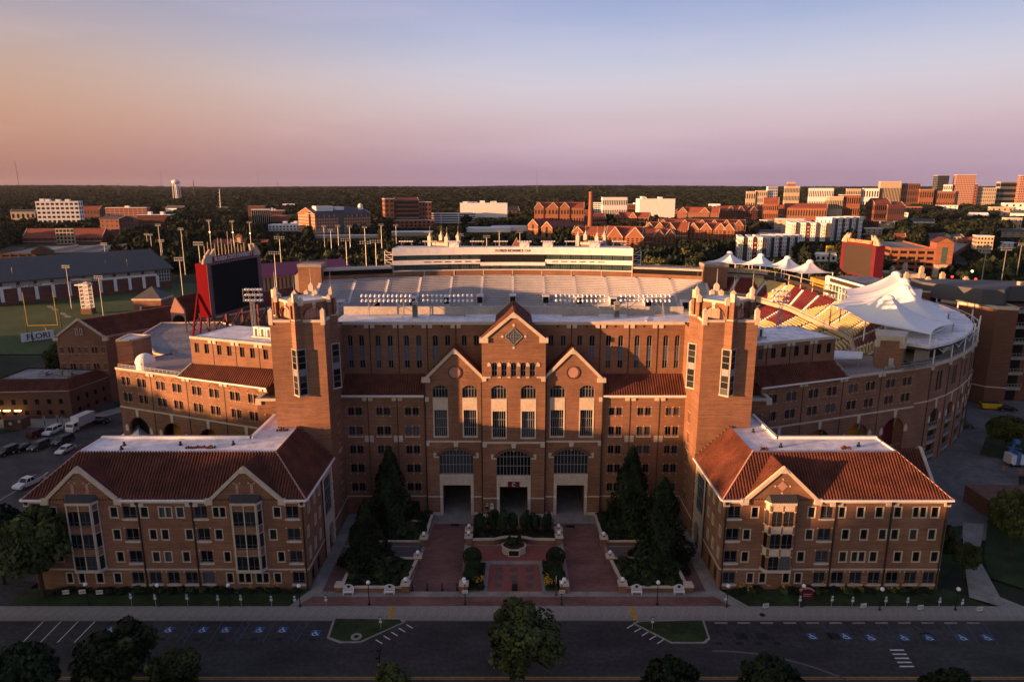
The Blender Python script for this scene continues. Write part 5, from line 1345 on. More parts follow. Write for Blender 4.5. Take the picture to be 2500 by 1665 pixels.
for i in range(4): cone_tent(nm[i], [Lr[i][0], Lr[i][1], Lr[i+1][1], Lr[i+1][0]], Pk[i], 'merged tents above the curved deck', .09)
fp = [on_z(*A_, 32.0) for A_ in (((1200+2140/3.68), 380+875/3.68), (1800+195/3.364, 380+818/3.364), (1800+415/3.364, 380+838/3.364), (1800+600/3.364, 380+870/3.364))]
nm = ['leftmost of the four small white peaked tents at the far right corner of the bowl', 'second small peaked tent from the left at the far corner of the bowl', 'third small peaked tent from the left at the far corner of the bowl', 'rightmost small peaked tent, next to the club lounge']
for i, p in enumerate(fp):
 t = (fp[min(i+1, 3)]-fp[max(i-1, 0)]); t.z = 0; t.normalize(); nrm = Vector((t.y, -t.x, 0)); 
 if nrm.x > 0: nrm = -nrm
 h = 6.2; q = Vector((p.x, p.y, 0))
 cs = [q-t*h+nrm*7, q+t*h+nrm*7, q+t*h-nrm*5, q-t*h-nrm*5]
 cone_tent(nm[i], [(c.x, c.y, 28.6) for c in cs], p, 'peaked tents at the far corner of the bowl', .06)
def terrace_club():
 r = root('club_concourse', 'dark concourse with white posts beneath the small peaked tents', 'building', (96, 240, 24))
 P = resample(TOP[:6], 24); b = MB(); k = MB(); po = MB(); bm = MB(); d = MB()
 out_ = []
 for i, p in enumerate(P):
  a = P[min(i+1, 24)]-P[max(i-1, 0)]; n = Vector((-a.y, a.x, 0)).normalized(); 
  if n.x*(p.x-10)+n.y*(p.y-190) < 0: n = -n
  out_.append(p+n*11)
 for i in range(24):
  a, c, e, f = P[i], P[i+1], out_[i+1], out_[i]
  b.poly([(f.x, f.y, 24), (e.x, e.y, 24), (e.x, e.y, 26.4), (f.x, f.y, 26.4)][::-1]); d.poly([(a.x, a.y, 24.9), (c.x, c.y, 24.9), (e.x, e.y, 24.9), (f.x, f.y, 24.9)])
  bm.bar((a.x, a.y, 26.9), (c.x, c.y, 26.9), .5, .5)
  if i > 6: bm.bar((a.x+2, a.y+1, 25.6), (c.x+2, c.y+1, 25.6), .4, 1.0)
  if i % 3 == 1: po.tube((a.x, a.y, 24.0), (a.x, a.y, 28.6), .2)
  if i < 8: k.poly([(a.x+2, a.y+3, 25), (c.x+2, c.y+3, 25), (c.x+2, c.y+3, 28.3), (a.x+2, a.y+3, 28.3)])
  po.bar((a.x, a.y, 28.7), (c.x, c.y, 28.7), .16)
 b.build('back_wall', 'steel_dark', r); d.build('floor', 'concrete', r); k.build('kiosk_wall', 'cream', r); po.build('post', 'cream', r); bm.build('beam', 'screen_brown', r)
 g = MB(); q = on_z(1700+1560/5.6, 580+680/5.6, 25); g.box(q.x+1, q.x+6, q.y-8, q.y+3, 25, 28.2); g.build('kiosk', 'gold_wall', r)
terrace_club()
def lounge():
 r = root('club_lounge', 'white framed club lounge with a glass front behind the garnet seats', 'building', (103, 196, 24))
 x0, x1, ya, yb, z0, z1 = 96.9, 110, 182, 210, 25.0, 31.2
 b = MB(); b.box(x0+.4, x1, ya, yb, z0-2, z1); b.build('wall', 'white', r)
 g = MB(); g.poly([(x0+.35, ya, z0+.4), (x0+.35, yb-1, z0+.4), (x0+.35, yb-1, z0+4.2), (x0+.35, ya, z0+4.2)][::-1]); g.build('glass_front', 'glass_green', r)
 f = MB()
 for i in range(15): y = ya+i*(yb-ya)/14; f.bar((x0+.25, y, z0), (x0+.25, y, z0+4.3), .14 if i % 3 else .3)
 f.bar((x0+.25, ya, z0+2.3), (x0+.25, yb, z0+2.3), .12); f.bar((x0+.2, ya, z0+4.4), (x0+.2, yb, z0+4.4), .4); f.bar((x0+.2, yb, z0), (x0+.2, yb, z1), .8); f.bar((x0+.3, ya, z1), (x0+.3, yb, z1), .5)
 f.build('frame', 'white', r)
 d = MB(); d.box(x0+.3, x0+.42, ya, yb-1.5, z0+4.7, z1-.4); d.build('ribbon_board', 'screen_brown', r)
 t = MB(); t.box(x0+.6, x1-.1, ya+.1, yb-.1, z1, z1+.06); t.build('roof', 'membrane_grey', r)
lounge()
# ------------------------------------------------------------------ rounded corner building with the roof deck
def rotunda():
 r = root('rotunda_building', 'rounded brick corner building with balconied arches, right of the shaded range', 'building', (98, 150, 0))
 W = [(82.2, 134.9), (86.9, 137.0), (93.4, 141.4), (99.6, 146.8), (105.6, 153.0), (110, 158.2), (113.4, 162.9), (117.2, 171.5), (119.5, 181), (120.5, 192)]
 w = MB(); wins = []; arches = []
 bal = MB(); ba2 = MB(); dk = MB()
 for i in range(len(W)-1):
  a, b = W[i], W[i+1]; Lw = math.hypot(b[0]-a[0], b[1]-a[1]); F = frame((*a, 0), math.atan2(b[1]-a[1], b[0]-a[0])); w.M = F
  if i == 0: wall_holes(w, 0, Lw, 0, 22.3, [], .3); continue
  m = Lw/2; h = [(m-1.3, m+1.3, 15.9, 20.3), (m-1.9, m+1.9, 0, 12.0)]
  wall_holes(w, 0, Lw, 0, 22.3, h, .6); spandrel(w, m-1.9, m+1.9, 10.0, 1.89, depth=.6, top=12.0)
  window(r, F, m-1.3, m+1.3, 15.9, 20.3, 'pair'); wins.append((F, m))
  dk.M = F; dk.poly([(m-1.9, .6, 0), (m+1.9, .6, 0), (m+1.9, .6, 12), (m-1.9, .6, 12)])
  bal.M = F; ba2.M = F
  for z in (1.2, 4.6, 7.8):
   ba2.box(m-1.9, m+1.9, -.05, .5, z-.6, z)
   bal.bar((m-1.9, .02, z+1.1), (m+1.9, .02, z+1.1), .1); bal.bar((m-1.9, .02, z+.1), (m+1.9, .02, z+.1), .08)
   for k in range(6): bal.bar((m-1.9+k*.76, .02, z), (m-1.9+k*.76, .02, z+1.1), .09)
 w.build('wall', 'brick', r); dk.build('opening', 'glass_dark', r); bal.build('railing', 'metal', r); ba2.build('balcony', 'concrete', r)
 s = MB()
 for i in range(len(W)-1):
  a, b = W[i], W[i+1]; Lw = math.hypot(b[0]-a[0], b[1]-a[1]); s.M = frame((*a, 0), math.atan2(b[1]-a[1], b[0]-a[0])); m = Lw/2
  s.box(0, Lw, -.1, .05, 14.05, 14.35); s.box(0, Lw, -.25, .3, 21.7, 22.5); s.box(-.4, .4, -.3, .1, 21.0, 21.7)
  if i: 
   s.extrude_y([(m-.25, 12.0), (m+.25, 12.0), (m+.35, 14.05), (m-.35, 14.05)], -.13, .02)
   for q in (-1, 1): s.extrude_y([(m+q*2.3-.35, 9.2), (m+q*2.3+.35, 9.2), (m+q*2.3+.35, 10.2), (m+q*2.3, 10.7), (m+q*2.3-.35, 10.2)], -.13, .02)
 s.build('stone_band', 'stone', r)
 p = MB()
 for i in range(1, len(W)-1): F = frame((*W[i], 0), math.atan2(W[i+1][1]-W[i][1], W[i+1][0]-W[i][0])); p.M = F; p.box(-.08, .08, -.1, .02, 0, 21)
 p.build('wall_joint', 'frame_dark', r)
 fl = MB(); fl.poly([(*q, 22.28) for q in W]+[(98, 192, 22.28), (84, 150, 22.28)]); fl.build('terrace_floor', 'concrete', r)
 # railing, roof deck on posts, trusses
 rl = MB(); 
 for i in range(len(W)-1):
  a, b = W[i], W[i+1]
  for z in (23.7, 22.8): rl.bar((*a, z), (*b, z), .08)
  for k in range(9): t = k/9; x, y = a[0]+(b[0]-a[0])*t, a[1]+(b[1]-a[1])*t; rl.bar((x, y, 22.5), (x, y, 23.7), .06)
 rl.build('terrace_railing', 'metal', r)
 D = [(80.2, 138.6), (84.4, 134.6), (91.3, 138.9), (97.6, 144.4), (103.2, 150.4), (108, 157), (111.6, 164.2), (115, 173), (117, 183), (118, 192)]
 dm = MB(); inner = [(100, 192), (96, 172), (88, 158), (80.5, 146)]
 dm.poly([(*q, 26.6) for q in D+inner]); 
 for i in range(len(D)-1): dm.poly([(*D[i], 26.0), (*D[i+1], 26.0), (*D[i+1], 26.6), (*D[i], 26.6)])
 dm.build('roof_deck', 'membrane', r)
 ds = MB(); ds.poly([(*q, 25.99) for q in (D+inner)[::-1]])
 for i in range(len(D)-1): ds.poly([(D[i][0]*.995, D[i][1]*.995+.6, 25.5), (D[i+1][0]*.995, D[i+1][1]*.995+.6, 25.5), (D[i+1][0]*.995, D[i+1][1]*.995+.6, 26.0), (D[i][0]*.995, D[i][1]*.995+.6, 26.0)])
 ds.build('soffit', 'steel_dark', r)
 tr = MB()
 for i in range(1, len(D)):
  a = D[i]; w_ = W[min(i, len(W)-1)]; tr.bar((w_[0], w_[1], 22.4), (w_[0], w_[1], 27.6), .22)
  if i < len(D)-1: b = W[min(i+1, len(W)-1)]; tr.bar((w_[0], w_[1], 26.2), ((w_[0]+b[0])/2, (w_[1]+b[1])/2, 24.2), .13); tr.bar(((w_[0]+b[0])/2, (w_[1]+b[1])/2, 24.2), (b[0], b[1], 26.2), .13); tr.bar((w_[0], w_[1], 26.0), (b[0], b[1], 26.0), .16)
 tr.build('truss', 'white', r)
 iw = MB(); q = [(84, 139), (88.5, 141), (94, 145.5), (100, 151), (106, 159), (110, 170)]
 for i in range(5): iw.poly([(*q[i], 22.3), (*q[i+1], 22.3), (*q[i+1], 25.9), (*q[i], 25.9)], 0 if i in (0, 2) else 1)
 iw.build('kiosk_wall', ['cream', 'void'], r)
rotunda()
def stair_block_right():
 r = root('stair_block', 'square brick stair block with stone corners, standing in front of the merged white tents', 'building', (77, 138, 20))
 a, b, c, d = (73.4, 134.2), (77.9, 132.8), (81.2, 137.6), (76, 140)
 w = MB(); w.prism([a, b, c, d], 18, 28.0); w.build('wall', 'brick', r)
 k = MB(); o = [(p[0]+(p[0]-77)*.05, p[1]+(p[1]-136.2)*.05) for p in (a, b, c, d)]; k.prism(o, 28.0, 29.0); k.build('coping', 'stone', r)
 k = MB(); k.box(77.2, 78.3, 132.5, 133.1, 26.6, 28.0); k.box(73.1, 73.8, 133.9, 134.6, 26.6, 28.0); k.build('corner_block', 'stone', r)
 k = MB(); k.box(75.6, 76.5, 133.2, 133.4, 22.2, 24.4); k.build('door', 'concrete_light', r)
 s = root('steel_stair', 'grey steel stair and landing beside the stair block in front of the tents', 'stairs', (79.5, 132.6, 22)) ; b_ = MB()
 for k in range(8): b_.bar((77.8+k*.75, 131.6, 22.3+k*.16), (77.8+k*.75, 133.0, 22.3+k*.16), .5, .1)
 for yy in (131.6, 133.0): b_.bar((77.5, yy, 23.3), (84, yy, 24.4), .1); b_.bar((77.5, yy, 22.3), (84, yy, 23.4), .16)
 for k in range(12): x = 77.5+k*.58; b_.bar((x, 131.6, 22.3+k*.1), (x, 131.6, 23.3+k*.1), .06)
 b_.build('stair_frame', 'metal', s)
 t = root('roof_shelter', 'low pale shelter roof beside the stair block behind the shaded range', 'shelter', (68, 136, 22)); b_ = MB()
 b_.prism([(63.5, 134), (70.5, 134), (73, 138.5), (66.5, 140)], 24.1, 24.5); b_.build('roof', 'white', t); b_ = MB()
 for p in ((64, 134.3), (70, 134.3), (72, 138), (67, 139.4)): b_.bar((*p, 22.1), (*p, 24.1), .18)
 for i in range(8): b_.bar((63.6+i*.9, 133.8, 22.2), (63.6+i*.9, 133.8, 23.3), .07)
 b_.bar((63.5, 133.8, 23.3), (70.5, 133.8, 23.3), .08); b_.build('post', 'metal', t)
 for i in range(3): b_ = MB(); x, y = 74.2+i*1.0, 131.5+i*.5; b_.lathe(x, y, [(.32, 22.2), (.32, 22.9), (.2, 23.2)], 8); o_ = b_.build('roof_fan', 'metal'); tag(o_, ['left', 'middle', 'right'][i]+' one of three small roof fans on the tan flat roof by the stair block', 'roof fan', 'roof fans by the stair block')
stair_block_right()
# ------------------------------------------------------------------ scoreboards
def scoreboard(side):
 L = side == 'left'
 if L:
  q = lambda x, y, Y: on_y(440+x/5.607, 580+y/5.607, Y)
  a = q(235, 380, 168); b = q(360, 385, 170); c = q(1090, 195, 194)
  zt, zb = 39.3, 25.7; z2t = q(1090, 195, 194).z; panel, edge, scr = 'red_panel', 'purple_panel', 'screen'
  lab = 'big left scoreboard with a dark screen, red flank and a row of poles behind'
 else:
  q = lambda x, y, Y: on_y(1800+x/3.364, 380+y/3.364, Y)
  a = q(865, 685, 247); b = q(1145, 735, 228); c = q(1250, 740, 229)
  zt, zb = 38.9, 28.0; panel, edge, scr = 'red_panel', 'garnet', 'screen_brown'
  lab = 'right scoreboard with a brown screen and a dark red flank above the club lounge'
 r = root('scoreboard', lab, 'scoreboard', ((a.x+c.x)/2, (a.y+c.y)/2, 20), 'stadium scoreboards')
 P, Q = (b, c) if L else (a, b)
 ang = math.atan2(Q.y-P.y, Q.x-P.x); Ln = math.hypot(Q.x-P.x, Q.y-P.y); M = frame((P.x, P.y, 0), ang); dp = 3.2
 w = MB(M); w.box(0, Ln, .05, dp, zb, zt); w.build('casing', panel if L else 'garnet', r)
 f = MB(M); e = 1.7
 f.box(0, e, -.05, .05, zb, zt); f.box(Ln-e, Ln, -.05, .05, zb, zt); f.box(e, Ln-e, -.05, .05, zt-.5, zt); f.box(e, Ln-e, -.05, .05, zb, zb+.4); f.build('border', edge, r)
 s = MB(M); s.box(e, Ln-e, -.02, .06, zb+.4, zt-.5); s.build('screen', scr, r)
 t = MB(M); t.box(Ln*.12, Ln*.88, .2, 1.0, zt, zt+1.5); t.build('name_board', 'garnet', r)
 text_mesh('sign_letter', 'FLORIDA STATE UNIVERSITY', 1.5, 'paint_white' if L else 'gold', r, M @ frame((Ln*.5, .16, zt+.75), 0), .04, Ln*.74/20.5)
 # paired feather-like finials: stepped pointed fins at both ends
 for x0, d in ((Ln*.02, 1), (Ln*.10, 1), (Ln*.90, -1), (Ln*.98, -1)):
  h = MB(M); pts = []
  h.extrude_y([(x0-d*1.3, zt), (x0+d*.4, zt), (x0+d*1.5, zt+1.6), (x0+d*1.9, zt+3.4), (x0+d*.9, zt+2.7), (x0+d*.6, zt+2.4), (x0-d*.2, zt+2.0), (x0-d*.3, zt+1.5), (x0-d*1.0, zt+1.0)] if d > 0 else [(x0-d*1.3, zt), (x0+d*.4, zt), (x0+d*1.5, zt+1.6), (x0+d*1.9, zt+3.4), (x0+d*.9, zt+2.7), (x0+d*.6, zt+2.4), (x0-d*.2, zt+2.0), (x0-d*.3, zt+1.5), (x0-d*1.0, zt+1.0)][::-1], .3, .8)
  h.build('finial', 'cream', r)
 lg = MB(M)
 for x in ([.8, Ln*.35, Ln*.65, Ln-.8]): lg.bar((x, 1.6, 12), (x, 1.6, zb), .5); 
 for i in range(3): x = .8+i*Ln*.3; lg.bar((x, 1.6, 20), (x+Ln*.3, 1.6, zb), .3)
 lg.build('leg', 'garnet', r)
 if L:
  st = MB(M)
  for k in (0, 1): st.bar((-.1+k*1.2, dp, zb+6-k*4), (-5.5+k*3, 3.5, 15), .38)
  st.build('strut', 'red_panel', r)
  for i in range(13):
   p = M @ Vector((Ln*(.14+.72*i/12), 2.6, 0)); hh = (6.5 if i in (4, 5, 7) else 4.2)+1.0*math.sin(i)
   b = MB(); b.tube((p.x, p.y, zt), (p.x, p.y, zt+hh), .12, .08, 6); b.build('flagpole', 'cream', r)
scoreboard('left'); scoreboard('right')
# structure below the left board: brick end block, dark steelwork, grey roofs
def simple_building(name, label, cat, outline, z0, z1, wallm, roofm=None, group=None, coping=True, rows=(), roof_label=None, wstyle='dark', skip=None, winw=1.3, pitch=3.2):
 """flat-roofed building on any outline (ccw) with rows of recessed-look windows as parts"""
 cx = sum(p[0] for p in outline)/len(outline); cy = sum(p[1] for p in outline)/len(outline)
 r = root(name, label, cat, (cx, cy, z0), group)
 w = MB(); n = len(outline); wl = []
 for i in range(n):
  a, b = outline[i], outline[(i+1) % n]; Lw = math.hypot(b[0]-a[0], b[1]-a[1]); F = frame((*a, 0), math.atan2(b[1]-a[1], b[0]-a[0])); w.M = F
  h = []
  nx, ny = (b[1]-a[1]), -(b[0]-a[0])
  vis = (nx*(CAMX-a[0])+ny*(0-a[1])) > 0
  if vis and rows and (skip is None or i not in skip):
   k = int((Lw-1.5)/pitch); off = (Lw-k*pitch)/2
   for j in range(k):
    for zz0, zz1 in rows: h.append((off+j*pitch+pitch/2-winw/2, off+j*pitch+pitch/2+winw/2, zz0, zz1))
  wall_holes(w, 0, Lw, z0, z1, h, .25); wl.append((F, h))
 w.build('wall', wallm, r)
 for F, h in wl:
  for q in h: window(r, F, *q, wstyle)
 if coping:
  c = MB()
  for i in range(n):
   a, b = outline[i], outline[(i+1) % n]; Lw = math.hypot(b[0]-a[0], b[1]-a[1]); c.M = frame((*a, 0), math.atan2(b[1]-a[1], b[0]-a[0])); c.box(.0, Lw-.35, -.12, .35, z1, z1+.4)
  c.build('coping', 'stone', r)
 if roofm: f = MB(); f.poly([(*p, z1+.1) for p in outline]); f.build('roof_deck', roofm, r)
 return r
simple_building('end_block', 'brick end block with a stained grey curved roof behind the sunlit left range', 'building', [(-80, 148), (-64, 138), (-58, 146), (-62, 168), (-80, 184), (-96, 183), (-93, 166)], 0, 21.6, 'brick_dark', 'membrane_grey', coping=True)
simple_building('lift_block', 'small brick lift block with a white roof, behind the white dome', 'building', [(-82.0, 137.3), (-79.2, 138.2), (-77.5, 142.5), (-82.6, 143.5)], 20, 26.9, 'brick', 'white')
r = root('steel_gantry', 'dark steel gantry with cross bracing under the left scoreboard', 'gantry', (-70, 180, 0)); b = MB()
for i in range(9):
 x, y = -84+i*2.6, 172+i*2.4; b.bar((x, y, 10), (x, y, 26), .3); b.bar((x, y, 25), (x+2.6, y+2.4, 20), .2); b.bar((x, y, 20), (x+2.6, y+2.4, 25), .2); b.bar((x, y, 18), (x+2.6, y+2.4, 18), .3)
b.build('steelwork', 'steel_dark', r)
b = MB(); b.poly([(-62, 150, 24), (-50, 136, 27), (-46, 146, 21), (-58, 162, 17)]); b.poly([(-58, 162, 17), (-46, 146, 21), (-44, 160, 12), (-52, 172, 10)], 1)
o = b.build('corner_stand', ['membrane_grey', 'alu']); tag(o, 'grey sloping corner stand behind the left tower', 'grandstand')
b = MB(); b.prism([(-75, 225), (-55, 218), (-50, 228), (-72, 246)], 8, 18.5); o = b.build('end_stand', 'membrane_grey'); tag(o, 'pale weathered concourse slab left of the silver bleachers', 'building')
# right: tall shaded blocks beyond the curved corner
def right_block():
 r = root('tower_block', 'tall shaded brick block with a stone band and dark attic, behind the curved corner building', 'building', (150, 190, 0))
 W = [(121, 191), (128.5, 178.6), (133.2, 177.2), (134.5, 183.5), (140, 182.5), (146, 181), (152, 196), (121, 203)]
 w = MB(); w.prism(W, 0, 26.3); w.build('wall', 'brick_dark', r)
 s = MB(); ring_band(s, [(p[0], p[1]-.08) for p in W[:4]], 26.3, 27.2, .8); ring_band(s, [(p[0], p[1]-.08) for p in W[:3]], 4.9, 5.2, .2); s.build('stone_band', 'stone', r)
 a = MB(); a.prism([(118, 196), (125.5, 181), (131, 180.4), (137, 187), (150, 186), (153, 196), (120, 205)], 27.2, 31.3); a.build('attic', 'roof_grey', r)
 g = MB(); 
 for k in range(6):
  z = .2+k*4.3; g.box(134.6, 140, 181.0, 182.4, z+3.1, z+3.9)
 g.build('balcony', 'concrete', r); g = MB()
 for k in range(6): z = .2+k*4.3; g.bar((134.6, 180.9, z+4.9), (140, 180.9, z+4.9), .1); [g.bar((134.6+j*.9, 180.9, z+3.9), (134.6+j*.9, 180.9, z+4.9), .07) for j in range(7)]
 g.build('railing', 'metal', r)
 y = MB(); y.box(133.9, 134.45, 181.5, 183.6, 0, 25); y.build('stair_strip', 'gold_wall', r)
 d = MB(); d.box(134.7, 139.8, 182.35, 182.45, 0, 25.5); d.build('opening', 'void', r)
 v = MB(); v.box(141, 143, 188, 190, 31.3, 32.3); v.build('roof_vent', 'cream', r)
right_block()
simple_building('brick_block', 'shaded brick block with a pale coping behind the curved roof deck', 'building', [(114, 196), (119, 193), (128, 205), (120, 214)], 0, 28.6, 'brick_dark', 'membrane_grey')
# crown of the far corner tower: four white pinnacles joined by parapets
def crown(label, cx, cy, z0, hw, group, body=True):
 r = root('corner_tower', label, 'tower', (cx, cy, z0-10), group)
 b = MB(); b.box(cx-hw, cx+hw, cy-hw, cy+hw, 4, z0); b.build('wall', 'brick_dark', r)
 p = MB()
 for dx, dy in ((-1, -1), (1, -1), (1, 1), (-1, 1)):
  x, y = cx+dx*hw, cy+dy*hw
  p.prism([(x-1, y-1), (x+1, y-1), (x+1, y+1), (x-1, y+1)], z0-.5, z0+1.1); p.prism([(x-.6, y-.6), (x+.6, y-.6), (x+.6, y+.6), (x-.6, y+.6)], z0+1.1, z0+3.2); p.prism([(x-.35, y-.35), (x+.35, y-.35), (x+.35, y+.35), (x-.35, y+.35)], z0+3.2, z0+3.7)
 p.build('pinnacle', 'cream', r)
 q = MB()
 for s in (-1, 1): q.box(cx-hw+1, cx+hw-1, cy+s*hw-.4, cy+s*hw+.4, z0-.5, z0+.9); q.box(cx+s*hw-.4, cx+s*hw+.4, cy-hw+1, cy+hw-1, z0-.5, z0+.9)
 q.build('parapet', 'stone', r)
q = on_z(2060+1290/5.35, 580+640/5.35, 29)
crown('white four-pinnacled crown of the far corner tower, beyond the tall shaded block', q.x, q.y+4, 28.5, 5.6, 'pinnacled crowns of the right corner', body=False)
q = on_z(2060+640/5.35, 580+450/5.35, 29); crown('more distant pinnacled tower crown just right of the right scoreboard', q.x+2, q.y, 28, 5.0, 'pinnacled crowns of the right corner', body=False)
# ------------------------------------------------------------------ ground, plaza, street
g = MB(); g.poly([(-14000, -3000, -.30), (14000, -3000, -.30), (14000, 16000, -.30), (-14000, 16000, -.30)]); struct('ground', g, 'terrain')
def sheet(name, pts, z, m, parent=None, th=None):
 b = MB()
 if th: b.prism(pts, z-th, z)
 else: b.poly([(p[0], p[1], z) for p in pts])
 return struct(name, b, m, parent)
ROAD = sheet('road', [(-140, 40), (140, 40), (140, 82.8), (-140, 82.8)], 0.0, 'asphalt')
sheet('lot_ground', [(-150, 110), (-70.6, 92), (-70.6, 107), (-64, 118), (-80, 134), (-92, 158), (-112, 182), (-150, 166.5)], -.02, 'asphalt_old')
sheet('side_road', [(-150, 92), (-82, 86), (-72, 86), (-70.7, 112), (-90, 112), (-150, 130)], -.05, 'asphalt')
sheet('yard_ground', [(62.6, 108), (78, 105), (84, 104), (104, 131), (150, 135), (150, 178), (120, 192), (105.6, 153), (93.4, 141.4), (82, 134), (62, 125)], -.01, 'concrete_plaza')
sheet('lawn', [(-72, 86.2), (-32.2, 86.2), (-29.9, 90.6), (-72, 90.6)], .03, 'grass'); sheet('lawn', [(31.0, 90.6), (33.6, 86.2), (67.5, 86.2), (64, 90.6)], .03, 'grass')
sheet('lawn', [(62.7, 90.7), (71, 99), (79, 110), (62.7, 107)], .02, 'grass'); sheet('lawn', [(75.2, 99), (72.5, 93.5), (80, 86.2), (140, 86.2), (140, 100), (84, 111)], .02, 'grass')
sheet('lawn', [(103.3, 142.1), (110, 138.4), (150, 138), (150, 156), (112.6, 153.6)], .03, 'grass')
sheet('path', [(66, 88.4), (69, 86.2), (72.3, 86.2), (70.5, 88.5), (74.5, 99), (83, 110.5), (79.6, 111), (72.3, 99.5)], .035, 'concrete')
# kerbed sidewalk of single slabs along the street
SW = sheet('sidewalk', [(-140, 82.85), (140, 82.85), (140, 86.2), (-140, 86.2)], .08, 'joint', th=.2)
slab = None
for i in range(100):
 x = -76+i*1.52
 if slab is None: b = MB(); b.box(0, 1.49, 0, 3.2, -.05, .03); slab = b.mesh('slab', 'concrete')
 sk = .0
 link('slab', slab if i % 7 else slab, SW, Matrix.Translation((x, 82.95, .075+random.uniform(-.004, .004))))
for x in (-17.0, 16.5): b = MB(); b.poly([(x-.35, 82.9, .112), (x+.35, 82.9, .112), (x+.2, 86.1, .112), (x-.5, 86.1, .112)] if x < 0 else [(x-.2, 82.9, .112), (x+.5, 82.9, .112), (x+.3, 86.1, .112), (x-.4, 86.1, .112)]); b.build('yellow_stripe', 'paint_yellow', SW)
# plaza: pavers, bands, lawns with walls
PLZ = sheet('paved_ground', [(-32.0, 86.2), (33.4, 86.2), (30.2, 90.5), (30.15, 114.3), (-30.1, 114.3), (-30.1, 90.5)], .02, 'concrete')
def pave(pts, m='paver', z=.05): b = MB(); b.prism(pts, z-.04, z); return b.build('paving_field', m, PLZ)
pave([(-30.9, 86.35), (30.9, 86.35), (29.0, 88.55), (-29.3, 88.55)])
pave([(-15.6, 89.9), (-7.9, 89.9), (-8.4, 110.6), (-14.0, 110.6)]); pave([(15.9, 89.9), (8.3, 89.9), (8.3, 110.6), (14.2, 110.6)][::-1])
pave([(-8.4, 104.2), (8.3, 104.2), (8.3, 110.6), (-8.4, 110.6)])
pave([(-28.2, 89.9), (-25.6, 89.9), (-25.6, 97.6), (-28.2, 97.6)]); pave([(25.6, 89.9), (28.2, 89.9), (28.2, 97.6), (25.6, 97.6)])
pave([(-28.2, 98.4), (-15.4, 98.4), (-15.2, 102.6), (-28.2, 102.6)], 'paver_grey'); pave([(15.6, 98.4), (28.2, 98.4), (28.2, 102.6), (15.3, 102.6)], 'paver_grey')
pave([(-28.2, 103.2), (-26.6, 103.2), (-26.6, 113), (-28.2, 113)]); pave([(26.6, 103.2), (28.2, 103.2), (28.2, 113), (26.6, 113)])
pave([(-7.0, 98.4), (7.0, 98.4), (7.0, 103.0), (-7.0, 103.0)], 'paver_red')
pave([(-4.0, 89.9), (4.2, 89.9), (3.9, 97.3), (-3.8, 97.3)], 'paver_red')
for i in range(3):
 for j in range(3):
  x, y = -2.35+i*2.4, 91.4+j*2.2
  if (i, j) != (1, 0): b = MB(); b.box(x-.55, x+.55, y-.6, y+.6, .05, .062); b.build('inscribed_panel', 'paver_grey', PLZ)
for sx in (-1, 1):
 for i in range(3):
  for j in range(2): x, y = sx*(18.0+i*2.6), 99.6+j*1.8; b = MB(); b.box(x-.75, x+.75, y-.55, y+.55, .05, .06); b.build('inscribed_panel', 'joint', PLZ)
def planter(label, walls, fill, fz, grp, pillars=()):
 r = root('planting_bed', label, 'planter', (fill[0][0], fill[0][1], 0), grp)
 w = MB(); c = MB()
 for a, b in walls: w.bar((*a, .35), (*b, .35), .38, .7); c.bar((*a, .76), (*b, .76), .5, .14)
 w.build('wall', 'brick', r); c.build('wall_cap', 'stone', r)
 s = MB(); s.poly([(*p, fz) for p in fill]); s.build('soil', 'grass', r)
 return r
def pillar(x, y, h, label, lamp=True):
 r = root('lamp_pillar', label, 'lamp post', (x, y, 0), 'brick lamp pillars of the plaza')
 b = MB(); b.box(x-.55, x+.55, y-.55, y+.55, 0, h); b.build('shaft', 'brick', r); b = MB(); b.box(x-.68, x+.68, y-.68, y+.68, h, h+.28); b.build('cap', 'stone', r)
 if lamp: b = MB(); b.lathe(x, y, [(.16, h+.28), (.08, h+.5)], 8); b.build('socket', 'black', r); b = MB(); b.ball((x, y, h+.78), .32, 12); b.build('globe', 'globe', r, smooth=True)
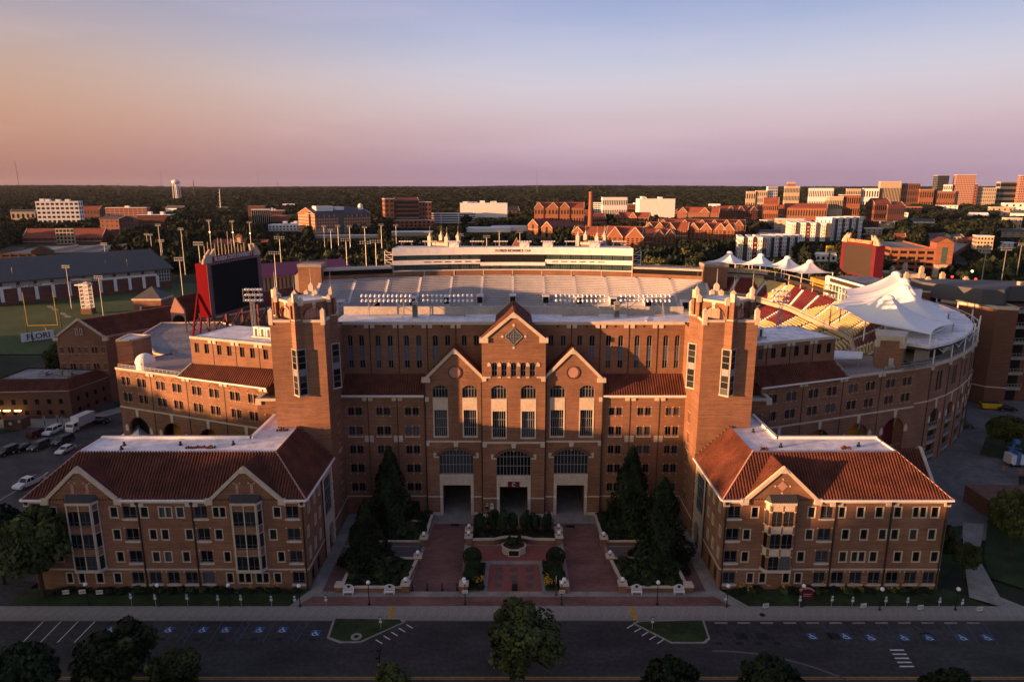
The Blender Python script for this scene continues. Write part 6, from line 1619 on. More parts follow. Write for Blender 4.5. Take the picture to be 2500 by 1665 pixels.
for sx, nm_ in ((-1, 'left'), (1, 'right')):
 planter('front planting bed with dark shrubs %s of the plaza, behind two white benches' % nm_, [((sx*25.2, 89.9), (sx*16.5, 89.9)), ((sx*16.2, 90.2), (sx*15.3, 97.6)), ((sx*15.6, 97.9), (sx*25.2, 97.9)), ((sx*25.4, 90.2), (sx*25.2, 97.8))], [(sx*25.2, 89.9), (sx*16.3, 89.9), (sx*15.4, 97.8), (sx*25.2, 97.8)], .55, 'planting beds of the plaza')
 planter('rear planting bed against the entrance building, %s of the gates' % nm_, [((sx*26.2, 103.2), (sx*15.2, 103.2)), ((sx*14.9, 103.5), (sx*14.6, 112.6))], [(sx*26.2, 103.2), (sx*15, 103.2), (sx*14.7, 114), (sx*26.2, 114)], .5, 'planting beds of the plaza')
 planter('narrow central planting bed with clipped shrubs %s of the red paving' % nm_, [((sx*7.3, 89.9), (sx*7.3, 97.6))], [(sx*7.2, 89.8), (sx*4.6, 89.8), (sx*4.4, 97.4), (sx*7.2, 97.4)], .3, 'planting beds of the plaza')
 pillar(sx*15.9, 89.9, 1.25, 'lamp pillar at the front inner corner of the %s front bed' % nm_); pillar(sx*15.2, 97.9, 1.0, 'lamp pillar at the rear inner corner of the %s front bed' % nm_)
 pillar(sx*14.9, 103.2, 1.35, 'lamp pillar at the corner of the %s rear bed' % nm_); pillar(sx*7.35, 89.9, 1.2, 'lamp pillar at the front end of the %s central bed' % nm_)
 pillar(sx*7.35, 98.0, .9, 'low lamp pillar behind the round shrub of the %s central bed' % nm_)
 pillar(sx*7.5, 103.4, 1.45, 'lamp pillar at the %s end of the curved wall behind the planter' % nm_); pillar(sx*7.6, 106.2, 1.2, 'lamp pillar one behind the other at the %s end of the small trees' % nm_)
 pillar(sx*25.6, 90.0, .95, 'bare brick pillar without lamp at the outer end of the %s front bed' % nm_, lamp=False)
 for k in range(4): b = MB(); x = sx*(7.5-.0)+(-sx)*0; b.box(*sorted((sx*(6.9-.0), sx*8.0)), 98.9+0, 102.9, .02, .05+.0); 
 for k in range(3): b = MB(); b.box(*sorted((sx*(7.1+k*.35), sx*(7.42+k*.35))), 98.6, 102.8, .05, .2+.13*k); b.build('step', 'concrete', PLZ)
b = root('curved_wall', 'curved brick wall with a pale cap behind the octagonal planter', 'wall', (0, 103.5, 0)); w = MB(); c = MB()
P_ = [(-6.9, 103.4), (-3.2, 103.5), (-1.6, 104.2), (1.6, 104.2), (3.2, 103.5), (6.9, 103.4)]
for i in range(5): w.bar((*P_[i], .45), (*P_[i+1], .45), .4, .9); c.bar((*P_[i], .97), (*P_[i+1], .97), .6, .16)
w.build('wall', 'brick', b); c.build('wall_cap', 'stone', b)
s = MB(); s.poly([(-6.9, 103.5, .6), (6.9, 103.5, .6), (6.9, 107.6, .6), (-6.9, 107.6, .6)]); s.build('soil', 'soil', b)
b = root('stone_planter', 'white stone planter with a dark plaque and a dark bronze figure group', 'planter', (0, 101, 0)); w = MB()
n_ = 16; pts = [(1.95*math.cos(2*math.pi*i/n_), 101.0+1.35*math.sin(2*math.pi*i/n_)) for i in range(n_)]; w.prism(pts, 0, 1.25); w.prism([(x*1.05, 101+(y-101)*1.05) for x, y in pts], 1.1, 1.3); w.box(-.95, .95, 99.45, 99.9, .05, 1.3); w.build('basin', 'stone', b)
w = MB(); w.box(-.78, .78, 99.42, 99.45, .25, 1.1); w.build('plaque', 'black', b); w = MB(); w.prism([(x*.9, 101+(y-101)*.9) for x, y in pts], 1.3, 1.42); w.build('soil', 'soil', b)
for i in range(9): w = MB(); a = i*2.4; w.lathe(1.2*math.cos(a)*.8, 101.2+.8*math.sin(a)*.7, [(.3, 1.4), (.42, 1.8), (.25, 2.2+.3*(i % 3))], 6); w.build('plant', 'leaf_dark', b)
for i in range(4):
 for s_, nm_ in ((-1, 'left'),):
  x = -15.0+i*2.2; b = MB(); b.lathe(x, 90.1, [(.2, .05), (.2, .2), (.1, .28), (.085, 1.0), (.13, 1.05), (.06, 1.2)], 10); o = b.build('bollard', 'black'); tag(o, ['leftmost', 'second from left', 'third from left', 'rightmost'][i]+' black bollard across the left brick walk', 'bollard', 'bollards across the left walk')
b = root('litter_bin', 'dark square litter bin at the front of the red paved court', 'bin', (0.1, 90.3, 0)); w = MB(); w.box(-.3, .5, 89.95, 90.65, .06, 1.15); w.build('casing', 'black', b); w = MB(); w.box(-.34, .54, 89.9, 90.7, 1.15, 1.28); w.build('lid', 'steel_dark', b)
b = root('marker_post', 'thin red marker post with a white top by the right central bed', 'post', (6.1, 89.0, 0)); w = MB(); w.lathe(6.1, 88.9, [(.2, .05), (.16, .2), (.09, .3), (.09, 1.9), (.14, 2.0)], 8); w.build('shaft', 'garnet', b); w = MB(); w.tube((6.1, 88.9, 2.0), (6.1, 88.9, 3.2), .05); w.build('tip', 'paint_white', b)
def bench(x, y, label):
 r = root('bench', label, 'bench', (x, y, 0), 'white arched benches facing the street'); b = MB()
 b.box(x-.75, x+.75, y-.35, y+.2, .46, .54); b.build('seat', 'white', r)
 q = MB(); p = arc_pts(-.78, .78, 1.0, .42, 10)
 for i in range(10): q.bar((x+p[i][0], y+.25, p[i][1]), (x+p[i+1][0], y+.25, p[i+1][1]), .1, .1)
 for k in range(3): q.box(x-.72, x+.72, y+.22, y+.28, .62+k*.2, .72+k*.2)
 for k in (-.75, .7): q.box(x+k, x+k+.07, y+.2, y+.29, .1, 1.05)
 q.build('backrest', 'white', r); q = MB(); q.lathe(0, 0, [(.2, -.03), (.2, .03)], 10); o = q.mesh('medallion', 'black'); link('medallion', o, r, Matrix.Translation((x, y+.2, 1.12)) @ Matrix.Rotation(math.pi/2, 4, 'X'))
 for k in (-.72, .64):
  for yy in (-.34, .18): l = MB(); l.box(x+k, x+k+.08, y+yy, y+yy+.08, .05, .46); l.build('leg', 'white', r)
 for k in (-.75, .67): l = MB(); l.box(x+k, x+k+.08, y-.34, y+.22, .68, .75); l.box(x+k, x+k+.07, y-.34, y-.27, .54, .68); l.build('armrest', 'white', r)
for x, t in ((-24.2, 'white arched bench in front of the left bed, nearest the left wing'), (-18.2, 'white arched bench in front of the left bed, nearest the bollards'), (17.9, 'white arched bench in front of the right bed, nearest the centre'), (26.0-1.9, 'white arched bench in front of the right bed, nearest the right wing')): bench(x, 89.2, t)
def globe_post(x, y, h, label, sign=False):
 r = root('street_lamp', label, 'street lamp', (x, y, 0), 'black globe lamps')
 b = MB(); b.lathe(x, y, [(.2, .05), (.18, .25), (.08, .4), (.055, h-.2), (.12, h-.1), (.1, h)], 8); b.build('post', 'black', r); b = MB(); b.ball((x, y, h+.27), .29, 12); b.build('globe', 'globe', r, smooth=True)
 if sign: b = MB(); b.box(x-.42, x+.42, y-.09, y-.06, h-1.4, h-.9); b.box(x-.3, x+.3, y-.095, y-.09, h-1.2, h-1.1, 1); b.build('sign_plate', ['paint_white', 'garnet'], r)
def at(u, v): return on_z(u, v, 0)
for (u, v, t, sg) in ((901, 1478, 'globe lamp on the brick walk, left of the bollards', False), (1135, 1482, 'globe lamp with a small sign, left of the red court', True), (1372, 1482, 'globe lamp with a small sign, right of the red court', True), (1606, 1482, 'globe lamp on the brick walk before the right benches', False)):
 p = at(u, v); globe_post(p.x, max(p.y, 86.6), 3.3, t, sg)
for i, (u, v) in enumerate(((216, 1478), (390, 1480), (562, 1480), (733, 1482), (1774, 1482), (1957, 1482), (2147, 1490), (2332, 1490))):
 p = at(u, v); globe_post(p.x, p.y, 3.1, 'globe lamp on the lawn before the %s wing, number of posts from its outer end seen as %s' % (('left', 'right')[i > 3], ('first', 'second', 'third', 'fourth')[i % 4]) if False else ('globe lamp on the dark lawn, %s' % ('nearest the big tree at far left', 'left of the wing middle', 'right of the wing middle', 'at the inner corner of the left wing', 'at the inner corner of the right wing', 'beside the red monument sign', 'midway along the right wing lawn', 'by the right hand path')[i]))
p = at(2412, 1275); globe_post(p.x, p.y, 4.0, 'globe lamp at the edge of the service yard, far right')
def small_sign(u, v, label, kind):
 p = at(u, v); x, y = p.x, p.y
 if kind == 'blue':
  r = root('parking_sign', label, 'sign', (x, y, 0), 'blue disabled parking signs along the lawns'); b = MB(); b.box(x-.04, x+.04, y-.03, y+.03, 0, 1.5); b.build('post', 'metal', r)
  b = MB(); b.box(x-.2, x+.2, y-.06, y-.035, 1.55, 2.1); b.box(x-.2, x+.2, y-.06, y-.035, 1.15, 1.5, 1); b.box(x-.12, x+.12, y-.065, y-.06, 1.65, 1.95, 1); b.build('plate', ['paint_blue', 'paint_white'], r)
 else:
  r = root('lawn_sign', label, 'sign', (x, y, 0), 'low white lawn signs'); b = MB(Matrix.Translation((x, y, 0)) @ Matrix.Rotation(R(10), 4, 'Z')); b.box(-.45, .45, -.03, .03, .35, 1.0); b.build('plate', 'paint_white', r); b = MB(Matrix.Translation((x, y, 0)) @ Matrix.Rotation(R(10), 4, 'Z')); b.box(-.3, -.25, -.02, .02, 0, .35); b.box(.25, .3, -.02, .02, 0, .35); b.box(-.36, .36, -.035, -.03, .72, .78); b.box(-.36, .36, -.035, -.03, .58, .64); b.build('stake', 'steel_dark', r)
for i, (u, v) in enumerate(((322, 1478), (381, 1480), (459, 1480), (534, 1482), (590, 1482), (664, 1484), (721, 1484), (797, 1484), (1770, 1482), (1951, 1484), (2029, 1484), (2079, 1486), (2160, 1486), (2213, 1488), (2291, 1488), (2346, 1492))):
 small_sign(u, v, ORD[i % 8]+' blue and white parking sign from the left on the '+('left', 'right')[i > 7]+' wing lawn', 'blue')
for i, (u, v) in enumerate(((162, 1455), (202, 1454), (244, 1455), (1869, 1488), (2107, 1488), (2246, 1492), (2391, 1496))):
 small_sign(u, v, 'low white lawn sign, '+('leftmost of three under the left wing', 'middle of three under the left wing', 'rightmost of three under the left wing', 'on the grass near the inner corner of the right wing', 'on the grass right of the red monument sign', 'on the grass before the last windows of the right wing', 'on the grass right of the path')[i], 'white')
p = at(929, 1520+22); small_sign(930, 1538, 'blue and white sign on the kerbed grass island, left side of the street', 'blue'); small_sign(1592, 1538, 'white topped sign on the kerbed grass island, right side of the street', 'blue')
def monument(x, y, w, h, label, z=0.0):
 r = root('monument_sign', label, 'sign', (x, y, z), 'red monument signs'); b = MB(); b.box(x-w/2, x+w/2, y-.15, y+.15, z, z+h); b.build('panel', 'garnet', r)
 b = MB(); q = arc_pts(x-w/2-.1, x+w/2+.1, z+h, w*.22, 8)
 for i in range(8): b.bar((q[i][0], y, q[i][1]), (q[i+1][0], y, q[i+1][1]), .36, .16)
 b.box(x-w*.32, x+w*.32, y-.17, y-.15, z+h*.62, z+h*.72); b.box(x-w*.28, x+w*.28, y-.17, y-.15, z+h*.42, z+h*.5); b.build('trim', 'stone_pink', r)
monument(on_z(1968, 1462).x, on_z(1968, 1462).y, 1.9, 1.35, 'wide red monument sign on the lawn before the right wing'); q = on_z(1012, 1292); monument(q.x, q.y, .85, 1.1, 'small red monument sign in the left rear planting bed', .4); q = on_z(1498, 1292); monument(q.x, q.y, .85, 1.1, 'small red monument sign in the right rear planting bed', .4)
for u, v in ((1111, 1282), (1393, 1285)): q = on_z(u, v); b = MB(); b.box(q.x-.75, q.x+.75, q.y-.4, q.y+.4, .052, .06); b.build('drain_grate', 'black', PLZ)
# ---- street markings, parking bays, islands
def mark(name, pts, m='paint_white', z=.005, parent=None): b = MB(); b.poly([(p[0], p[1], z) for p in pts]); return b.build(name, m, parent or ROAD)
def line(p, q, w, m, name='bay_line'):
 p = Vector((p[0], p[1], 0)); q = Vector((q[0], q[1], 0)); d = (q-p).normalized(); n = Vector((-d.y, d.x, 0))*w/2
 return mark(name, [p-n, q-n, q+n, p+n], m)
line((-140, 71.6), (140, 71.6), .12, 'paint_yellow', 'centre_line'); line((-140, 71.9), (140, 71.9), .12, 'paint_yellow', 'centre_line')
def wheelchair(u, v):
 p = at(u, v); x, y = p.x, p.y; s = .85
 mark('symbol_square', [(x-.75*s, y-.7*s), (x+.75*s, y-.7*s), (x+.75*s, y+.8*s), (x-.75*s, y+.8*s)], 'paint_blue', .006)
 b = MB(); z = .010
 def bl(pts, w):
  for i in range(len(pts)-1):
   a = Vector((*pts[i], 0))*s; c = Vector((*pts[i+1], 0))*s; d = (c-a).normalized(); n = Vector((-d.y, d.x, 0))*w/2; o_ = Vector((x, y, z)); b.poly([a-n+o_, c-n+o_, c+n+o_, a+n+o_])
 bl([(-.05+.38*math.cos(t), -.2+.34*math.sin(t)) for t in [math.radians(120+i*22) for i in range(11)]], .1)
 bl([(-.12, .42), (-.06, .0), (.26, .0), (.42, -.42), (.56, -.36)], .12); bl([(-.08, .2), (.2, .2)], .1)
 b.poly([(x+s*(-.12+.11*math.cos(t)), y+s*(.6+.11*math.sin(t)), z) for t in [i*math.pi/4 for i in range(8)]])
 b.build('wheelchair_symbol', 'paint_white', ROAD)
for u in (268, 331, 412, 495, 551, 633, 690, 770): wheelchair(u, 1537 if u < 700 else 1545)
for u in (1983, 2065, 2126, 2207, 2268, 2350, 2410): wheelchair(u, 1553 if u < 2100 else 1556)
def bay_line(u0, u1, m, v0=1512, v1=1568): a, b = at(u0, v0), at(u1, v1); line(a, b, .12, m)
for u in (110, 153, 195, 236): bay_line(u, u-55, 'paint_white')
for u in (278, 320, 362): bay_line(u, u-48, 'paint_black')
for u in (545, 675): bay_line(u, u-34, 'paint_blue_faded')
def hatch(u0, u1, m, tilt, v0=1512, v1=1568, n=4):
 a, b = at(u0, v0), at(u1, v0); c, d = at(u0+tilt, v1), at(u1+tilt, v1); line(a, c, .1, m, 'hatch_line'); line(b, d, .1, m, 'hatch_line')
 for i in range(n): t0, t1 = i/n, (i+.8)/n; p = Vector(a).lerp(c, t0); q = Vector(b).lerp(d, t1); line(p, q, .09, m, 'hatch_line')
for u in (385, 470, 598, 740): hatch(u, u+18, 'paint_blue_faded', -38)
for u, m in ((1738, 'paint_black'), (1790, 'paint_black'), (1925, 'paint_black'), (2065, 'paint_black'), (2140, 'paint_blue_faded'), (2222, 'paint_black')): hatch(u, u+22, m, 40, 1520, 1574)
for u in (1860, 2005, 2310, 2355, 2400): bay_line(u, u+36, 'paint_blue_faded' if u > 1900 else 'paint_black', 1520, 1572)
for u in (1810, 1862, 2035, 2265): q = at(u, 1552); mark('patch', [(q.x-.8, q.y-.7), (q.x+.8, q.y-.7), (q.x+.8, q.y+.7), (q.x-.8, q.y+.7)], 'paint_black')
for u in list(range(200, 800, 82))+list(range(1760, 2420, 56)): q = at(u, 1513 if u < 1000 else 1521); b = MB(); b.box(q.x-.85, q.x+.85, q.y-.09, q.y+.09, 0, .12); b.build('wheel_stop', 'concrete', ROAD)
for u in (253, 318, 395, 480, 540, 620, 682, 763, 1755, 1806, 1853, 1898): q = at(u, 1560 if u < 1000 else 1570); mark('stencil_patch', [(q.x-.45, q.y-.3), (q.x+.45, q.y-.3), (q.x+.45, q.y+.3), (q.x-.45, q.y+.3)], 'paint_black')
def island(pts, label, n_stripes, sx):
 P = [at(*p) for p in pts]; r = root('grass_island', label, 'traffic island', (P[0].x, P[0].y, 0), 'kerbed grass islands in the street')
 b = MB(); b.prism([(p.x, p.y) for p in P], 0, .13); b.build('kerb', 'concrete', r); c = sum(P, Vector())/len(P); b = MB(); b.prism([(c.x+(p.x-c.x)*.93, c.y+(p.y-c.y)*.90) for p in P], .13, .16); b.build('turf', 'grass', r)
 e0, e1 = [at(*q) for q in ((((998, 1516), (905, 1562)) if sx < 0 else ((1540, 1516), (1632, 1562))))]
 for i in range(n_stripes):
  t = (i+.5)/n_stripes; p = e0.lerp(e1, t); line(p+Vector((-sx*.2, -.3, 0)), p+Vector((-sx*1.2, -1.1, 0)), .16, 'paint_white', 'stripe')
island([(798, 1558), (830, 1570), (880, 1569), (990, 1518), (982, 1511), (815, 1509)], 'kerbed grass island on the left of the street with a round manhole', 5, -1)
island([(1556, 1517), (1718, 1513), (1734, 1560), (1722, 1571), (1640, 1571), (1545, 1522)], 'kerbed grass island on the right of the street', 5, 1)
q = at(870, 1556); b = MB(); b.lathe(q.x, q.y, [(.75, .16), (.72, .19)], 14); o = b.build('manhole', 'concrete'); tag(o, 'round manhole collar on the left grass island', 'manhole'); 
b = MB(); b.lathe(q.x, q.y, [(.32, .19), (.32, .2)], 12); b.build('cover', 'black', o)
q = at(1861, 1502); b = MB(); b.lathe(q.x, q.y, [(.4, .11), (.4, .12)], 12); b.build('cover', 'black', SW)
for i in range(5): q = at(2190+i*6, 1586+i*10); mark('crossing_bar', [(q.x-.9, q.y-.12), (q.x+.9, q.y-.12), (q.x+.9, q.y+.12), (q.x-.9, q.y+.12)])
pv = None
for i in range(14):
 t = i/13; p = at(1740+330*t, 1588+72*t*t)
 if pv is not None: line(pv, p, .35, 'joint', 'tyre_stain')
 pv = p
line(at(278, 1610), at(315, 1565), .35, 'paint_yellow', 'arrow_line')
q = at(928, 1656); b = root('street_light', 'black double headed street light at the bottom of the picture', 'street lamp', (q.x, 68.0, 0)); hx = on_y(925, 1580, 68.0); w = MB(); w.tube((hx.x, 68, 0), (hx.x, 68, 6.6), .09, .07, 8); w.build('post', 'black', b); w = MB(); w.box(hx.x-.25, hx.x+.25, 67.8, 68.3, 6.6, 6.85); w.box(hx.x-.4, hx.x-.1, 67.8, 68.2, 5.6, 5.9); w.build('head', 'black', b)
# ------------------------------------------------------------------ buildings, practice field and cars on the left
B2 = simple_building('low_wing', 'low brick building with red sloping roof edges and flat roof, beside the parking lot', 'building', [(-136, 166.3), (-113.8, 167.9), (-111.3, 181.6), (-136, 184)], 0, 7.0, 'brick_dark', None, rows=((3.6, 5.0), (.8, 2.0)), coping=True, winw=1.0, pitch=2.9)
m = MB(); o_ = [(-136.3, 166.0), (-113.5, 167.6), (-111.0, 181.9), (-136.3, 184.3)]; i_ = [(-133, 169.5), (-115.6, 170.3), (-113.2, 179.4), (-133, 181)]
for k in range(4): tile_roof(m, [(*o_[k], 7.3), (*o_[(k+1) % 4], 7.3), (*i_[(k+1) % 4], 9.6), (*i_[k], 9.6)], .55)
m.build('roof', 'tile', B2); m = MB(); m.poly([(*p, 9.4) for p in i_]); m.build('roof_deck', 'membrane_grey', B2)
for i, (x, y) in enumerate(((-124, 174), (-120.5, 175), (-117.5, 174.2))):
 m = MB(); m.box(x-1, x+1, y-.7, y+.7, 9.5, 10.6); m.tube((x+1, y, 10.1), (x+2.2, y, 10.1), .25); m.lathe(x-.4, y, [(.4, 10.6), (.4, 10.9)], 10); o = m.build('rooftop_unit', 'metal'); tag(o, ('left', 'middle', 'right')[i]+' one of three metal rooftop units on the grey flat roof by the parking lot', 'air conditioner', 'rooftop units by the parking lot')
r = root('gabled_building', 'long brick building with one pale edged front gable, in front of the practice field', 'building', (-117, 190, 0))
def gpt(x, y, Y): return on_y(x/3.68, 760+y/3.68, Y)
a, c_ = gpt(500, 235, 181), gpt(945, 235, 181); ap = gpt(700, 80, 181); ze = a.z; zr = ap.z
M = frame((a.x, 181, 0), 0); Wd = c_.x-a.x; holes = []
for z in (ze-4.4, ze-9.0):
 for u, w_ in ((.09, .75), (.27, 1.5), (.44, .7), (.58, .7), (.75, 1.5), (.93, .7)): holes.append((u*Wd-w_/2, u*Wd+w_/2, z, z+1.7))
holes += [(Wd*.42, Wd*.47, ze+.7, ze+2.5), (Wd*.51, Wd*.56, ze+.7, ze+2.5)]
w = MB(M); wall_holes(w, 0, Wd, 0, ze, [h for h in holes if h[3] < ze], .25); w.poly([(0, 0, ze), (Wd, 0, ze), (Wd/2, 0, zr)])
bx, by = 38, 62      # the range runs away to the right
w.poly([(Wd, 0, 0), (Wd+bx, by, 0), (Wd+bx, by, ze), (Wd, 0, ze)]); w.build('wall', 'brick', r)
for h in holes: 
 if h[3] < ze: window(r, M, *h, 'pair')
 else: window(r, M @ Matrix.Translation((0, -.2, 0)), *h, 'small')
w = MB(frame((a.x+Wd, 181, 0), math.atan2(by, bx)))
for k in range(9):
 for z in (ze-4.4, ze-9): w.box(3+k*7.4, 4.3+k*7.4, -.06, .05, z, z+1.7)
w.build('side_window', 'glass', r)
t = MB(M); tile_roof(t, [(Wd+.3, -.2, ze), (Wd+bx, by, ze), (Wd/2+bx, by, zr), (Wd/2, -.2, zr)], .6); tile_roof(t, [(-.3, -.2, ze), (bx, by, ze), (Wd/2+bx, by, zr), (Wd/2, -.2, zr)], .6); t.build('roof', 'tile', r)
k = MB(M)
for s in (0, Wd): k.bar((s, -.1, ze+.1), (Wd/2, -.1, zr+.25), .5, .5, up=(0, -1, 0)); k.box(s-.7, s+.7, -.35, .5, ze-.9, ze+.35)
k.bar((Wd+.1, 0, ze+.1), (Wd+bx, by, ze+.1), .4, .5); k.build('coping', 'stone', r)
# cross gable with an arch, cupola and further dark roofs beyond
r = root('arched_gable', 'pale stuccoed gable with a dark arched opening, left of the red scoreboard struts', 'building', (-85, 205, 0))
g0 = on_y(400+105/5.6, 560+1250/5.6, 196); g1 = on_y(400+290/5.6, 560+1250/5.6, 196); gp = on_y(400+165/5.6, 560+930/5.6, 196); ge = on_y(400+105/5.6, 560+1110/5.6, 196)
w = MB(); w.extrude_y([(g0.x, 0), (g1.x, 0), (g1.x, ge.z), ((g0.x+g1.x)/2-.3, gp.z), (g0.x, ge.z)], 196, 197); w.build('wall', 'stone_pink', r)
mx = (g0.x+g1.x)/2+.3; w = MB(); n_ = 12; zb = on_y(420, 560+1190/5.6, 196).z-1.5; w.extrude_y([(mx-1.9, zb-4), (mx+1.9, zb-4)]+[(mx+1.9*math.cos(t), zb+1.9*math.sin(t)) for t in [math.pi*i/10 for i in range(11)]], 195.9, 196.2); w.build('arch_opening', 'void', r)
w = MB(); tile_roof(w, [(g1.x+.2, 197, ge.z), (g1.x+8, 230, ge.z), ((g0.x+g1.x)/2+8, 230, gp.z), ((g0.x+g1.x)/2, 197, gp.z)], .6); tile_roof(w, [(g0.x-.2, 197, ge.z), (g0.x+8, 230, ge.z), ((g0.x+g1.x)/2+8, 230, gp.z), ((g0.x+g1.x)/2, 197, gp.z)], .6); w.build('roof', 'tile', r)
def roofed(label, x, y, L_, wd, he, hr, yaw, roofm='tile', wallm='brick_dark', group=None, name='roofed_hall'):
 M = frame((x, y, 0), yaw); r = root(name, label, 'building', (x, y, 0), group); w = MB(M); w.box(0, L_, 0, wd, 0, he); 
 w.poly([(0, 0, he), (0, wd/2, hr), (0, wd, he)]); w.poly([(L_, 0, he), (L_, wd, he), (L_, wd/2, hr)]); w.build('wall', wallm, r)
 t = MB(M); P = [M @ Vector(q) for q in ((-.4, -.6, he), (L_+.4, -.6, he), (L_+.4, wd/2, hr), (-.4, wd/2, hr))]; t2 = MB(); tile_roof(t2, P, .7); P = [M @ Vector(q) for q in ((-.4, wd+.6, he), (L_+.4, wd+.6, he), (L_+.4, wd/2, hr), (-.4, wd/2, hr))]; tile_roof(t2, P, .7); t2.build('roof', roofm, r)
 k = MB(M)
 for u in (-.4, L_+.4):
  for v in (-.6, wd+.6): k.bar((u, v, he+.1), (u, wd/2, hr+.2), .5, .4)
 k.bar((-.4, -.7, he), (L_+.4, -.7, he), .3, .4); k.build('coping', 'stone', r); return r
roofed('long dark tiled hall behind the arched gable, running to the red scoreboard', -118, 214, 52, 16, 13.5, 19.5, R(28))
r = root('cupola', 'small brick cupola with a slate hipped roof among the dark tile roofs', 'cupola', (-108, 226, 14)); q = on_y(0+2050/5.6, 560+960/5.6, 226)
w = MB(); w.box(q.x-4.6, q.x+4.6, 224, 232, 12, q.z); w.build('wall', 'brick', r); w = MB(); w.box(q.x-4.9, q.x+4.9, 223.7, 232.3, q.z, q.z+.6); w.build('coping', 'stone', r)
w = MB(); b_ = [(q.x-4.7, 223.9), (q.x+4.7, 223.9), (q.x+4.7, 232.1), (q.x-4.7, 232.1)]; ap = (q.x, 228, q.z+4.2)
for i in range(4): w.poly([(*b_[i], q.z+.6), (*b_[(i+1) % 4], q.z+.6), ap])
w.build('roof', 'roof_grey', r)
# practice field
F = [(-330, 255), (-120, 240), (-150, 420), (-420, 330)]
FLD = MB(); FLD.poly([(-330, 236, -.02), (-122, 236, -.02), (-150, 420, -.02), (-300, 420, -.02), (-420, 330, -.02)]); FLD = struct('practice_field', FLD, 'field')
for i in range(11):
 a = Vector((-300+i*11, 258+i*12, .02)); b_ = a+Vector((70, -16, 0)); 
 if i % 2 == 0: mb = MB(); n = Vector((.1, .1, 0)); mb.poly([a-n, b_-n, b_+n, a+n]); mb.build('yard_line', 'grass_dry', FLD)
for u, v, n in ((680, 1050, 3), (740, 1085, 3), (850, 1145, 3), (910, 1180, 3)):
 for k in range(n): q = on_z((u+k*12)/5.6, 560+(v+k*10)/5.6); mb = MB(); mb.box(q.x-1.4, q.x+1.4, q.y-.15, q.y+.15, 0, .03); mb.build('hash_mark', 'paint_white', FLD)
def goal(u, v, w_, h, label):
 q = on_z(u, v); r = root('goal_post', label, 'goal post', q, 'yellow goal posts of the practice field'); b = MB(); x, y = q.x, q.y
 b.tube((x, y+1.5, 0), (x, y+1.5, 1.5), .16); b.tube((x, y+1.5, 1.5), (x, y, 3.0), .14); b.tube((x-w_, y-.8, 3), (x+w_, y+.8, 3), .13); b.tube((x-w_, y-.8, 3), (x-w_, y-.8, h), .11); b.tube((x+w_, y+.8, 3), (x+w_, y+.8, h), .11); b.build('frame', 'yellow', r)
goal(600/5.6, 560+1410/5.6, 5.6, 16.5, 'near yellow goal post on the practice field at far left'); goal(1637/5.6, 560+850/5.6, 5.6, 18, 'yellow goal post in front of the training hall doors, right of the filming tower'); goal(68/5.6, 560+1000/5.6, 5.6, 18, 'yellow goal post in front of the training hall at the left picture edge')
for i, (u, v, u2, v2) in enumerate(((380, 1460, 335, 1145), (845, 1365, 805, 1095), (455, 1540, 450, 1410), (1270, 1195, 1255, 1050))):
 q = on_z(u/5.6, 560+v/5.6); h = on_y(u2/5.6, 560+v2/5.6, q.y).z; b = MB(); b.tube((q.x, q.y, 0), (q.x, q.y, h), .2, .14, 6); b.tube((q.x, q.y, h), (q.x, q.y, h+.2), .25, n=6); o = b.build('net_pole', 'black'); tag(o, ('tall black net pole left of the near goal post', 'tall black net pole right of the near goal post', 'black pole in front of the lettered stadium wall', 'black pole beside the white filming tower')[i], 'pole', 'net poles of the practice field')
q = on_z(1215/5.6, 560+1150/5.6); r = root('filming_tower', 'white stair-like filming tower on a brick base beside the practice field', 'tower', q); x, y = q.x, q.y; h = 13.4
b = MB(); b.box(x-2.4, x+2.4, y-2, y+2, 0, 2.6); b.build('base', 'brick_dark', r); b = MB()
for dx in (-2, 0, 2):
 for dy in (-1.6, 1.6): b.bar((x+dx, y+dy, 2.6), (x+dx, y+dy, h), .25)
for k in range(7):
 z = 2.6+k*1.8
 for dy in (-1.6, 1.6): b.bar((x-2, y+dy, z), (x+2, y+dy, z), .3, .34); b.bar((x-2, y+dy, z+.9), (x+2, y+dy, z+.9), .12)
 b.bar((x-2, y-1.6, z), (x+2, y-1.6, z+1.8), .2)
b.build('stair_frame', 'white', r); b = MB(); b.box(x-3.8, x+2.4, y-2, y+2, h, h+.5); b.build('platform', 'white', r); b = MB(); b.box(x-4.6, x+4.6, y-2.4, y+2.4, h+2.6, h+2.9); b.bar((x-1.6, y, h+.5), (x-1.6, y, h+2.6), .14); b.bar((x+1.6, y, h+.5), (x+1.6, y, h+2.6), .14); b.build('canopy', 'roof_grey', r)
# training hall
r = root('training_hall', 'huge training hall with a dark grey metal roof and brick bays behind the practice field', 'building', (-230, 390, 0))
P0, P1 = Vector((-291, 322, 0)), Vector((-207, 397, 0)); 
q0 = on_z(-200/5.6, 560+1068/5.6); q1 = on_z(2165/5.6, 560+825/5.6)
a_ = math.atan2(q1.y-q0.y, q1.x-q0.x); Ln = math.hypot(q1.x-q0.x, q1.y-q0.y); M = frame((q0.x, q0.y, 0), a_); he, hr, dp = 12.2, 21.0, 62
w = MB(M); w.box(0, Ln+8, .0, dp, 0, he); w.poly([(Ln+8, 0, he), (Ln+8, dp, he), (Ln+8, dp/2, hr)]); w.build('wall', 'brick_dark', r)
t = MB(M); t.poly([(-2, -2, he-.2), (Ln+9, -2, he-.2), (Ln+9, dp/2, hr), (-2, dp/2, hr)]); t.poly([(-2, dp+2, he-.2), (-2, dp/2, hr), (Ln+9, dp/2, hr), (Ln+9, dp+2, he-.2)]); t.poly([(-2, -2, he-.2), (-2, -2, he-.9), (Ln+9, -2, he-.9), (Ln+9, -2, he-.2)]); 
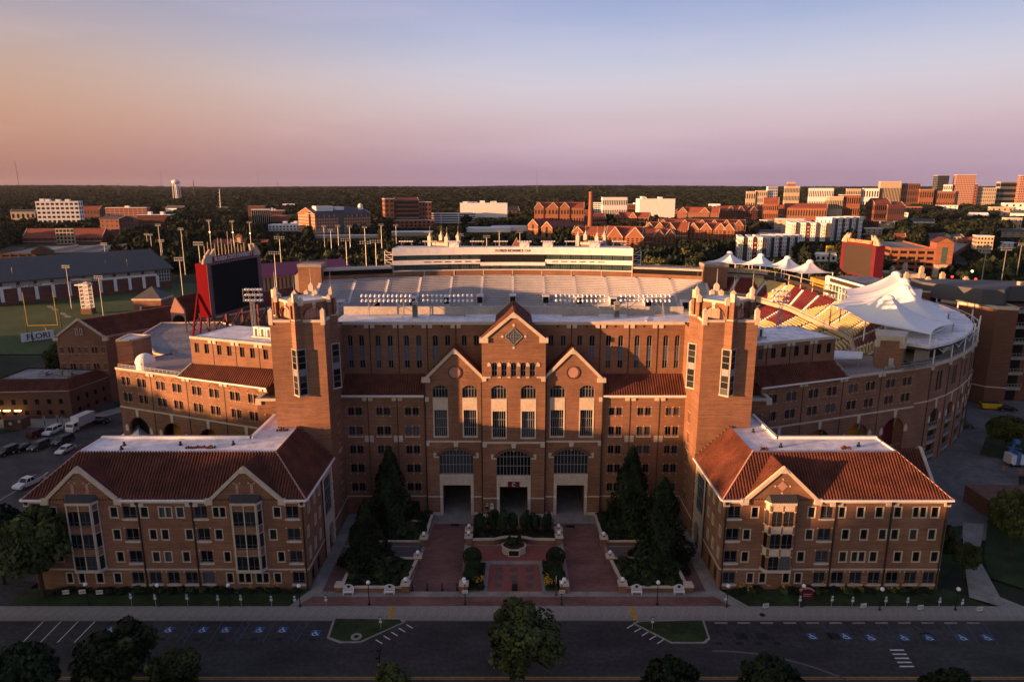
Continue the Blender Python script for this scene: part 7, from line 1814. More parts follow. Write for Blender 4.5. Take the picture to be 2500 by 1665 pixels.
t.build('roof', 'roof_grey', r); t = MB(M)
for i in range(60): x = -2+i*(Ln+11)/59; t.bar((x, -2, he-.12), (x, dp/2, hr+.07), .12, .1)
t.build('roof_seam', 'roof_grey', r)
f = MB(M); f.box(0, Ln, -.5, -.05, 8.2, 9.4); nb = 11; bw = Ln/nb
for i in range(nb+1): f.box(i*bw-.75, i*bw+.75, -.7, -.05, 1.6, 8.2)
f.build('white_pier', 'white', r); g = MB(M)
for i in range(nb): g.box(i*bw+.8, (i+1)*bw-.8, -.12, -.03, 9.5, 11.3)
g.build('clerestory_glass', 'concrete_light', r); g = MB(M)
for i in range(nb): g.box(i*bw+1.2, (i+1)*bw-1.2, -.1, -.02, .2, 7.6, 0); 
g.build('bay_door', 'brick_red', r)
e = MB(M); e.box(Ln+.8, Ln+6.8, -.3, -.02, 4.8, 11); e.build('corner_glass', 'glass_green', r); e = MB(M)
for k in range(5): e.box(Ln+.8+k*1.5, Ln+.95+k*1.5, -.4, -.3, 4.8, 11)
for k in range(4): e.box(Ln+.8, Ln+6.9, -.38, -.3, 4.8+k*2, 4.95+k*2)
e.build('mullion', 'white', r)
for s_, u in (('ALBERT J. DUNLAP', .19+.035), ('ATHLETIC TRAINING FACILITY', .495)): text_mesh('sign_letter', s_, 1.5, 'steel_dark', r, M @ frame((Ln*u, -.56, 8.8), 0), .03, 1.05)
# lettered stadium wall by the field
q0 = on_z(300/5.6, 560+1545/5.6); q1 = on_z(745/5.6, 560+1485/5.6); a_ = math.atan2(q1.y-q0.y, q1.x-q0.x); Ln = math.hypot(q1.x-q0.x, q1.y-q0.y)
r = root('lettered_wall', 'white wall with large dark letters, behind the near goal post', 'wall', q0); w = MB(frame(q0, a_)); w.box(0, Ln, 0, .4, 0, 3.3); w.build('wall', 'white', r)
text_mesh('sign_letter', 'FLORI', 3.0, 'purple_panel', r, frame(q0, a_) @ frame((Ln*.52, -.06, 1.6), 0), .03, 1.0)
# ---- vehicles
def car(kind, label, x, y, yaw, paint, group='cars on the parking lot'):
 M = Matrix.Translation((x, y, 0)) @ Matrix.Rotation(yaw, 4, 'Z')
 r = root('parked_car' if kind != 'box' else 'box_truck', label, 'car' if kind != 'box' else 'truck', (x, y, 0), group if kind != 'box' else None)
 L_, W_ = (4.7, .9) if kind == 'sedan' else ((4.9, .95) if kind == 'suv' else ((5.8, .98) if kind == 'pickup' else (7.2, 1.15)))
 zb = .32; hood, belt, top = (.82, .95, 1.45) if kind == 'sedan' else ((1.0, 1.1, 1.78) if kind == 'suv' else ((1.05, 1.15, 1.85) if kind == 'pickup' else (1.2, 1.3, 2.4)))
 b = MB(M); h = L_/2
 if kind == 'box':
  body = [(h-1.9, zb), (h, zb), (h, 1.15), (h-.15, 1.35), (h-.45, 2.35), (h-1.9, 2.4)]; b.extrude_y(body, -W_+.05, W_-.05)
 else:
  body = [(-h, zb+.1), (-h+.1, zb), (h-.1, zb), (h, zb+.15), (h-.05, hood-.18), (h-.3, hood-.05), (h-1.25, belt), (-h+.5, belt), (-h+.05, belt-.1)]; b.extrude_y(body, -W_, W_)
 b.build('body', paint, r)
 if kind != 'box':
  f0, f1, r1, r0 = (h-1.3, h-2.0, -h+1.2, -h+.55) if kind == 'sedan' else ((h-1.25, h-1.85, -h+.35, -h+.12) if kind == 'suv' else (h-1.5, h-2.1, -h+2.5, -h+2.2))
  c = MB(M); wi = W_*.8
  lo = [(f0, -W_+.06), (f0, W_-.06), (r0, W_-.06), (r0, -W_+.06)]; hi = [(f1, -wi), (f1, wi), (r1, wi), (r1, -wi)]
  for i in range(4): c.poly([(*lo[i], belt-.02), (*lo[(i+1) % 4], belt-.02), (*hi[(i+1) % 4], top-.06), (*hi[i], top-.06)])
  c.build('window', 'glass', r)
  c = MB(M); c.box(r1-.05, f1+.05, -wi-.03, wi+.03, top-.08, top)
  for sx, sy, tx, ty in ((f0, W_-.06, f1, wi), (r0, W_-.06, r1, wi), ((f0+r0)/2, W_-.06, (f1+r1)/2, wi)):
   for sg in (-1, 1): c.bar((sx, sg*sy, belt-.02), (tx, sg*ty, top-.06), .1, .06)
  c.build('roof', paint, r)
  if kind == 'pickup': c = MB(M); c.box(-h+.15, -h+2.1, -W_+.12, W_-.12, belt-.35, belt+.005); c.build('load_bed', 'black', r)
 else:
  c = MB(M); c.box(-h, h-2.05, -W_, W_, 1.0, 3.4); c.build('cargo_box', 'car_white', r); c = MB(M); c.poly([(h+.0-.13, -W_+.2, 1.42), (h-.13, W_-.2, 1.42), (h-.43, W_-.2, 2.25), (h-.43, -W_+.2, 2.25)]); c.box(h-1.5, h-.55, -W_+.02, -W_+.06, 1.45, 2.2); c.box(h-1.5, h-.55, W_-.06, W_-.02, 1.45, 2.2); c.build('window', 'glass', r)
 for sx in (h-.95, -h+.95):
  for sy in (-1, 1):
   w = MB(M); w.tube((sx, sy*(W_-.2), .34), (sx, sy*(W_+.02), .34), .34, n=12); wo = w.build('wheel', 'rubber', r); w = MB(M); w.tube((sx, sy*(W_+.0), .34), (sx, sy*(W_+.035), .34), .2, n=10); w.build('rim', 'metal', wo)
 for sy in (-1, 1):
  l = MB(M); l.box(h-.08, h+.015, sy*(W_-.3)-.18, sy*(W_-.3)+.18, hood-.32, hood-.16) if kind != 'box' else l.box(h-.05, h+.02, sy*.8-.15, sy*.8+.15, .85, 1.05); l.build('headlight', 'globe', r)
  l = MB(M); l.box(-h-.015, -h+.06, sy*(W_-.2)-.14, sy*(W_-.2)+.14, .75, .95); l.build('taillight', 'garnet', r)
D90 = R(-105)
for kd, x, y, yw, pt, t in (('suv', -112.7, 143.0, D90, 'car_black', 'black suv, leftmost of the row in the parking lot'), ('sedan', -110.8, 145.0, D90-.1, 'car_black', 'low black sedan second from left in the parking lot row'), ('suv', -107.8, 146.2, D90+.05, 'car_grey', 'dark grey suv third from left in the parking lot row'),
 ('suv', -104.6, 149.6, D90, 'car_grey', 'dark suv parked directly behind the white sedan'), ('sedan', -100.5, 144.2, D90+.12, 'car_white', 'white sedan parked nose down in front of the dark suv'), ('suv', -113.5, 154.2, R(75), 'car_red', 'dark red car showing its tail, left of the white van'), ('suv', -111.2, 156.0, D90+.2, 'car_white', 'white van beside the dark red car'),
 ('sedan', -104.4, 163.5, R(8), 'car_black', 'long black car standing alone right of the white box truck'), ('pickup', -96.6, 126.6, D90+.02, 'car_white', 'white pickup parked alone close to the left wing'), ('suv', -119.0, 143.5, D90, 'car_black', 'black car cut by the left picture edge in the parking lot')):
 car(kd, t, x, y, yw, pt)
car('box', 'white box truck facing the camera beside the low brick building', -106.6, 159.6, R(-100), 'car_white')
car('sedan', 'black car parked beside the yellow dumpster by the shaded block', 131.4, 173.2, R(-12), 'car_black', 'cars around the service yard'); car('sedan', 'dark car behind the rounded corner building', 111.6, 160.6, R(-30), 'car_grey', 'cars around the service yard')
car('suv', 'white car parked on the road left of the gabled brick building', -138.5, 226, R(-60), 'car_white', 'cars beside the gabled building'); car('sedan', 'blue grey car half hidden below the white one, left of the gabled building', -141, 217, R(-60), 'car_grey', 'cars beside the gabled building')
LOT = bpy.data.objects['lot_ground']
for i in range(9):
 p = Vector((-117+i*3.0, 141.5+i*.45, 0)); q_ = p+Vector((-1.2, 5, 0)); n = Vector((.06, .01, 0)); mb = MB(); mb.poly([(p.x-.06, p.y, .0), (p.x+.06, p.y, .0), (q_.x+.06, q_.y, .0), (q_.x-.06, q_.y, .0)]); mb.build('bay_line', 'paint_yellow', LOT)
for i in range(6): q = on_z(20+i*14.5, 1300-i*11); mb = MB(); mb.box(q.x-.35, q.x+.35, q.y-1.0, q.y+1.0, -.03, .01); mb.build('crossing_bar', 'paint_white', bpy.data.objects['side_road'])
for i in range(9): q = on_z(-4+i*14, 1222-i*8); mb = MB(); mb.box(q.x-.15, q.x+.15, q.y-1.6, q.y+1.2, -.03, .005); mb.build('hatch_line', 'paint_white', LOT)
b = MB(); b.prism([(-140, 158.5), (-112, 160.5), (-107, 166.5), (-100, 176), (-104, 180), (-111.4, 167.0), (-140, 165.3)], -.02, .12); struct('pavement', b, 'concrete')
b = MB(); b.poly([(-150, 150, .0), (-126, 152, .0), (-121, 158, .0), (-140, 160.5, .0), (-150, 160, .0)]); struct('lawn', b, 'grass')
r = root('entry_kiosk', 'small dark kiosk with two pale notices at the edge of the parking lot', 'kiosk', (-122, 159, 0)); b = MB(); b.box(-124.5, -120.2, 158.3, 161.5, 0, 2.6); b.build('wall', 'brick_dark', r); b = MB(); b.box(-123.2, -122.5, 158.2, 158.3, 1.3, 2.0); b.box(-120.9, -120.3, 158.2, 158.3, 1.9, 2.5); b.build('notice', 'paint_white', r)
for i, x in enumerate((-131.5, -129.0, -126.2)): b = MB(); b.box(x-.8, x+.8, 165.6, 165.9, 2.3, 2.6); o = b.build('light_strip', 'lamp_warm'); tag(o, ('left', 'middle', 'right')[i]+' glowing strip light on the low brick building at far left', 'lamp', 'strip lights on the low brick building')
for i, (x, y) in enumerate(((-117.5, 162.5), (-114.6, 163.2), (-112.5, 161.7), (-116.2, 160.8))): b = MB(); b.tube((x, y, 0), (x, y, 2.2), .06); b.box(x-.3, x+.3, y-.04, y+.04, 1.4, 2.2, 1); o = b.build('notice_post', ['black', 'metal']); tag(o, 'small notice on a thin post at the pavement beside the box truck', 'sign', 'notices by the box truck')
# small pale glazed gable roof and machine, cones, dumpster
r = root('glass_gable', 'pale metal gable roof in front of the arches of the sunlit range', 'roof', (-72, 122, 0)); b = MB(); q = on_z(338, 1034, 9.2); b.poly([(q.x-5.2, q.y-3, 5.8), (q.x, q.y, 9.2), (q.x+3.5, q.y-6.5, 9.0), (q.x-1.2, q.y-9, 5.6)]); b.poly([(q.x, q.y, 9.2), (q.x+5, q.y+1, 5.8), (q.x+8.5, q.y-5, 5.6), (q.x+3.5, q.y-6.5, 9.0)]); b.build('roof', 'membrane', r); b = MB(); b.bar((q.x, q.y, 9.3), (q.x+5, q.y+1, 5.9), .35, .3); b.build('verge', 'steel_dark', r); b = MB(); b.prism([(q.x-4.6, q.y-3.2), (q.x-.9, q.y-8.2), (q.x+7.6, q.y-5.2), (q.x+4.2, q.y+.4)], 0, 5.6); b.build('wall', 'brick', r)
r = root('lift_machine', 'blue and white equipment trailer standing between two cones in the service yard', 'machine', (107, 136.8, 0)); b = MB(); b.box(105.6, 106.7, 135.6, 138, .5, 2.6, 1); b.box(107.4, 108.7, 135.6, 138, .5, 2.4, 1); b.box(106.7, 107.4, 135.4, 138.4, .4, 3.2, 0); b.build('body', ['blue_equipment', 'car_white'], r); b = MB(); b.bar((106.2, 137, 3), (107.4, 137.5, 5.2), .3); b.box(106.9, 107.9, 137, 138, 4.6, 5.4); b.bar((105, 137, 4.1), (108.2, 136.6, 3.6), .14); b.build('boom', 'blue_equipment', r)
for x in (105.7, 106.9, 107.4, 108.6):
 w = MB(); w.tube((x-.12, 135.7, .4), (x+.12, 135.7, .4), .4, n=10); w.build('wheel', 'rubber', r)
for i, (x, y) in enumerate(((103.1, 134.4), (105.2, 132.3), )): r = root('traffic_cone', ('orange cone on the left of the equipment trailer', 'orange cone on the right of the equipment trailer')[i], 'cone', (x, y, 0), 'cones by the equipment trailer'); b = MB(); b.lathe(x, y, [(.3, .06), (.24, .1), (.05, .95)], 8); b.build('cone', 'orange', r); b = MB(); b.box(x-.35, x+.35, y-.35, y+.35, 0, .06); b.build('base', 'orange', r)
r = root('dumpster', 'yellow dumpster at the foot of the tall shaded block', 'dumpster', (128.5, 174.8, 0)); b = MB(M := Matrix.Translation((128.0, 174.8, 0)) @ Matrix.Rotation(R(-10), 4, 'Z')); b.extrude_y([(-2.2, .3), (1.9, .3), (2.4, 1.7), (-2.6, 1.7)], -1, 1); b.build('skip_body', 'yellow', r); b = MB(M); b.box(-2.3, 2.2, -.8, .8, 1.7, 1.74); b.build('opening', 'black', r)
r = root('brick_annex', 'dark brick corner building cut by the right picture edge, beyond the path', 'building', (90, 104, 0)); b = MB(); b.box(85.4, 105, 106.2, 120, 0, 3.1); b.build('wall', 'brick_dark', r); b = MB(); tile_roof(b, [(84.9, 105.7, 3.0), (105, 105.7, 3.0), (105, 111, 6), (84.9, 111, 6)]); b.build('roof', 'tile', r); b = MB()
for k in range(4): b.box(87+k*4.5, 88.4+k*4.5, 106.12, 106.2, .8, 2.3)
b.build('window', 'glass', r)
b = MB(); b.box(112.5, 150, 138.4, 139, 0, 3.2); o = b.build('garden_wall', 'brick_dark'); tag(o, 'dark brick wall behind the equipment trailer at the right edge', 'wall')
# ------------------------------------------------------------------ campus and town beyond
def z1(x, y): return x/3.68, 380+y/3.68
def z2(x, y): return 600+x/3.68, 380+y/3.68
def z3(x, y): return 1200+x/3.68, 380+y/3.68
def z4(x, y): return 1800+x/3.364, 380+y/3.364
SIGHT = []       # (u0, u1, v of the visible foot, distance): trees in front stay lower than that
FOOT = []        # footprints, to keep trees out
def place(zf, x0, x1, yb, yt, yaw, Y=None):
 u0, vb = zf(x0, yb); u1, _ = zf(x1, yb); _, vt = zf(x0, yt)
 if Y is None: Y = on_z(u0, vb).y; Y = min(Y, 2400) if Y > 0 else 2400
 P = on_y(u0, vb, Y); d = sight(u1, vb); k = d[0]/d[1]; c, s = math.cos(yaw), math.sin(yaw)
 W = (CAMX+k*Y-P.x)/(c-k*s) if abs(c-k*s) > .05 else 20
 W = max(3, min(W, 400)); SIGHT.append((u0-2, u1+2, vb-2.5, Y))
 top = on_y((u0+u1)/2, vt, Y+W*s/2).z
 return P.x, Y, W, max(3.0, top)
def win_grid(mb, W, z0, z1_, nx, nz, fw=.5, fh=.55, x0=0, y=0.0, th=.08, mi=0):
 for i in range(nx):
  for j in range(nz):
   cx = x0+W*(i+.5)/nx; cz = z0+(z1_-z0)*(j+.5)/nz; w, h = W/nx*fw/2, (z1_-z0)/nz*fh/2
   mb.box(cx-w, cx+w, y-th, y+.02, cz-h, cz+h, mi)
def block(zf, x0, x1, yb, yt, label, wall='brick_far', depth=18, yaw=0.0, Y=None, nx=8, nz=4, roof='membrane', rise=5.0, band=None, fw=.5, fh=.5, sides=True, winm='glass', group=None, cat='building', name='far_building', gables=(), lip='stone', top_boxes=0):
 X, Yy, W, Ht = place(zf, x0, x1, yb, yt, yaw, Y); M = frame((X, Yy, 0), yaw); r = root(name, label, cat, (X, Yy, 0), group)
 c = M @ Vector((W/2, depth/2, 0)); FOOT.append((M.inverted(), W, depth)); he = Ht-rise if roof in ROOFT else Ht
 w = MB(M); w.box(0, W, 0, depth, 0, he)
 if roof in ROOFT:
  for u in (0, W): w.poly([(u, 0, he), (u, depth, he), (u, depth/2, Ht-.2)])
 for g, gw in gables:
  w.extrude_y([(g*W-gw/2, he-.01), (g*W+gw/2, he-.01), (g*W, he+rise*.92)], -1.2, -.9); w.box(g*W-gw/2, g*W+gw/2, -1.2, 0, 0, he)
 w.build('wall', wall, r)
 if roof in ROOFT:
  t = MB(); e = .6; q = [M @ Vector(p) for p in ((-e, -e, he-.1), (W+e, -e, he-.1), (W+e, depth/2, Ht), (-e, depth/2, Ht))]; t.poly(q); q = [M @ Vector(p) for p in ((W+e, depth+e, he-.1), (-e, depth+e, he-.1), (-e, depth/2, Ht), (W+e, depth/2, Ht))]; t.poly(q)
  t.M = M
  for g, gw in gables:
   for s in (-1, 1): t.poly([(g*W+s*(gw/2+.4), -1.6, he-.2), (g*W, -1.6, he+rise*.95), (g*W, depth*.45, he+rise*.95), (g*W+s*(gw/2+.4), .3, he-.2)])
  t.build('roof', roof, r)
  k = MB(M)
  for g, gw in gables:
   for s in (-1, 1): k.bar((g*W+s*(gw/2+.2), -1.3, he), (g*W, -1.3, he+rise*.98), .6, .6)
  for u in (-.2, W+.2):
   for v in (-.4, depth+.4): k.bar((u, v, he), (u, depth/2, Ht+.1), .5, .5)
  k.box(-.2, W+.2, -.25, .1, he*.30, he*.30+.5); k.build('coping', lip, r)
 else:
  t = MB(M); t.box(-.3, W+.3, -.3, depth+.3, he, he+.5); t.build('roof', roof, r)
  if top_boxes:
   t = MB(M); rr = random.Random(int(X))
   for i in range(top_boxes): a = rr.uniform(.05, .8)*W; t.box(a, a+W*.1, depth*.3, depth*.7, he+.5, he+.5+rr.uniform(2, 4.5))
   t.build('roof_plant', 'white', r)
 if nx:
  g = MB(M)
  if band: 
   for j in range(nz): cz = he*(j+.5)/nz; g.box(.6, W-.6, -.1, .02, cz-he/nz*fh/2, cz+he/nz*fh/2)
   ns = max(2, int(depth/5))
   for j in range(nz): cz = he*(j+.5)/nz; g.box(W-.02, W+.1, .6, depth-.6, cz-he/nz*fh/2, cz+he/nz*fh/2); g.box(-.1, .02, .6, depth-.6, cz-he/nz*fh/2, cz+he/nz*fh/2)
  else:
   win_grid(g, W, .5, he-.3, nx, nz, fw, fh)
   if sides:
    ns = max(2, int(nx*depth/W)); 
    g.M = M @ frame((W, 0, 0), math.pi/2); win_grid(g, depth, .5, he-.3, ns, nz, fw, fh); g.M = M @ frame((0, depth, 0), -math.pi/2); win_grid(g, depth, .5, he-.3, ns, nz, fw, fh)
   for gg, gw in gables: g.M = M; win_grid(g, gw, .5, he-.3, max(2, int(gw/4)), nz, fw, fh, x0=gg*W-gw/2, y=-1.2)
  o = g.build('windows', winm, r, kind='stuff')
 return r, M, W, he
ROOFT = ('tile', 'roof_rust', 'roof_navy', 'roof_grey', 'garnet_roof', 'tile_lit')
A = R(-20); Bq = R(30)
CH = 'dormitory with red roofs and pale edged gables'
# --- left part
block(z1, 340, 725, 585, 415, 'white seven storey apartment slab standing above the trees at far left', 'white', 14, R(12), nx=9, nz=7, fw=.62, fh=.5, roof='white', top_boxes=4, Y=900)
block(z1, 205, 920, 790, 660, 'long dark brick building with a white window grid in its middle, far left', 'brick_red', 24, R(6), nx=12, nz=3, roof='roof_rust', rise=9.5, fw=.3, fh=.4)
X, Y_, W, H_ = place(z1, 525, 690, 795, 655, R(6)); r = root('window_grid', 'white framed window grid on the dark brick building, far left', 'facade', (X, Y_, 0)); M = frame((X, Y_-2.2, 0), R(6)); g = MB(M); g.box(0, W, 0, 2, 0, H_); g.build('wall', 'cream', r); g = MB(M); win_grid(g, W, .5, H_-.5, 5, 4, .68, .7, th=.15); g.build('windows', 'glass', r, kind='stuff')
block(z1, 920, 1090, 770, 545, 'dark brick end tower joined to the long building with the white window grid', 'brick_red', 24, R(-8), nx=4, nz=5, fw=.3, fh=.35, roof='roof_grey', rise=3)
block(z1, 960, 1330, 600, 470, 'brick dormitory slab ruled by a pale grid of floors, far left', 'stone_pink', 14, R(4), nx=9, nz=6, fw=.86, fh=.78, winm='brick_red', roof='white', top_boxes=1)
block(z1, 1240, 1540, 630, 535, 'brick office block with dark window bands, right of the gridded slab', 'brick_red', 20, R(6), nx=4, nz=5, band=True, fh=.35, roof='white', top_boxes=2)
block(z1, 100, 320, 560, 485, 'low cream house with a lit chimney at the far left', 'cream', 12, R(10), nx=5, nz=2, roof='roof_grey', rise=3, Y=980)
block(z1, 730, 900, 560, 455, 'dim red tiled building behind the white apartment slab', 'brick_red', 16, R(5), nx=6, nz=3, roof='roof_rust', rise=5, Y=1050)
block(z1, 1490, 1630, 510, 450, 'pale roofed house high on the wooded slope at left', 'white', 20, R(-10), nx=0, roof='roof_grey', rise=6, Y=1500)
def garage(zf, x0, x1, yb, yt, label, wall, depth, yaw, levels, Y=None, slots=8, dark='void', roofm='concrete'):
 X, Yy, W, Ht = place(zf, x0, x1, yb, yt, yaw, Y); M = frame((X, Yy, 0), yaw); r = root('parking_garage', label, 'garage', (X, Yy, 0)); FOOT.append((M.inverted(), W, depth))
 w = MB(M); w.box(.3, W-.3, .5, depth, 0, Ht-1.2); w.build('core', dark, r); w = MB(M); lv = Ht/levels
 for k in range(levels): w.box(0, W, 0, .5, k*lv+lv*.5, (k+1)*lv); w.box(W-.5, W, .5, depth, k*lv+lv*.5, (k+1)*lv); w.box(0, .5, .5, depth, k*lv+lv*.5, (k+1)*lv)
 for i in range(slots+1): w.box(W*i/slots-.6 if i else 0, W*i/slots+.6 if i < slots else W, -.12, .4, 0, Ht-.05)
 for i in range(5): w.box(W-.6, W+.12, depth*i/5, depth*i/5+1.1, 0, Ht-.05)
 w.build('parapet', wall, r); w = MB(M); w.poly([(.5, .5, Ht-1.1), (W-.5, .5, Ht-1.1), (W-.5, depth, Ht-1.1), (.5, depth, Ht-1.1)]); w.build('deck', roofm, r)
 return r, M, W, Ht
r, M, W, Ht = garage(z1, -60, 1000, 935, 875, 'low parking garage with a grey deck and lit orange wall tops, behind the training hall', 'brick_dark', 90, R(12), 2, slots=14)
for k in (.38, .62, .86): b = MB(M); b.box(W*k, W*k+1.6, 8, 80, Ht-1, Ht+.8); b.build('ramp_wall', 'cream', r)
b = MB(M); b.extrude_y([(W*.33, 0), (W*.5, 0), (W*.5, Ht+2), (W*.415, Ht+6), (W*.33, Ht+2)], -1.5, 4); b.build('entry_gable', 'brick_dark', r); b = MB(M); b.box(W*.37, W*.46, -1.6, -1.5, 0, Ht-1); b.build('opening', 'void', r)
# --- middle
block(z2, 28, 180, 600, 455, 'brick block with a tall glazed bay, left of the big orange ended laboratory', 'brick_far', 20, R(14), nx=0, roof='membrane_grey'); X, Y_, W, H_ = place(z2, 60, 225, 605, 480, R(14))
r = root('glazed_bay', 'tall glazed bay with pale fins on the brick block', 'facade', (X, Y_, 0)); M = frame((X, Y_, 0), R(14)); b = MB(M); b.box(0, W, 0, 2, 0, H_-2); b.build('glass', 'glass', r); b = MB(M); b.box(-.3, W+.3, -.4, 2.2, H_-2, H_)
for i in range(10): b.box(W*i/9-.15, W*i/9+.15, -.3, 0, 0, H_-2)
b.build('fin', 'white', r)
block(z2, 222, 350, 590, 495, 'low white roofed block beside the glazed bay', 'brick_red', 18, R(10), nx=6, nz=3, roof='white', top_boxes=2); block(z2, 235, 430, 600, 540, 'plain low brick block in front of the white roofed one', 'brick_far', 14, R(8), nx=0, roof='membrane_grey')
block(z2, 205, 520, 680, 625, 'long low building with a white roof and chimney pipes, left of the laboratory', 'white', 26, R(6), nx=10, nz=2, roof='membrane', top_boxes=3)
X, Y_, W, H_ = place(z2, 632, 1125, 735, 520, R(30), 640)
lab, M, W, he = block(z2, 632, 1128, 740, 470, 'large brick laboratory with a glowing orange gable end and dark blue roof', 'brick_far', 52, R(38), nx=22, nz=7, fw=.5, fh=.5, roof='roof_navy', rise=7, winm='cream')
b = MB(M); b.box(W*.42, W*.5, -.3, .1, 2, he); win_grid(b, W, he*.84, he-.2, 12, 1, .7, .9, y=-.05, mi=0); b.build('glass_bay', 'glass_green', lab); b = MB(M); b.box(-.25, W, -.25, .1, he*.22, he*.22+.7); b.box(-.35, 0, 0, 30, he*.22, he*.22+.7); b.box(-.35, 0, 0, 30, he, he+.5); b.build('stone_band', 'stone', lab); b = MB(M); b.box(-.3, .05, 12, 18, 2, he+2); b.build('stair_glass', 'glass', lab); b = MB(M); b.box(W*.1, W*.4, 12, 24, he+3, he+9); b.box(W*.45, W*.6, 12, 24, he+4, he+8); b.lathe(W*.93, 16, [(3, he+4), (3, he+8), (2.8, he+9.5), (1.5, he+11), (.2, he+11.6)], 12); b.build('roof_plant', 'white', lab)
block(z2, 1350, 1560, 545, 380, 'modern brick tower block with dark glass bands and red roof box', 'brick_far', 26, R(18), nx=3, nz=6, band=True, fh=.62, roof='roof_rust', rise=4, Y=1050); block(z2, 1252, 1335, 540, 390, 'sunlit stair tower at the left of the modern brick tower block', 'brick_far', 26, R(18), nx=2, nz=6, Y=1040); block(z2, 1555, 1670, 545, 420, 'shaded right wing of the modern brick tower block', 'brick_red', 20, R(10), nx=4, nz=5, Y=1060)
garage(z2, 1600, 2065, 620, 515, 'white parking garage with long dark slots behind the stadium trees', 'white', 40, R(8), 5, slots=3)
block(z2, 1350, 1700, 650, 585, 'low brick laboratory with flat parapets in front of the white garage', 'brick_far', 26, R(12), nx=9, nz=2, roof='membrane_grey'); block(z2, 1325, 1600, 590, 530, 'stepped brick block with roof boxes behind the low laboratory', 'brick_far', 20, R(14), nx=8, nz=2, roof='white', top_boxes=3)
block(z2, 2050, 2460, 560, 462, 'brick hall with a dark blue roof and sunlit stair turret, beside the dormitories', 'brick_far', 30, R(12), nx=12, nz=3, roof='roof_navy', rise=7)
block(z2, 1925, 2350, 460, 430, 'long white roofed building at the foot of the wooded hill', 'white', 26, R(4), nx=0, roof='white', top_boxes=4, Y=1150)
block(z2, 1310, 1690, 725, 690, 'low cream building with a pale roof among the trees behind the press box', 'cream', 22, R(8), nx=0, roof='membrane'); block(z2, 1980, 2380, 690, 655, 'long pale canopied grandstand roof among the trees', 'white', 30, R(2), nx=0, roof='membrane'); block(z3, 0, 325, 680, 640, 'long pale flat roof left of the first orange dormitory', 'white', 24, R(2), nx=0, roof='membrane')
block(z2, 630, 1200, 745, 725, 'long low pale wall and canopy below the laboratory', 'cream', 12, R(4), nx=0, roof='membrane')
# gate towers of the far stand
def gate_tower(zf, xc, yb, yt, label):
 u, v = zf(xc, yb); Y = 296; p = on_y(u, v, Y); zt = on_y(*zf(xc, yt), Y).z; hw = 4.4; r = root('gate_tower', label, 'tower', (p.x, Y, 0), 'orange gate towers behind the press box'); M = frame((p.x, Y+hw, 0), R(-28)); FOOT.append((M.inverted(), 8, 8)); zm = zt-5
 b = MB(M); b.box(-hw, hw, -hw, hw, 0, zm); b.box(-hw+1, hw-1, -hw+1, hw-1, zm, zm+1); b.build('wall', 'brick', r); b = MB(M)
 for dx in (-1, 1):
  for dy in (-1, 1): x, y = dx*hw, dy*hw; b.box(x-.8, x+.8, y-.8, y+.8, zm-2, zm+3.2); b.lathe(x, y, [(.8, zm+3.2), (.5, zm+4.0), (.1, zm+5)], 6); b.tube((x, y, zm+5), (x, y, zm+7.5), .07, n=4)
 for s in (-1, 1): b.box(-hw, hw, s*hw-.3, s*hw+.3, zm-.6, zm+.5); b.box(s*hw-.3, s*hw+.3, -hw, hw, zm-.6, zm+.5); b.box(-hw, hw, s*hw-.2, s*hw+.2, zm-6.5, zm-6); b.box(s*hw-.2, s*hw+.2, -hw, hw, zm-6.5, zm-6)
 b.build('pinnacle', 'stone', r); b = MB(M)
 for s in (-1, 1): b.box(-1.6, 1.6, s*hw-.12, s*hw+.12, zm-5, zm-1.5); b.box(s*hw-.12, s*hw+.12, -1.6, 1.6, zm-5, zm-1.5)
 b.box(-2.4, 2.4, -hw-.1, -hw, 0, zm-8); b.build('opening', 'glass_dark', r)
gate_tower(z2, 1775, 830, 690, 'sunlit brick gate tower with four pinnacles above the left half of the press box'); gate_tower(z3, 905, 830, 685, 'sunlit brick gate tower with four pinnacles above the right half of the press box')
b = MB(); q = on_y(*z3(228, 800), 300); b.extrude_y([(q.x-4, q.z-4), (q.x+4, q.z-4), (q.x, q.z+3)], 296, 304); o = b.build('roof_gable', 'brick'); tag(o, 'small brick gable peeping over the middle of the press box roof', 'gable')
# --- dormitories on the right half
GD = 'red roofed dormitories behind the stadium'
for a in ((z3, 445, 545, 770, 595, 30, R(-30), 1, 800), (z3, 325, 418, 735, 575, 30, R(-30), 1, 860)):
 zf, x0, x1, yb, yt, dep, yw, _, Yd = a
 X, Yy, W, Ht = place(zf, x0, x1, yb, yt, yw, Yd); M = frame((X, Yy, 0), yw); t = ('nearer' if Yd == 800 else 'farther')+' of two dormitory wings with tall glowing gable ends, right of the press box middle'; r = root('dormitory', t, 'building', (X, Yy, 0), GD); dp = 60; FOOT.append((M.inverted(), W, dp)); he = Ht-7
 b = MB(M); b.box(0, W, 0, dp, 0, he); b.extrude_y([(0, he), (W, he), (W/2, Ht)], 0, .4); b.build('wall', 'brick_far', r); b = MB(M)
 for s in (0, 1): b.poly([(-.5 if s == 0 else W+.5, 0, he-.2), (W/2, 0, Ht+.2), (W/2, dp, Ht+.2), (-.5 if s == 0 else W+.5, dp, he-.2)])
 b.build('roof', 'roof_rust', r); b = MB(M); b.bar((0, -.1, he), (W/2, -.1, Ht+.2), .7, .6); b.bar((W, -.1, he), (W/2, -.1, Ht+.2), .7, .6); b.box(0, W, -.15, 0, he*.55, he*.55+.5); b.build('coping', 'stone', r); b = MB(M); b.box(W*.4, W*.6, -.12, .1, 1, he+1); g = b.build('stair_glass', 'glass', r); b = MB(M @ frame((W, 0, 0), math.pi/2)); win_grid(b, dp, 1, he-.5, 18, 5, .4, .5); b.build('windows', 'glass', r, kind='stuff')
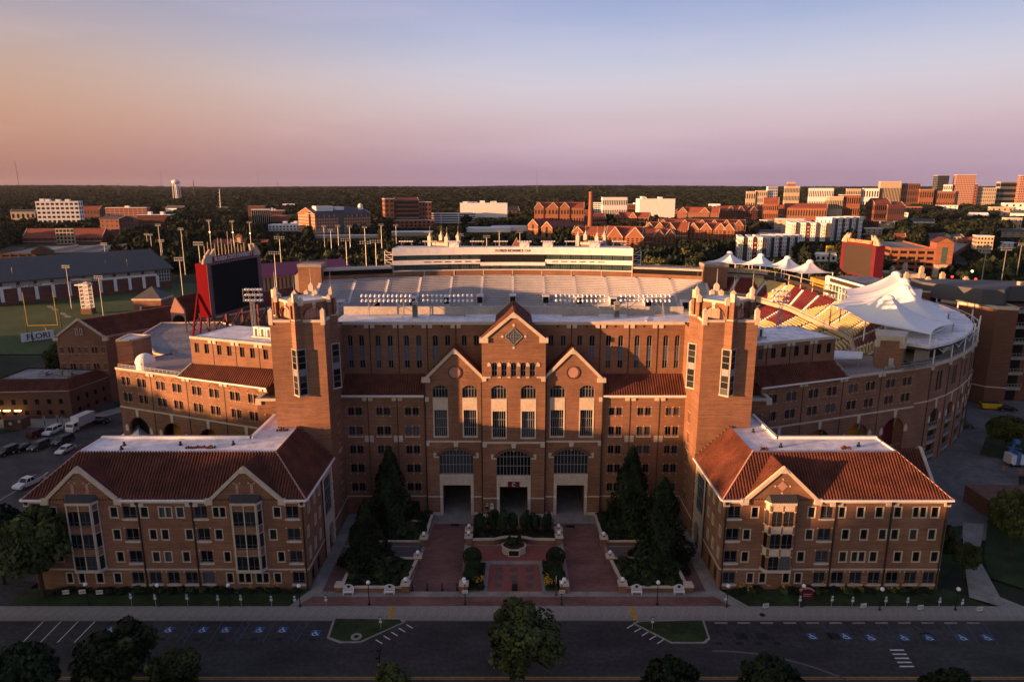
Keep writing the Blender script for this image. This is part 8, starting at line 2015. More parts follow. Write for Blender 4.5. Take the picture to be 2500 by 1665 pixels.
block(z3, 725, 1010, 800, 640, 'dormitory with one glowing gable partly hidden by the right gate tower', 'brick_far', 18, A, nx=12, nz=5, roof='roof_rust', rise=6, gables=((.17, 12),), group=GD)
block(z3, 1022, 1345, 830, 640, 'big glowing dormitory with two wide gables and orange roof, nearest the press box end', 'brick_far', 22, A, nx=16, nz=5, roof='roof_rust', rise=10, gables=((.27, 15), (.82, 17)), group=GD)
block(z3, 1345, 1650, 800, 660, 'shaded right end of the big dormitory with two dim gables', 'brick_far', 20, R(8), nx=12, nz=5, roof='roof_rust', rise=8, gables=((.5, 13), (.82, 13)), group=GD)
block(z3, 1380, 1760, 740, 600, 'row dormitory with three glowing gables behind the big one', 'brick_far', 18, A, nx=18, nz=5, roof='roof_rust', rise=8, gables=((.09, 13), (.34, 13), (.58, 13)), group=GD)
block(z3, 1760, 2170, 745, 605, 'row dormitory with several pale gables, its right end in shade', 'brick_far', 18, A, nx=18, nz=5, roof='roof_rust', rise=8, gables=((.12, 13), (.4, 13), (.72, 12), (.9, 12)), group=GD)
block(z3, 1500, 2280, 690, 575, 'long back row of dormitory roofs with many small gables', 'brick_far', 18, R(-8), nx=30, nz=4, roof='roof_rust', rise=8, gables=((.05, 12), (.3, 12), (.5, 13), (.64, 12), (.78, 13), (.92, 12)), group=GD)
block(z3, 1665, 2040, 590, 465, 'upper dormitory with two glowing gables, before the wooded hill', 'brick_far', 18, A, nx=18, nz=5, roof='roof_rust', rise=9, gables=((.13, 16), (.66, 16)), group=GD); block(z3, 2030, 2480, 590, 452, 'upper dormitory with shaded front, right of the two glowing gables', 'brick_far', 18, R(6), nx=20, nz=5, roof='roof_rust', rise=9, gables=((.25, 16), (.6, 14), (.92, 14)), group=GD)
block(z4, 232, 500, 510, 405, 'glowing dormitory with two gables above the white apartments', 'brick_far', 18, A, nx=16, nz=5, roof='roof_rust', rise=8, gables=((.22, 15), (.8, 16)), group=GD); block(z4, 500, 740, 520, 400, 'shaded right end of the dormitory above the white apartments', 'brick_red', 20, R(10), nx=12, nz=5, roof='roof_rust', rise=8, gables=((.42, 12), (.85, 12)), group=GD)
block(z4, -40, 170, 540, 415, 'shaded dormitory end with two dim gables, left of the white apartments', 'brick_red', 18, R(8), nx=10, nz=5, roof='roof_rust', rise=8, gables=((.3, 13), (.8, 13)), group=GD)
block(z3, 590, 820, 625, 535, 'orange hall with a pale flat front and red gable, below the tall chimney', 'brick_far', 24, A, nx=6, nz=2, roof='roof_rust', rise=6, gables=((.8, 16),)); block(z3, 820, 1030, 620, 520, 'red roofed hall with a glazed shaded front right of the tall chimney', 'brick_far', 26, R(8), nx=12, nz=2, roof='roof_rust', rise=9, fw=.7, fh=.6)
block(z3, 405, 830, 500, 420, 'distant brick hall with three small gables under the wooded hill', 'brick_far', 18, R(-6), Y=900, nx=18, nz=3, roof='roof_rust', rise=7, gables=((.05, 12), (.35, 13), (.6, 12))); block(z3, 505, 900, 555, 485, 'low brick hall with a long rust roof, left of the tall chimney', 'brick_far', 18, R(-4), nx=16, nz=2, roof='roof_rust', rise=5)
block(z3, 1100, 1410, 610, 510, 'cluster hall with two small bright gables between the chimney and the dormitories', 'brick_far', 22, A, nx=8, nz=2, roof='roof_rust', rise=8, gables=((.1, 10), (.55, 12)))
block(z3, 905, 1180, 530, 425, 'white six storey office block right of the tall chimney', 'white', 26, R(-6), nx=12, nz=6, fw=.8, fh=.45, roof='white', top_boxes=3)
block(z3, 1190, 1460, 520, 440, 'long brick wing behind the dormitories with white blocks above', 'brick_far', 24, R(6), nx=16, nz=4, roof='white', top_boxes=3); block(z3, 1330, 1650, 425, 392, 'long white low building below the wooded hill', 'white', 30, R(2), Y=1200, nx=0, roof='white', top_boxes=3); block(z3, 1000, 1220, 410, 378, 'pale row of houses at the forest edge behind the white office', 'white', 16, R(4), Y=1350, nx=14, nz=2, roof='membrane'); block(z3, 1495, 1660, 560, 480, 'brick block with sunlit front left of the upper dormitory', 'brick_far', 18, A, nx=8, nz=3, roof='roof_rust', rise=3)
u, v = z3(890, 520); p = on_y(u, v, 760); zt = on_y(*z3(890, 325), 760).z; b = MB(); b.lathe(p.x, 760, [(3.4, 0), (2.6, zt*.5), (2.2, zt-2), (2.5, zt-1.5), (2.3, zt)], 12); o = b.build('chimney_stack', 'brick_far'); tag(o, 'tall round brick chimney rising above the red roofs', 'chimney')
# --- right side
def apartments(zf, x0, x1, yb, yt, label, yaw, Y, dep, n, group):
 X, Yy, W, Ht = place(zf, x0, x1, yb, yt, yaw, Y); M = frame((X, Yy, 0), yaw); r = root('apartment_block', label, 'building', (X, Yy, 0), group); FOOT.append((M.inverted(), W, dep)); w = MB(M)
 for i in range(n):
  a, b_ = W*i/n, W*(i+1)/n; mi = (0, 1, 0, 2, 0, 3)[i % 6]; o_ = (0, .8, 0, .5, 0, .6)[i % 6]; w.box(a, b_, o_, dep, 0, Ht-(.0 if mi == 0 else 1.2), mi)
 w.build('wall', ['white', 'steel_dark', 'garnet', 'roof_navy'], r); g = MB(M)
 for i in range(n): win_grid(g, W/n, .5, Ht-1.2, 2, 5, .28, .55, x0=W*i/n, y=(0, .8, 0, .5, 0, .6)[i % 6])
 ns = max(3, int(dep/5)); g.M = M @ frame((0, dep, 0), -math.pi/2); win_grid(g, dep, .5, Ht-1.2, ns, 5, .3, .5); g.M = M @ frame((W, 0, 0), math.pi/2); win_grid(g, dep, .5, Ht-1.2, ns, 5, .4, .5); g.build('windows', 'glass', r, kind='stuff'); k = MB(M)
 for i in range(n):
  if i % 2 == 0: k.box(W*i/n-.3, W*(i+1)/n+.3, -.3, dep+.2, Ht, Ht+.5)
 k.build('roof', 'membrane', r); bl = MB(M)
 for i in range(0, n, 3):
  for j in range(1, 5): z = (Ht-1.2)*j/5; a = W*(i+.3)/n; bl.box(a, a+W/n*.45, -1.0, 0, z, z+.15); bl.box(a, a+W/n*.45, -1.0, -.95, z+.15, z+1.0)
 bl.build('balcony', 'cream', r)
apartments(z4, 0, 235, 860, 675, 'sunlit white apartment block with red stripes, behind the small peaked tents', R(-14), None, 30, 6, 'white apartment blocks on the right'); apartments(z4, 235, 520, 835, 660, 'shaded side of the striped apartment block, white and black bays stepping back', R(22), None, 18, 9, 'white apartment blocks on the right')
apartments(z4, 430, 760, 700, 555, 'long white apartment block with lit balconies behind the first one', R(-14), None, 40, 8, 'white apartment blocks on the right'); apartments(z4, 760, 1012, 700, 510, 'shaded black and white apartment range, farther right with red roof edges', R(30), None, 20, 9, 'white apartment blocks on the right')
block(z4, 300, 560, 640, 525, 'plain cream block with dark ventilation slots above the apartments', 'cream', 30, A, nx=3, nz=4, fw=.3, fh=.2, roof='membrane'); block(z4, 240, 305, 620, 535, 'dark grey end of the cream block above the apartments', 'roof_grey', 20, R(10), nx=2, nz=3, winm='cream', fw=.15, fh=.2, roof='membrane'); block(z4, 170, 360, 660, 610, 'pale gabled shed roof behind the striped apartments', 'white', 16, R(-12), nx=0, roof='roof_grey', rise=3)
r, M, W, Ht = garage(z4, 1235, 1600, 990, 760, 'large sunlit orange parking garage with dark slots, right of the right scoreboard', 'brick_far', 70, R(-14), 5, slots=5)
tw = MB(M); tw.box(W, W+10, -1, 12, 0, Ht+4.0); tw.extrude_y([(W, Ht+4), (W+10, Ht+4), (W+5, Ht+7)], -1, 12); tw.build('corner_tower', 'brick_far', r); tw = MB(M); tw.box(W-.2, W+10.2, -1.2, 0, 0, 8.5); tw.build('stone_base', 'stone', r); tw = MB(M); tw.box(W+3, W+7, -1.3, -1.1, 0, 5.5); tw.build('archway', 'void', r); tw = MB(M); tw.box(W+3.4, W+6.6, -1.15, -.9, 9.5, Ht+1); tw.build('stair_glass', 'glass_green', r); tw = MB(M); tw.poly([(W-.6, -1.4, Ht+3.8), (W+5, -1.4, Ht+7.2), (W+5, 12.4, Ht+7.2), (W-.6, 12.4, Ht+3.8)]); tw.poly([(W+10.6, -1.4, Ht+3.8), (W+5, -1.4, Ht+7.2), (W+5, 12.4, Ht+7.2), (W+10.6, 12.4, Ht+3.8)]); tw.build('tower_roof', 'tile', r)
for k in range(2): tw = MB(M); tw.extrude_y([(W*(.72+.16*k)-2.2, 0), (W*(.72+.16*k)+2.2, 0)]+[(W*(.72+.16*k)+2.2*math.cos(t), 4+2.2*math.sin(t)) for t in [math.pi*i/8 for i in range(9)]], -.25, -.1); tw.build('archway', 'void', r)
garage(z4, 1735, 1930, 880, 745, 'shaded right flank of the orange parking garage', 'brick_red', 20, R(52), 5, slots=6)
block(z4, 1265, 1375, 720, 640, 'small brick stair turret with a red roof on the garage deck', 'brick_far', 10, A, nx=0, roof='roof_rust', rise=3); block(z4, 1840, 1955, 760, 670, 'small brick stair turret with red roof at the far corner of the garage', 'brick_far', 10, R(-10), nx=2, nz=1, roof='roof_rust', rise=3)
block(z4, 1740, 1850, 740, 650, 'ochre apartment house behind the garage turret', 'cream', 14, R(-10), nx=4, nz=3, roof='roof_grey', rise=2); block(z4, 1955, 2090, 800, 665, 'ochre and grey apartment house right of the garage turret', 'cream', 16, R(-20), nx=5, nz=4, roof='membrane'); block(z4, 1520, 1740, 700, 640, 'grey roofed house row behind the garage', 'cream', 16, R(5), nx=6, nz=2, roof='roof_grey', rise=3)
for x0, x1, yb, yt, Yd, t, rf in ((1020, 1180, 590, 505, 520, 'white house with a steep gable right of the apartments', 'membrane'), (1180, 1290, 600, 540, 500, 'small cream house with a pale hipped roof', 'roof_grey'), (1215, 1400, 520, 470, 600, 'white church-like house with a large pale roof', 'membrane'), (1175, 1205, 500, 465, 598, 'little white turret beside the large pale roof', 'white'), (1010, 1190, 650, 600, 440, 'flat roofed cream shop before the white houses', 'membrane'), (1400, 1620, 560, 520, 560, 'low pale house half hidden in trees', 'roof_grey'), (2100, 2360, 670, 600, 440, 'cream houses with dark gabled roofs at the right edge', 'roof_grey'), (2200, 2330, 600, 515, 520, 'cream stepped block near the right edge', 'membrane'), (2075, 2260, 500, 425, 700, 'wide cream block at right with a lit turret', 'membrane'), (2180, 2400, 470, 390, 760, 'glassy pale office roof at the right edge', 'membrane_grey'), (1385, 1510, 480, 420, 700, 'plain brick block amid the dark trees at right', 'membrane_grey'), (1640, 1810, 450, 410, 800, 'white low roofs amid the trees at right', 'membrane'), (2130, 2290, 760, 720, 420, 'low white roof behind the dark trees at far right', 'membrane')):
 block(z4, x0, x1, yb, yt, t, 'brick_far' if 'brick' in t else 'cream' if 'cream' in t else 'white', 14, R(-12), nx=4, nz=2, fw=.3, fh=.4, roof=rf, rise=4)
block(z4, 600, 850, 870, 815, 'low white shop with pale gables left of the right scoreboard', 'white', 18, R(-8), nx=6, nz=1, roof='membrane')
r = root('pylon_sign', 'yellow and blue pylon sign above the shop roof', 'sign', (0, 0, 0)); p = on_y(*z4(757, 800), 342); a = on_y(*z4(730, 740), 342); b_ = on_y(*z4(785, 800), 342); s = MB(); s.box(a.x, b_.x, 341.6, 342, b_.z, a.z); s.build('panel', 'yellow', r); s = MB(); s.box(a.x+.8, b_.x-.8, 341.5, 341.6, b_.z+1, (a.z+b_.z)/2+.5); s.build('lower_panel', 'blue_equipment', r); s = MB(); s.box(p.x-.4, p.x+.4, 341.7, 341.9, 0, b_.z); s.build('post', 'steel_dark', r)
# downtown
for x0, x1, yb, yt, t, wl, nx, nz, dp, yw, kw in ((1635, 1727, 290, 165, 'dark slim office tower on the skyline', 'roof_grey', 6, 14, 30, R(8), {}), (1785, 1945, 285, 160, 'broad tan capitol-like tower, tallest on the skyline', 'stone_pink', 12, 16, 30, R(-10), {}), (1815, 1965, 350, 235, 'brown hotel tower in front of the tan tower', 'brick_far', 12, 9, 24, R(-12), {}), (1950, 2120, 350, 268, 'yellow lit office block beside the brown tower', 'cream', 10, 6, 24, R(-8), {}), (1172, 1345, 285, 215, 'tan office slab with vertical ribs on the skyline', 'cream', 14, 1, 24, R(-6), {}), (1345, 1500, 280, 230, 'brown flat office block right of the ribbed slab', 'brick_far', 8, 4, 24, R(8), {}), (2155, 2305, 295, 220, 'grey banded office block near the right edge of the skyline', 'concrete', 4, 5, 24, R(14), {'band': True}), (2300, 2380, 350, 165, 'sunlit tall building cut by the right picture edge', 'stone_pink', 5, 14, 24, R(-12), {}), (590, 790, 315, 270, 'long white office block below the skyline', 'white', 14, 2, 24, R(-6), {}), (390, 512, 305, 255, 'cream block with columns below the skyline', 'cream', 10, 3, 20, R(-8), {}), (410, 475, 260, 222, 'tan tower block standing on the cream one', 'stone_pink', 6, 4, 16, R(-8), {}), (248, 328, 335, 257, 'blue and white striped slab tower', 'white', 5, 8, 16, R(10), {}), (900, 1015, 310, 275, 'tan block left of the white terraces', 'cream', 8, 2, 20, R(-8), {}), (1035, 1165, 310, 272, 'white terraced block below the ribbed slab', 'white', 6, 2, 20, R(-8), {}), (75, 150, 330, 297, 'small sunlit cream block at the forest edge', 'cream', 4, 2, 16, R(-8), {}), (150, 245, 340, 290, 'cream stepped block at the forest edge', 'cream', 6, 3, 16, R(-8), {}), (1500, 1615, 310, 280, 'orange brick block below the dark tower', 'brick_far', 6, 2, 20, R(-8), {}), (865, 1010, 375, 325, 'orange brick block in the middle distance at right', 'brick_far', 8, 3, 24, R(-10), {}), (755, 870, 375, 340, 'ochre low block left of the orange brick block', 'cream', 8, 2, 20, R(-10), {}), (1130, 1260, 420, 350, 'dim brick hall with a red roof amid trees at right', 'brick_red', 8, 3, 20, R(8), {'roof': 'roof_rust', 'rise': 8}), (1240, 1380, 425, 380, 'second dim brick hall with a red roof amid trees', 'brick_red', 8, 2, 20, R(8), {'roof': 'roof_rust', 'rise': 6}), (215, 340, 400, 345, 'red roofed hall behind the dormitories at right', 'brick_far', 8, 3, 20, A, {'roof': 'roof_rust', 'rise': 9}), (390, 740, 425, 395, 'long pale red roofed range behind the dormitories', 'brick_far', 16, 2, 24, A, {'roof': 'roof_rust', 'rise': 6}), (1690, 1760, 310, 240, 'white low tower left of the tan tower', 'white', 4, 4, 16, R(-8), {}), (1640, 1790, 330, 295, 'red brick low block below the slim dark tower', 'brick_far', 8, 2, 16, R(-8), {})):
 near = t.startswith(('orange brick block in', 'ochre low', 'dim', 'second', 'red roofed hall', 'long pale red'))
 block(z4, x0, x1, yb, yt, t, wl, dp*(.55 if not near else 1), yw, Y=(1000 if near else 1800), nx=nx, nz=nz, fw=.5, fh=.55, **({'roof': 'membrane'} | kw))
# garnet roofed ballpark stand, left of the bleachers
r = root('ballpark_stand', 'long garnet roofed ballpark stand seen between the left scoreboard and the bleachers', 'building', (-95, 330, 0)); q0 = on_y(*z2(140, 1090), 318); q1 = on_y(*z2(960, 1000), 345); a_ = math.atan2(q1.y-q0.y, q1.x-q0.x); Ln = math.hypot(q1.x-q0.x, q1.y-q0.y); M = frame((q0.x, q0.y, 0), a_); zt = on_y(*z2(400, 985), 345).z; ze_ = q0.z
b = MB(M); b.box(0, Ln, 1, 20, 0, ze_); b.build('wall', 'cream', r); b = MB(M); b.poly([(-1, -1, ze_), (Ln+1, -1, ze_), (Ln+1, 16, zt+2), (-1, 16, zt+2)]); b.poly([(-1, 22, ze_), (-1, 16, zt+2), (Ln+1, 16, zt+2), (Ln+1, 22, ze_)]); b.build('roof', 'garnet_roof', r); FOOT.append((M.inverted(), Ln, 22))
b = MB(M)
for k in range(24): b.box(Ln*k/24, Ln*k/24+.8, .8, 1.0, 0, ze_-1, 0)
b.build('pier', 'brick_dark', r)
q = on_y(*z2(515, 1110), 316); r = root('dormer_house', 'small cream gatehouse with a garnet gable and a dark pointed window', 'building', (q.x, 316, 0)); b = MB(); b.box(q.x-2.6, q.x+2.6, 312, 318, 0, q.z+2.5); b.extrude_y([(q.x-2.6, q.z+2.5), (q.x+2.6, q.z+2.5), (q.x, q.z+5)], 312, 318); b.build('wall', 'cream', r); b = MB(); b.poly([(q.x-3.2, 311.6, q.z+2.3), (q.x, 311.6, q.z+5.4), (q.x, 320, q.z+5.4), (q.x-3.2, 320, q.z+2.3)]); b.poly([(q.x+3.2, 311.6, q.z+2.3), (q.x, 311.6, q.z+5.4), (q.x, 320, q.z+5.4), (q.x+3.2, 320, q.z+2.3)]); b.build('roof', 'garnet_roof', r); b = MB(); b.extrude_y([(q.x-.7, q.z-2), (q.x+.7, q.z-2), (q.x+.7, q.z+.6), (q.x, q.z+1.6), (q.x-.7, q.z+.6)], 311.9, 312); b.build('window', 'void', r)
r = root('arched_bell_gate', 'dim brick gatehouse with a pale bell arch beyond the left scoreboard', 'building', (-150, 430, 0)); q = on_y(*z1(2150, 790), 640); q.z = 8; b = MB(); b.box(q.x-26, q.x+24, 642, 656, 0, q.z-2); b.box(q.x-3, q.x+3, 640, 644, 0, q.z+5); b.extrude_y([(q.x-3.4, q.z+5), (q.x+3.4, q.z+5), (q.x, q.z+8)], 640, 644); b.build('wall', 'brick_red', r); b = MB(); b.box(q.x-1.6, q.x+1.6, 639.8, 640, q.z-1, q.z+4); b.build('arch_panel', 'cream', r); b = MB(); b.poly([(q.x-27, 641, q.z-2.2), (q.x+25, 641, q.z-2.2), (q.x+25, 649, q.z+2), (q.x-27, 649, q.z+2)]); b.build('roof', 'roof_rust', r); FOOT.append((frame((q.x-26, 640, 0), 0).inverted(), 50, 16))
# masts and field lights
def field_light(zf, xb, yb, yt, Y, label, group='sports field lights among the trees', warm=False, wide=1.0):
 u, v = zf(xb, yb); p = on_y(u, v, Y); zt = on_y(*zf(xb, yt), Y).z; r = root('field_light', label, 'floodlight', (p.x, Y, 0), group); b = MB(); b.tube((p.x, Y, 0), (p.x, Y, zt), .2+Y*.0002, .12+Y*.0001, 6); b.build('pole', 'metal', r); b = MB()
 for k in range(2):
  for j in range(5): x = p.x+(j-2)*.8*wide; b.box(x-.26, x+.26, Y-.4, Y+.1, zt-.3+k*.9, zt+.2+k*.9)
  b.bar((p.x-2*wide, Y, zt+k*.9-.05), (p.x+2*wide, Y, zt+k*.9-.05), .14)
 b.build('lamp_rack', 'metal', r)
 if warm: b = MB(); b.ball((p.x, Y-.5, zt*.72), .5, 8); b.build('lamp', 'lamp_warm', r)
LT = ((z1, 1430, 720, 630, 480), (z1, 1640, 810, 665, 460), (z1, 1325, 790, 712, 560), (z1, 1360, 790, 716, 560), (z1, 945, 870, 800, 420), (z1, 1455, 830, 770, 430), (z1, 1800, 960, 800, 260), (z1, 1640, 1195, 940, 255), (z1, 640, 1330, 1005, 330), (z1, 925, 1390, 1100, 300), (z2, 320, 980, 745, 345), (z2, 265, 990, 882, 320), (z2, 910, 960, 765, 350), (z2, 1085, 990, 790, 310), (z2, 1175, 1000, 780, 315), (z2, 705, 720, 640, 520), (z2, 830, 710, 638, 520), (z2, 935, 720, 642, 520), (z2, 1070, 720, 648, 520), (z2, 1218, 690, 628, 520), (z2, 1350, 680, 632, 540), (z2, 765, 730, 675, 500), (z2, 1928, 820, 720, 380), (z2, 2165, 820, 735, 380), (z3, 70, 770, 680, 420), (z3, 255, 770, 690, 420), (z4, 2005, 1040, 775, 260), (z4, 2195, 870, 775, 330), (z4, 2320, 830, 735, 380))
LTO = sorted([k for k in range(len(LT)) if k not in (6, 7, 8, 9, 26)], key=lambda k: LT[k][0](LT[k][1], 0)[0])
for i, a in enumerate(LT): field_light(*a, ORD[LTO.index(i)]+' slim sports field light counted from the left picture edge', wide=(1.4 if a[4] < 360 else 1.0)) if i not in (6, 7, 8, 9, 26) else field_light(*a, ('field light just left of the red scoreboard flank', 'field light beside the right end of the training hall', 'field light left of the white filming tower', 'field light right of the white filming tower', 'tall field light by the road at the far right')[(6, 7, 8, 9, 26).index(i)], 'lights beside the practice field and right road')
for i, (x, y0, y1) in enumerate(((1890, 740, 590), (2095, 720, 595), (2250, 720, 605))): field_light(z1, x, y0, y1, 560, 'field light with a warm lamp half way up, beyond the left scoreboard', 'warm lit poles beyond the left scoreboard', warm=True)
r = root('water_tower', 'pale water tower on many legs above the far left forest', 'water tower', (0, 0, 0)); Y = 2300; p = on_y(*z1(1590, 350), Y); zt = on_y(*z1(1590, 218), Y).z; zc = on_y(*z1(1590, 238), Y).z; rad = (on_y(*z1(1627, 238), Y).x-on_y(*z1(1553, 238), Y).x)/2; b = MB(); b.lathe(p.x, Y, [(rad*.3, zc-(zt-zc)), (rad*.85, zc-(zt-zc)*.6), (rad, zc), (rad*.85, zc+(zt-zc)*.6), (rad*.3, zt)], 16); b.build('tank', 'white', r); b = MB(); b.tube((p.x, Y, 0), (p.x, Y, zc-8), rad*.12, n=8)
for i in range(8): a = 2*math.pi*i/8; b.tube((p.x+rad*1.0*math.cos(a), Y+rad*math.sin(a), 0), (p.x+rad*.8*math.cos(a), Y+rad*.8*math.sin(a), zc-4), 1.0, n=5)
b.build('leg', 'white', r)
for zf, x0, y0, x1, y1, Y, t, w in ((z1, 175, 290, 132, 42, 3000, 'tall leaning looking guyed mast at the far left horizon', 1.3), (z1, 1452, 280, 1437, 135, 3500, 'thin mast left of the water tower', .9), (z1, 1740, 280, 1735, 220, 2600, 'short lattice mast right of the water tower', 2.0), (z1, 2318, 275, 2310, 122, 4000, 'very thin mast above the forest, left of centre', .8), (z3, 412, 275, 407, 133, 3200, 'slim mast above the forest near the picture middle', 1.0), (z2, 288, 275, 287, 235, 3500, 'stubby mast on the forest line', 1.6), (z1, 1062, 283, 1060, 248, 3000, 'stubby mast on the left forest line', 1.6), (z1, 1972, 390, 1970, 300, 1500, 'white panelled cell mast amid the left forest', 1.0)):
 p = on_y(*zf(x0, y0), Y); q = on_y(*zf(x1, y1), Y); b = MB(); b.tube((p.x, Y, 0), (q.x, Y, q.z), w, w*.5, 4)
 for k in range(4): zk = q.z*(.4+.15*k); b.bar((p.x-w*2, Y, zk), (p.x+w*2, Y, zk), w*.4)
 o = b.build('radio_mast', 'steel_dark' if 'white' not in t else 'white'); tag(o, t, 'mast', 'masts along the horizon')
# small lights of the town
for i, (x, y, Y, m, t) in enumerate(((1930, 950, 330, 'lamp_warm', 'yellow traffic light on the right road'), (1765, 995, 300, 'lamp_red', 'red tail light at the garage corner'), (1930, 1040, 290, 'lamp_red', 'nearer red brake light on the right road'), (1958, 1015, 300, 'lamp_red', 'farther red brake light on the right road'))):
 p = on_y(*z4(x, y), Y); b = MB(); b.ball((p.x, p.y, p.z), .55, 8); o = b.build('traffic_light', m); tag(o, t, 'light', 'small lights on the right road')
b = MB()
for u0, v0, u1, v1, w0, w1 in ((2325, 700, 2365, 640, 22, 12),): a, c = on_z(u0, v0), on_z(u1, v1); b.poly([(a.x-9, a.y, -.1), (a.x+9, a.y, -.1), (c.x+9, c.y, -.1), (c.x-9, c.y, -.1)])
a, c = on_z(1660, 628), on_z(1790, 590); b.poly([(a.x-10, a.y, -.1), (a.x+14, a.y-8, -.1), (c.x+14, c.y-8, -.1), (c.x-10, c.y, -.1)]); struct('far_road', b, 'asphalt_old')
# ------------------------------------------------------------------ hills, trees, shrubs, far forest
import numpy as np
rng = np.random.default_rng(5)
def hill(x, y):
 d = math.hypot(x, y); t = max(0.0, min(1.0, (d-1300)/5200)); t = t*t*(3-2*t)
 return -.3+t*(38+7*math.sin(x*.0011+1)+5*math.sin(x*.0023+y*.0008))
NA, NR_ = 70, 26; mb = MB(); vs = []
for j in range(NR_+1):
 d = 1200*(11000/1200)**(j/NR_)
 for i in range(NA+1): a = R(-58+116*i/NA); x, y = d*math.sin(a), d*math.cos(a); vs.append((x, y, hill(x, y)))
mb.v = vs
for j in range(NR_):
 for i in range(NA): k = j*(NA+1)+i; mb.f.append((k, k+1, k+NA+2, k+NA+1)); mb.mi.append(0)
struct('hills', mb, 'terrain')
def crown_mesh(name, n, leaf, seed, shape='round', m='leaf', core=True, lobes=16):
 """crown of many leaf-clump faces gathered round irregular lobes; unit radius, base at z=0"""
 g = np.random.default_rng(seed); hh = {'round': 1.5, 'cone': 3.4, 'tall': 2.3, 'ball': 1.9, 'flat': 1.15}[shape]
 L = []
 while len(L) < lobes:
  p = g.uniform(-1, 1, 3)
  if np.dot(p, p) < 1: L.append(p)
 L = np.array(L); idx = g.integers(0, lobes, n); d = g.normal(size=(n, 3)); d /= np.linalg.norm(d, axis=1)[:, None]
 if shape == 'ball': P = d*(1-.06*g.random((n, 1))); nrm = d
 elif shape == 'cone':
  t = g.random(n)**1.5; ang = g.random(n)*2*np.pi; lob = 1+.22*np.sin(ang*5+t*9)+.16*np.sin(ang*3-t*14); r = (1-t)**.8*lob*(.72+.3*g.random(n)**.5)+.03
  P = np.stack([r*np.cos(ang), r*np.sin(ang), t*2-1], 1); nrm = np.stack([np.cos(ang), np.sin(ang), .45+0*ang], 1)
 else:
  lr = (.34+.2*g.random(lobes)) if n < 4000 else (.13+.13*g.random(lobes)); P = L[idx]*.72+d*lr[idx][:, None]*(.75+.3*g.random((n, 1))); nrm = d
 nrm = nrm+g.normal(size=(n, 3))*.55; nrm /= np.linalg.norm(nrm, axis=1)[:, None]
 a = np.cross(nrm, g.normal(size=(n, 3))); a /= np.linalg.norm(a, axis=1)[:, None]; b = np.cross(nrm, a); s = leaf*(.6+.8*g.random((n, 1)))
 sc = np.array([1, 1, hh/2]); P = P*sc+np.array([0, 0, hh/2])
 q = np.stack([P-a*s-b*s*.6, P+a*s-b*s*.5, P+a*s*.9+b*s*.6, P-a*s*.8+b*s*.7], 1).reshape(-1, 3)
 V = q; F = np.arange(4*n).reshape(n, 4); fl = F.tolist(); vl = V.tolist(); kr = 1.0 if n < 4000 else (.5 if shape != 'cone' else .8)
 if core:
  k0 = len(vl); rr = .74 if shape != 'cone' else .6; prof = 6; seg = 9
  for i in range(prof+1):
   th = math.pi*i/prof
   for j in range(seg):
    w = 2*math.pi*j/seg; jit = .8+.35*g.random()
    if shape == 'cone': f = i/prof; rad = rr*kr**.3*(f**.8)*jit; vl.append((rad*math.cos(w), rad*math.sin(w), (1-f)*hh*.93+.05))
    else: vl.append((rr*kr*jit*math.sin(th)*math.cos(w), rr*kr*jit*math.sin(th)*math.sin(w), hh/2+rr*kr*jit*hh/2*math.cos(th)))
  for i in range(prof):
   for j in range(seg): k = (j+1) % seg; fl.append((k0+i*seg+j, k0+i*seg+k, k0+(i+1)*seg+k, k0+(i+1)*seg+j))
 me = bpy.data.meshes.new(name); me.from_pydata(vl, [], fl); me.materials.append(MAT[m]); me.update(); return me
def trunk_mesh(name, h=1.0, r=.05, m='bark', fork=True):
 b = MB(); b.tube((0, 0, -.03), (0, 0, h*.5), r, r*.7, 7); 
 if fork:
  for a in range(4): w = a*1.7; b.tube((0, 0, h*.42), (.33*math.cos(w), .33*math.sin(w), h*.85), r*.6, r*.2, 5)
 b.tube((0, 0, h*.5), (.03, .02, h), r*.7, r*.25, 6)
 return b.mesh(name, m)
_tr = trunk_mesh('trunk', 1.0, .045)
CM = {'mid': [crown_mesh('crown', 700, .125, s, 'round', m) for s, m in ((1, 'leaf'), (2, 'leaf'), (3, 'leaf_olive'), (4, 'leaf_dark'))] + [crown_mesh('crown', 700, .12, 6, 'tall', 'leaf')],
  'near': [crown_mesh('crown', 9500, .043, s, sh, m, lobes=75) for s, sh, m in ((11, 'round', 'leaf'), (12, 'tall', 'leaf'), (13, 'flat', 'leaf_dark'))],
  'cone': [crown_mesh('crown', 5200, .06, s, 'cone', 'leaf_dark') for s in (21, 22)],
  'ball': [crown_mesh('crown', 2600, .05, 31, 'ball', 'leaf_dark')],
  'bush': [crown_mesh('foliage', 700, .11, s, 'flat', m, lobes=12) for s, m in ((41, 'leaf_dark'), (42, 'leaf'), (43, 'leaf_dark'))],
  'holly': [crown_mesh('crown', 1500, .085, s, 'tall', 'leaf_dark', lobes=12) for s in (51, 52)]}
def tree(label, x, y, h, rad, kind='mid', v=0, group=None, trunk=.22, name='tree', z=0.0, cat='tree', rz=None):
 rz = random.uniform(0, 6.28) if rz is None else rz
 r = root(name, label, cat, (x, y, z), group, rz)
 me = CM[kind][v % len(CM[kind])]; hh = max(q.co.z for q in me.vertices) if me.name not in _hc else _hc[me.name]; _hc[me.name] = hh
 th = h*trunk; t = link('trunk', _tr, r, local=True); k = max(.6, h*.62) ; t.matrix_basis = Matrix.Diagonal((max(1.6, h*.5), max(1.6, h*.5), k, 1))
 c = link('crown' if kind != 'bush' else 'foliage', me, r, local=True); c.matrix_basis = Matrix.Translation((0, 0, th)) @ Matrix.Diagonal((rad, rad*random.uniform(.9, 1.1), (h-th)/hh, 1))
 return r
_hc = {}
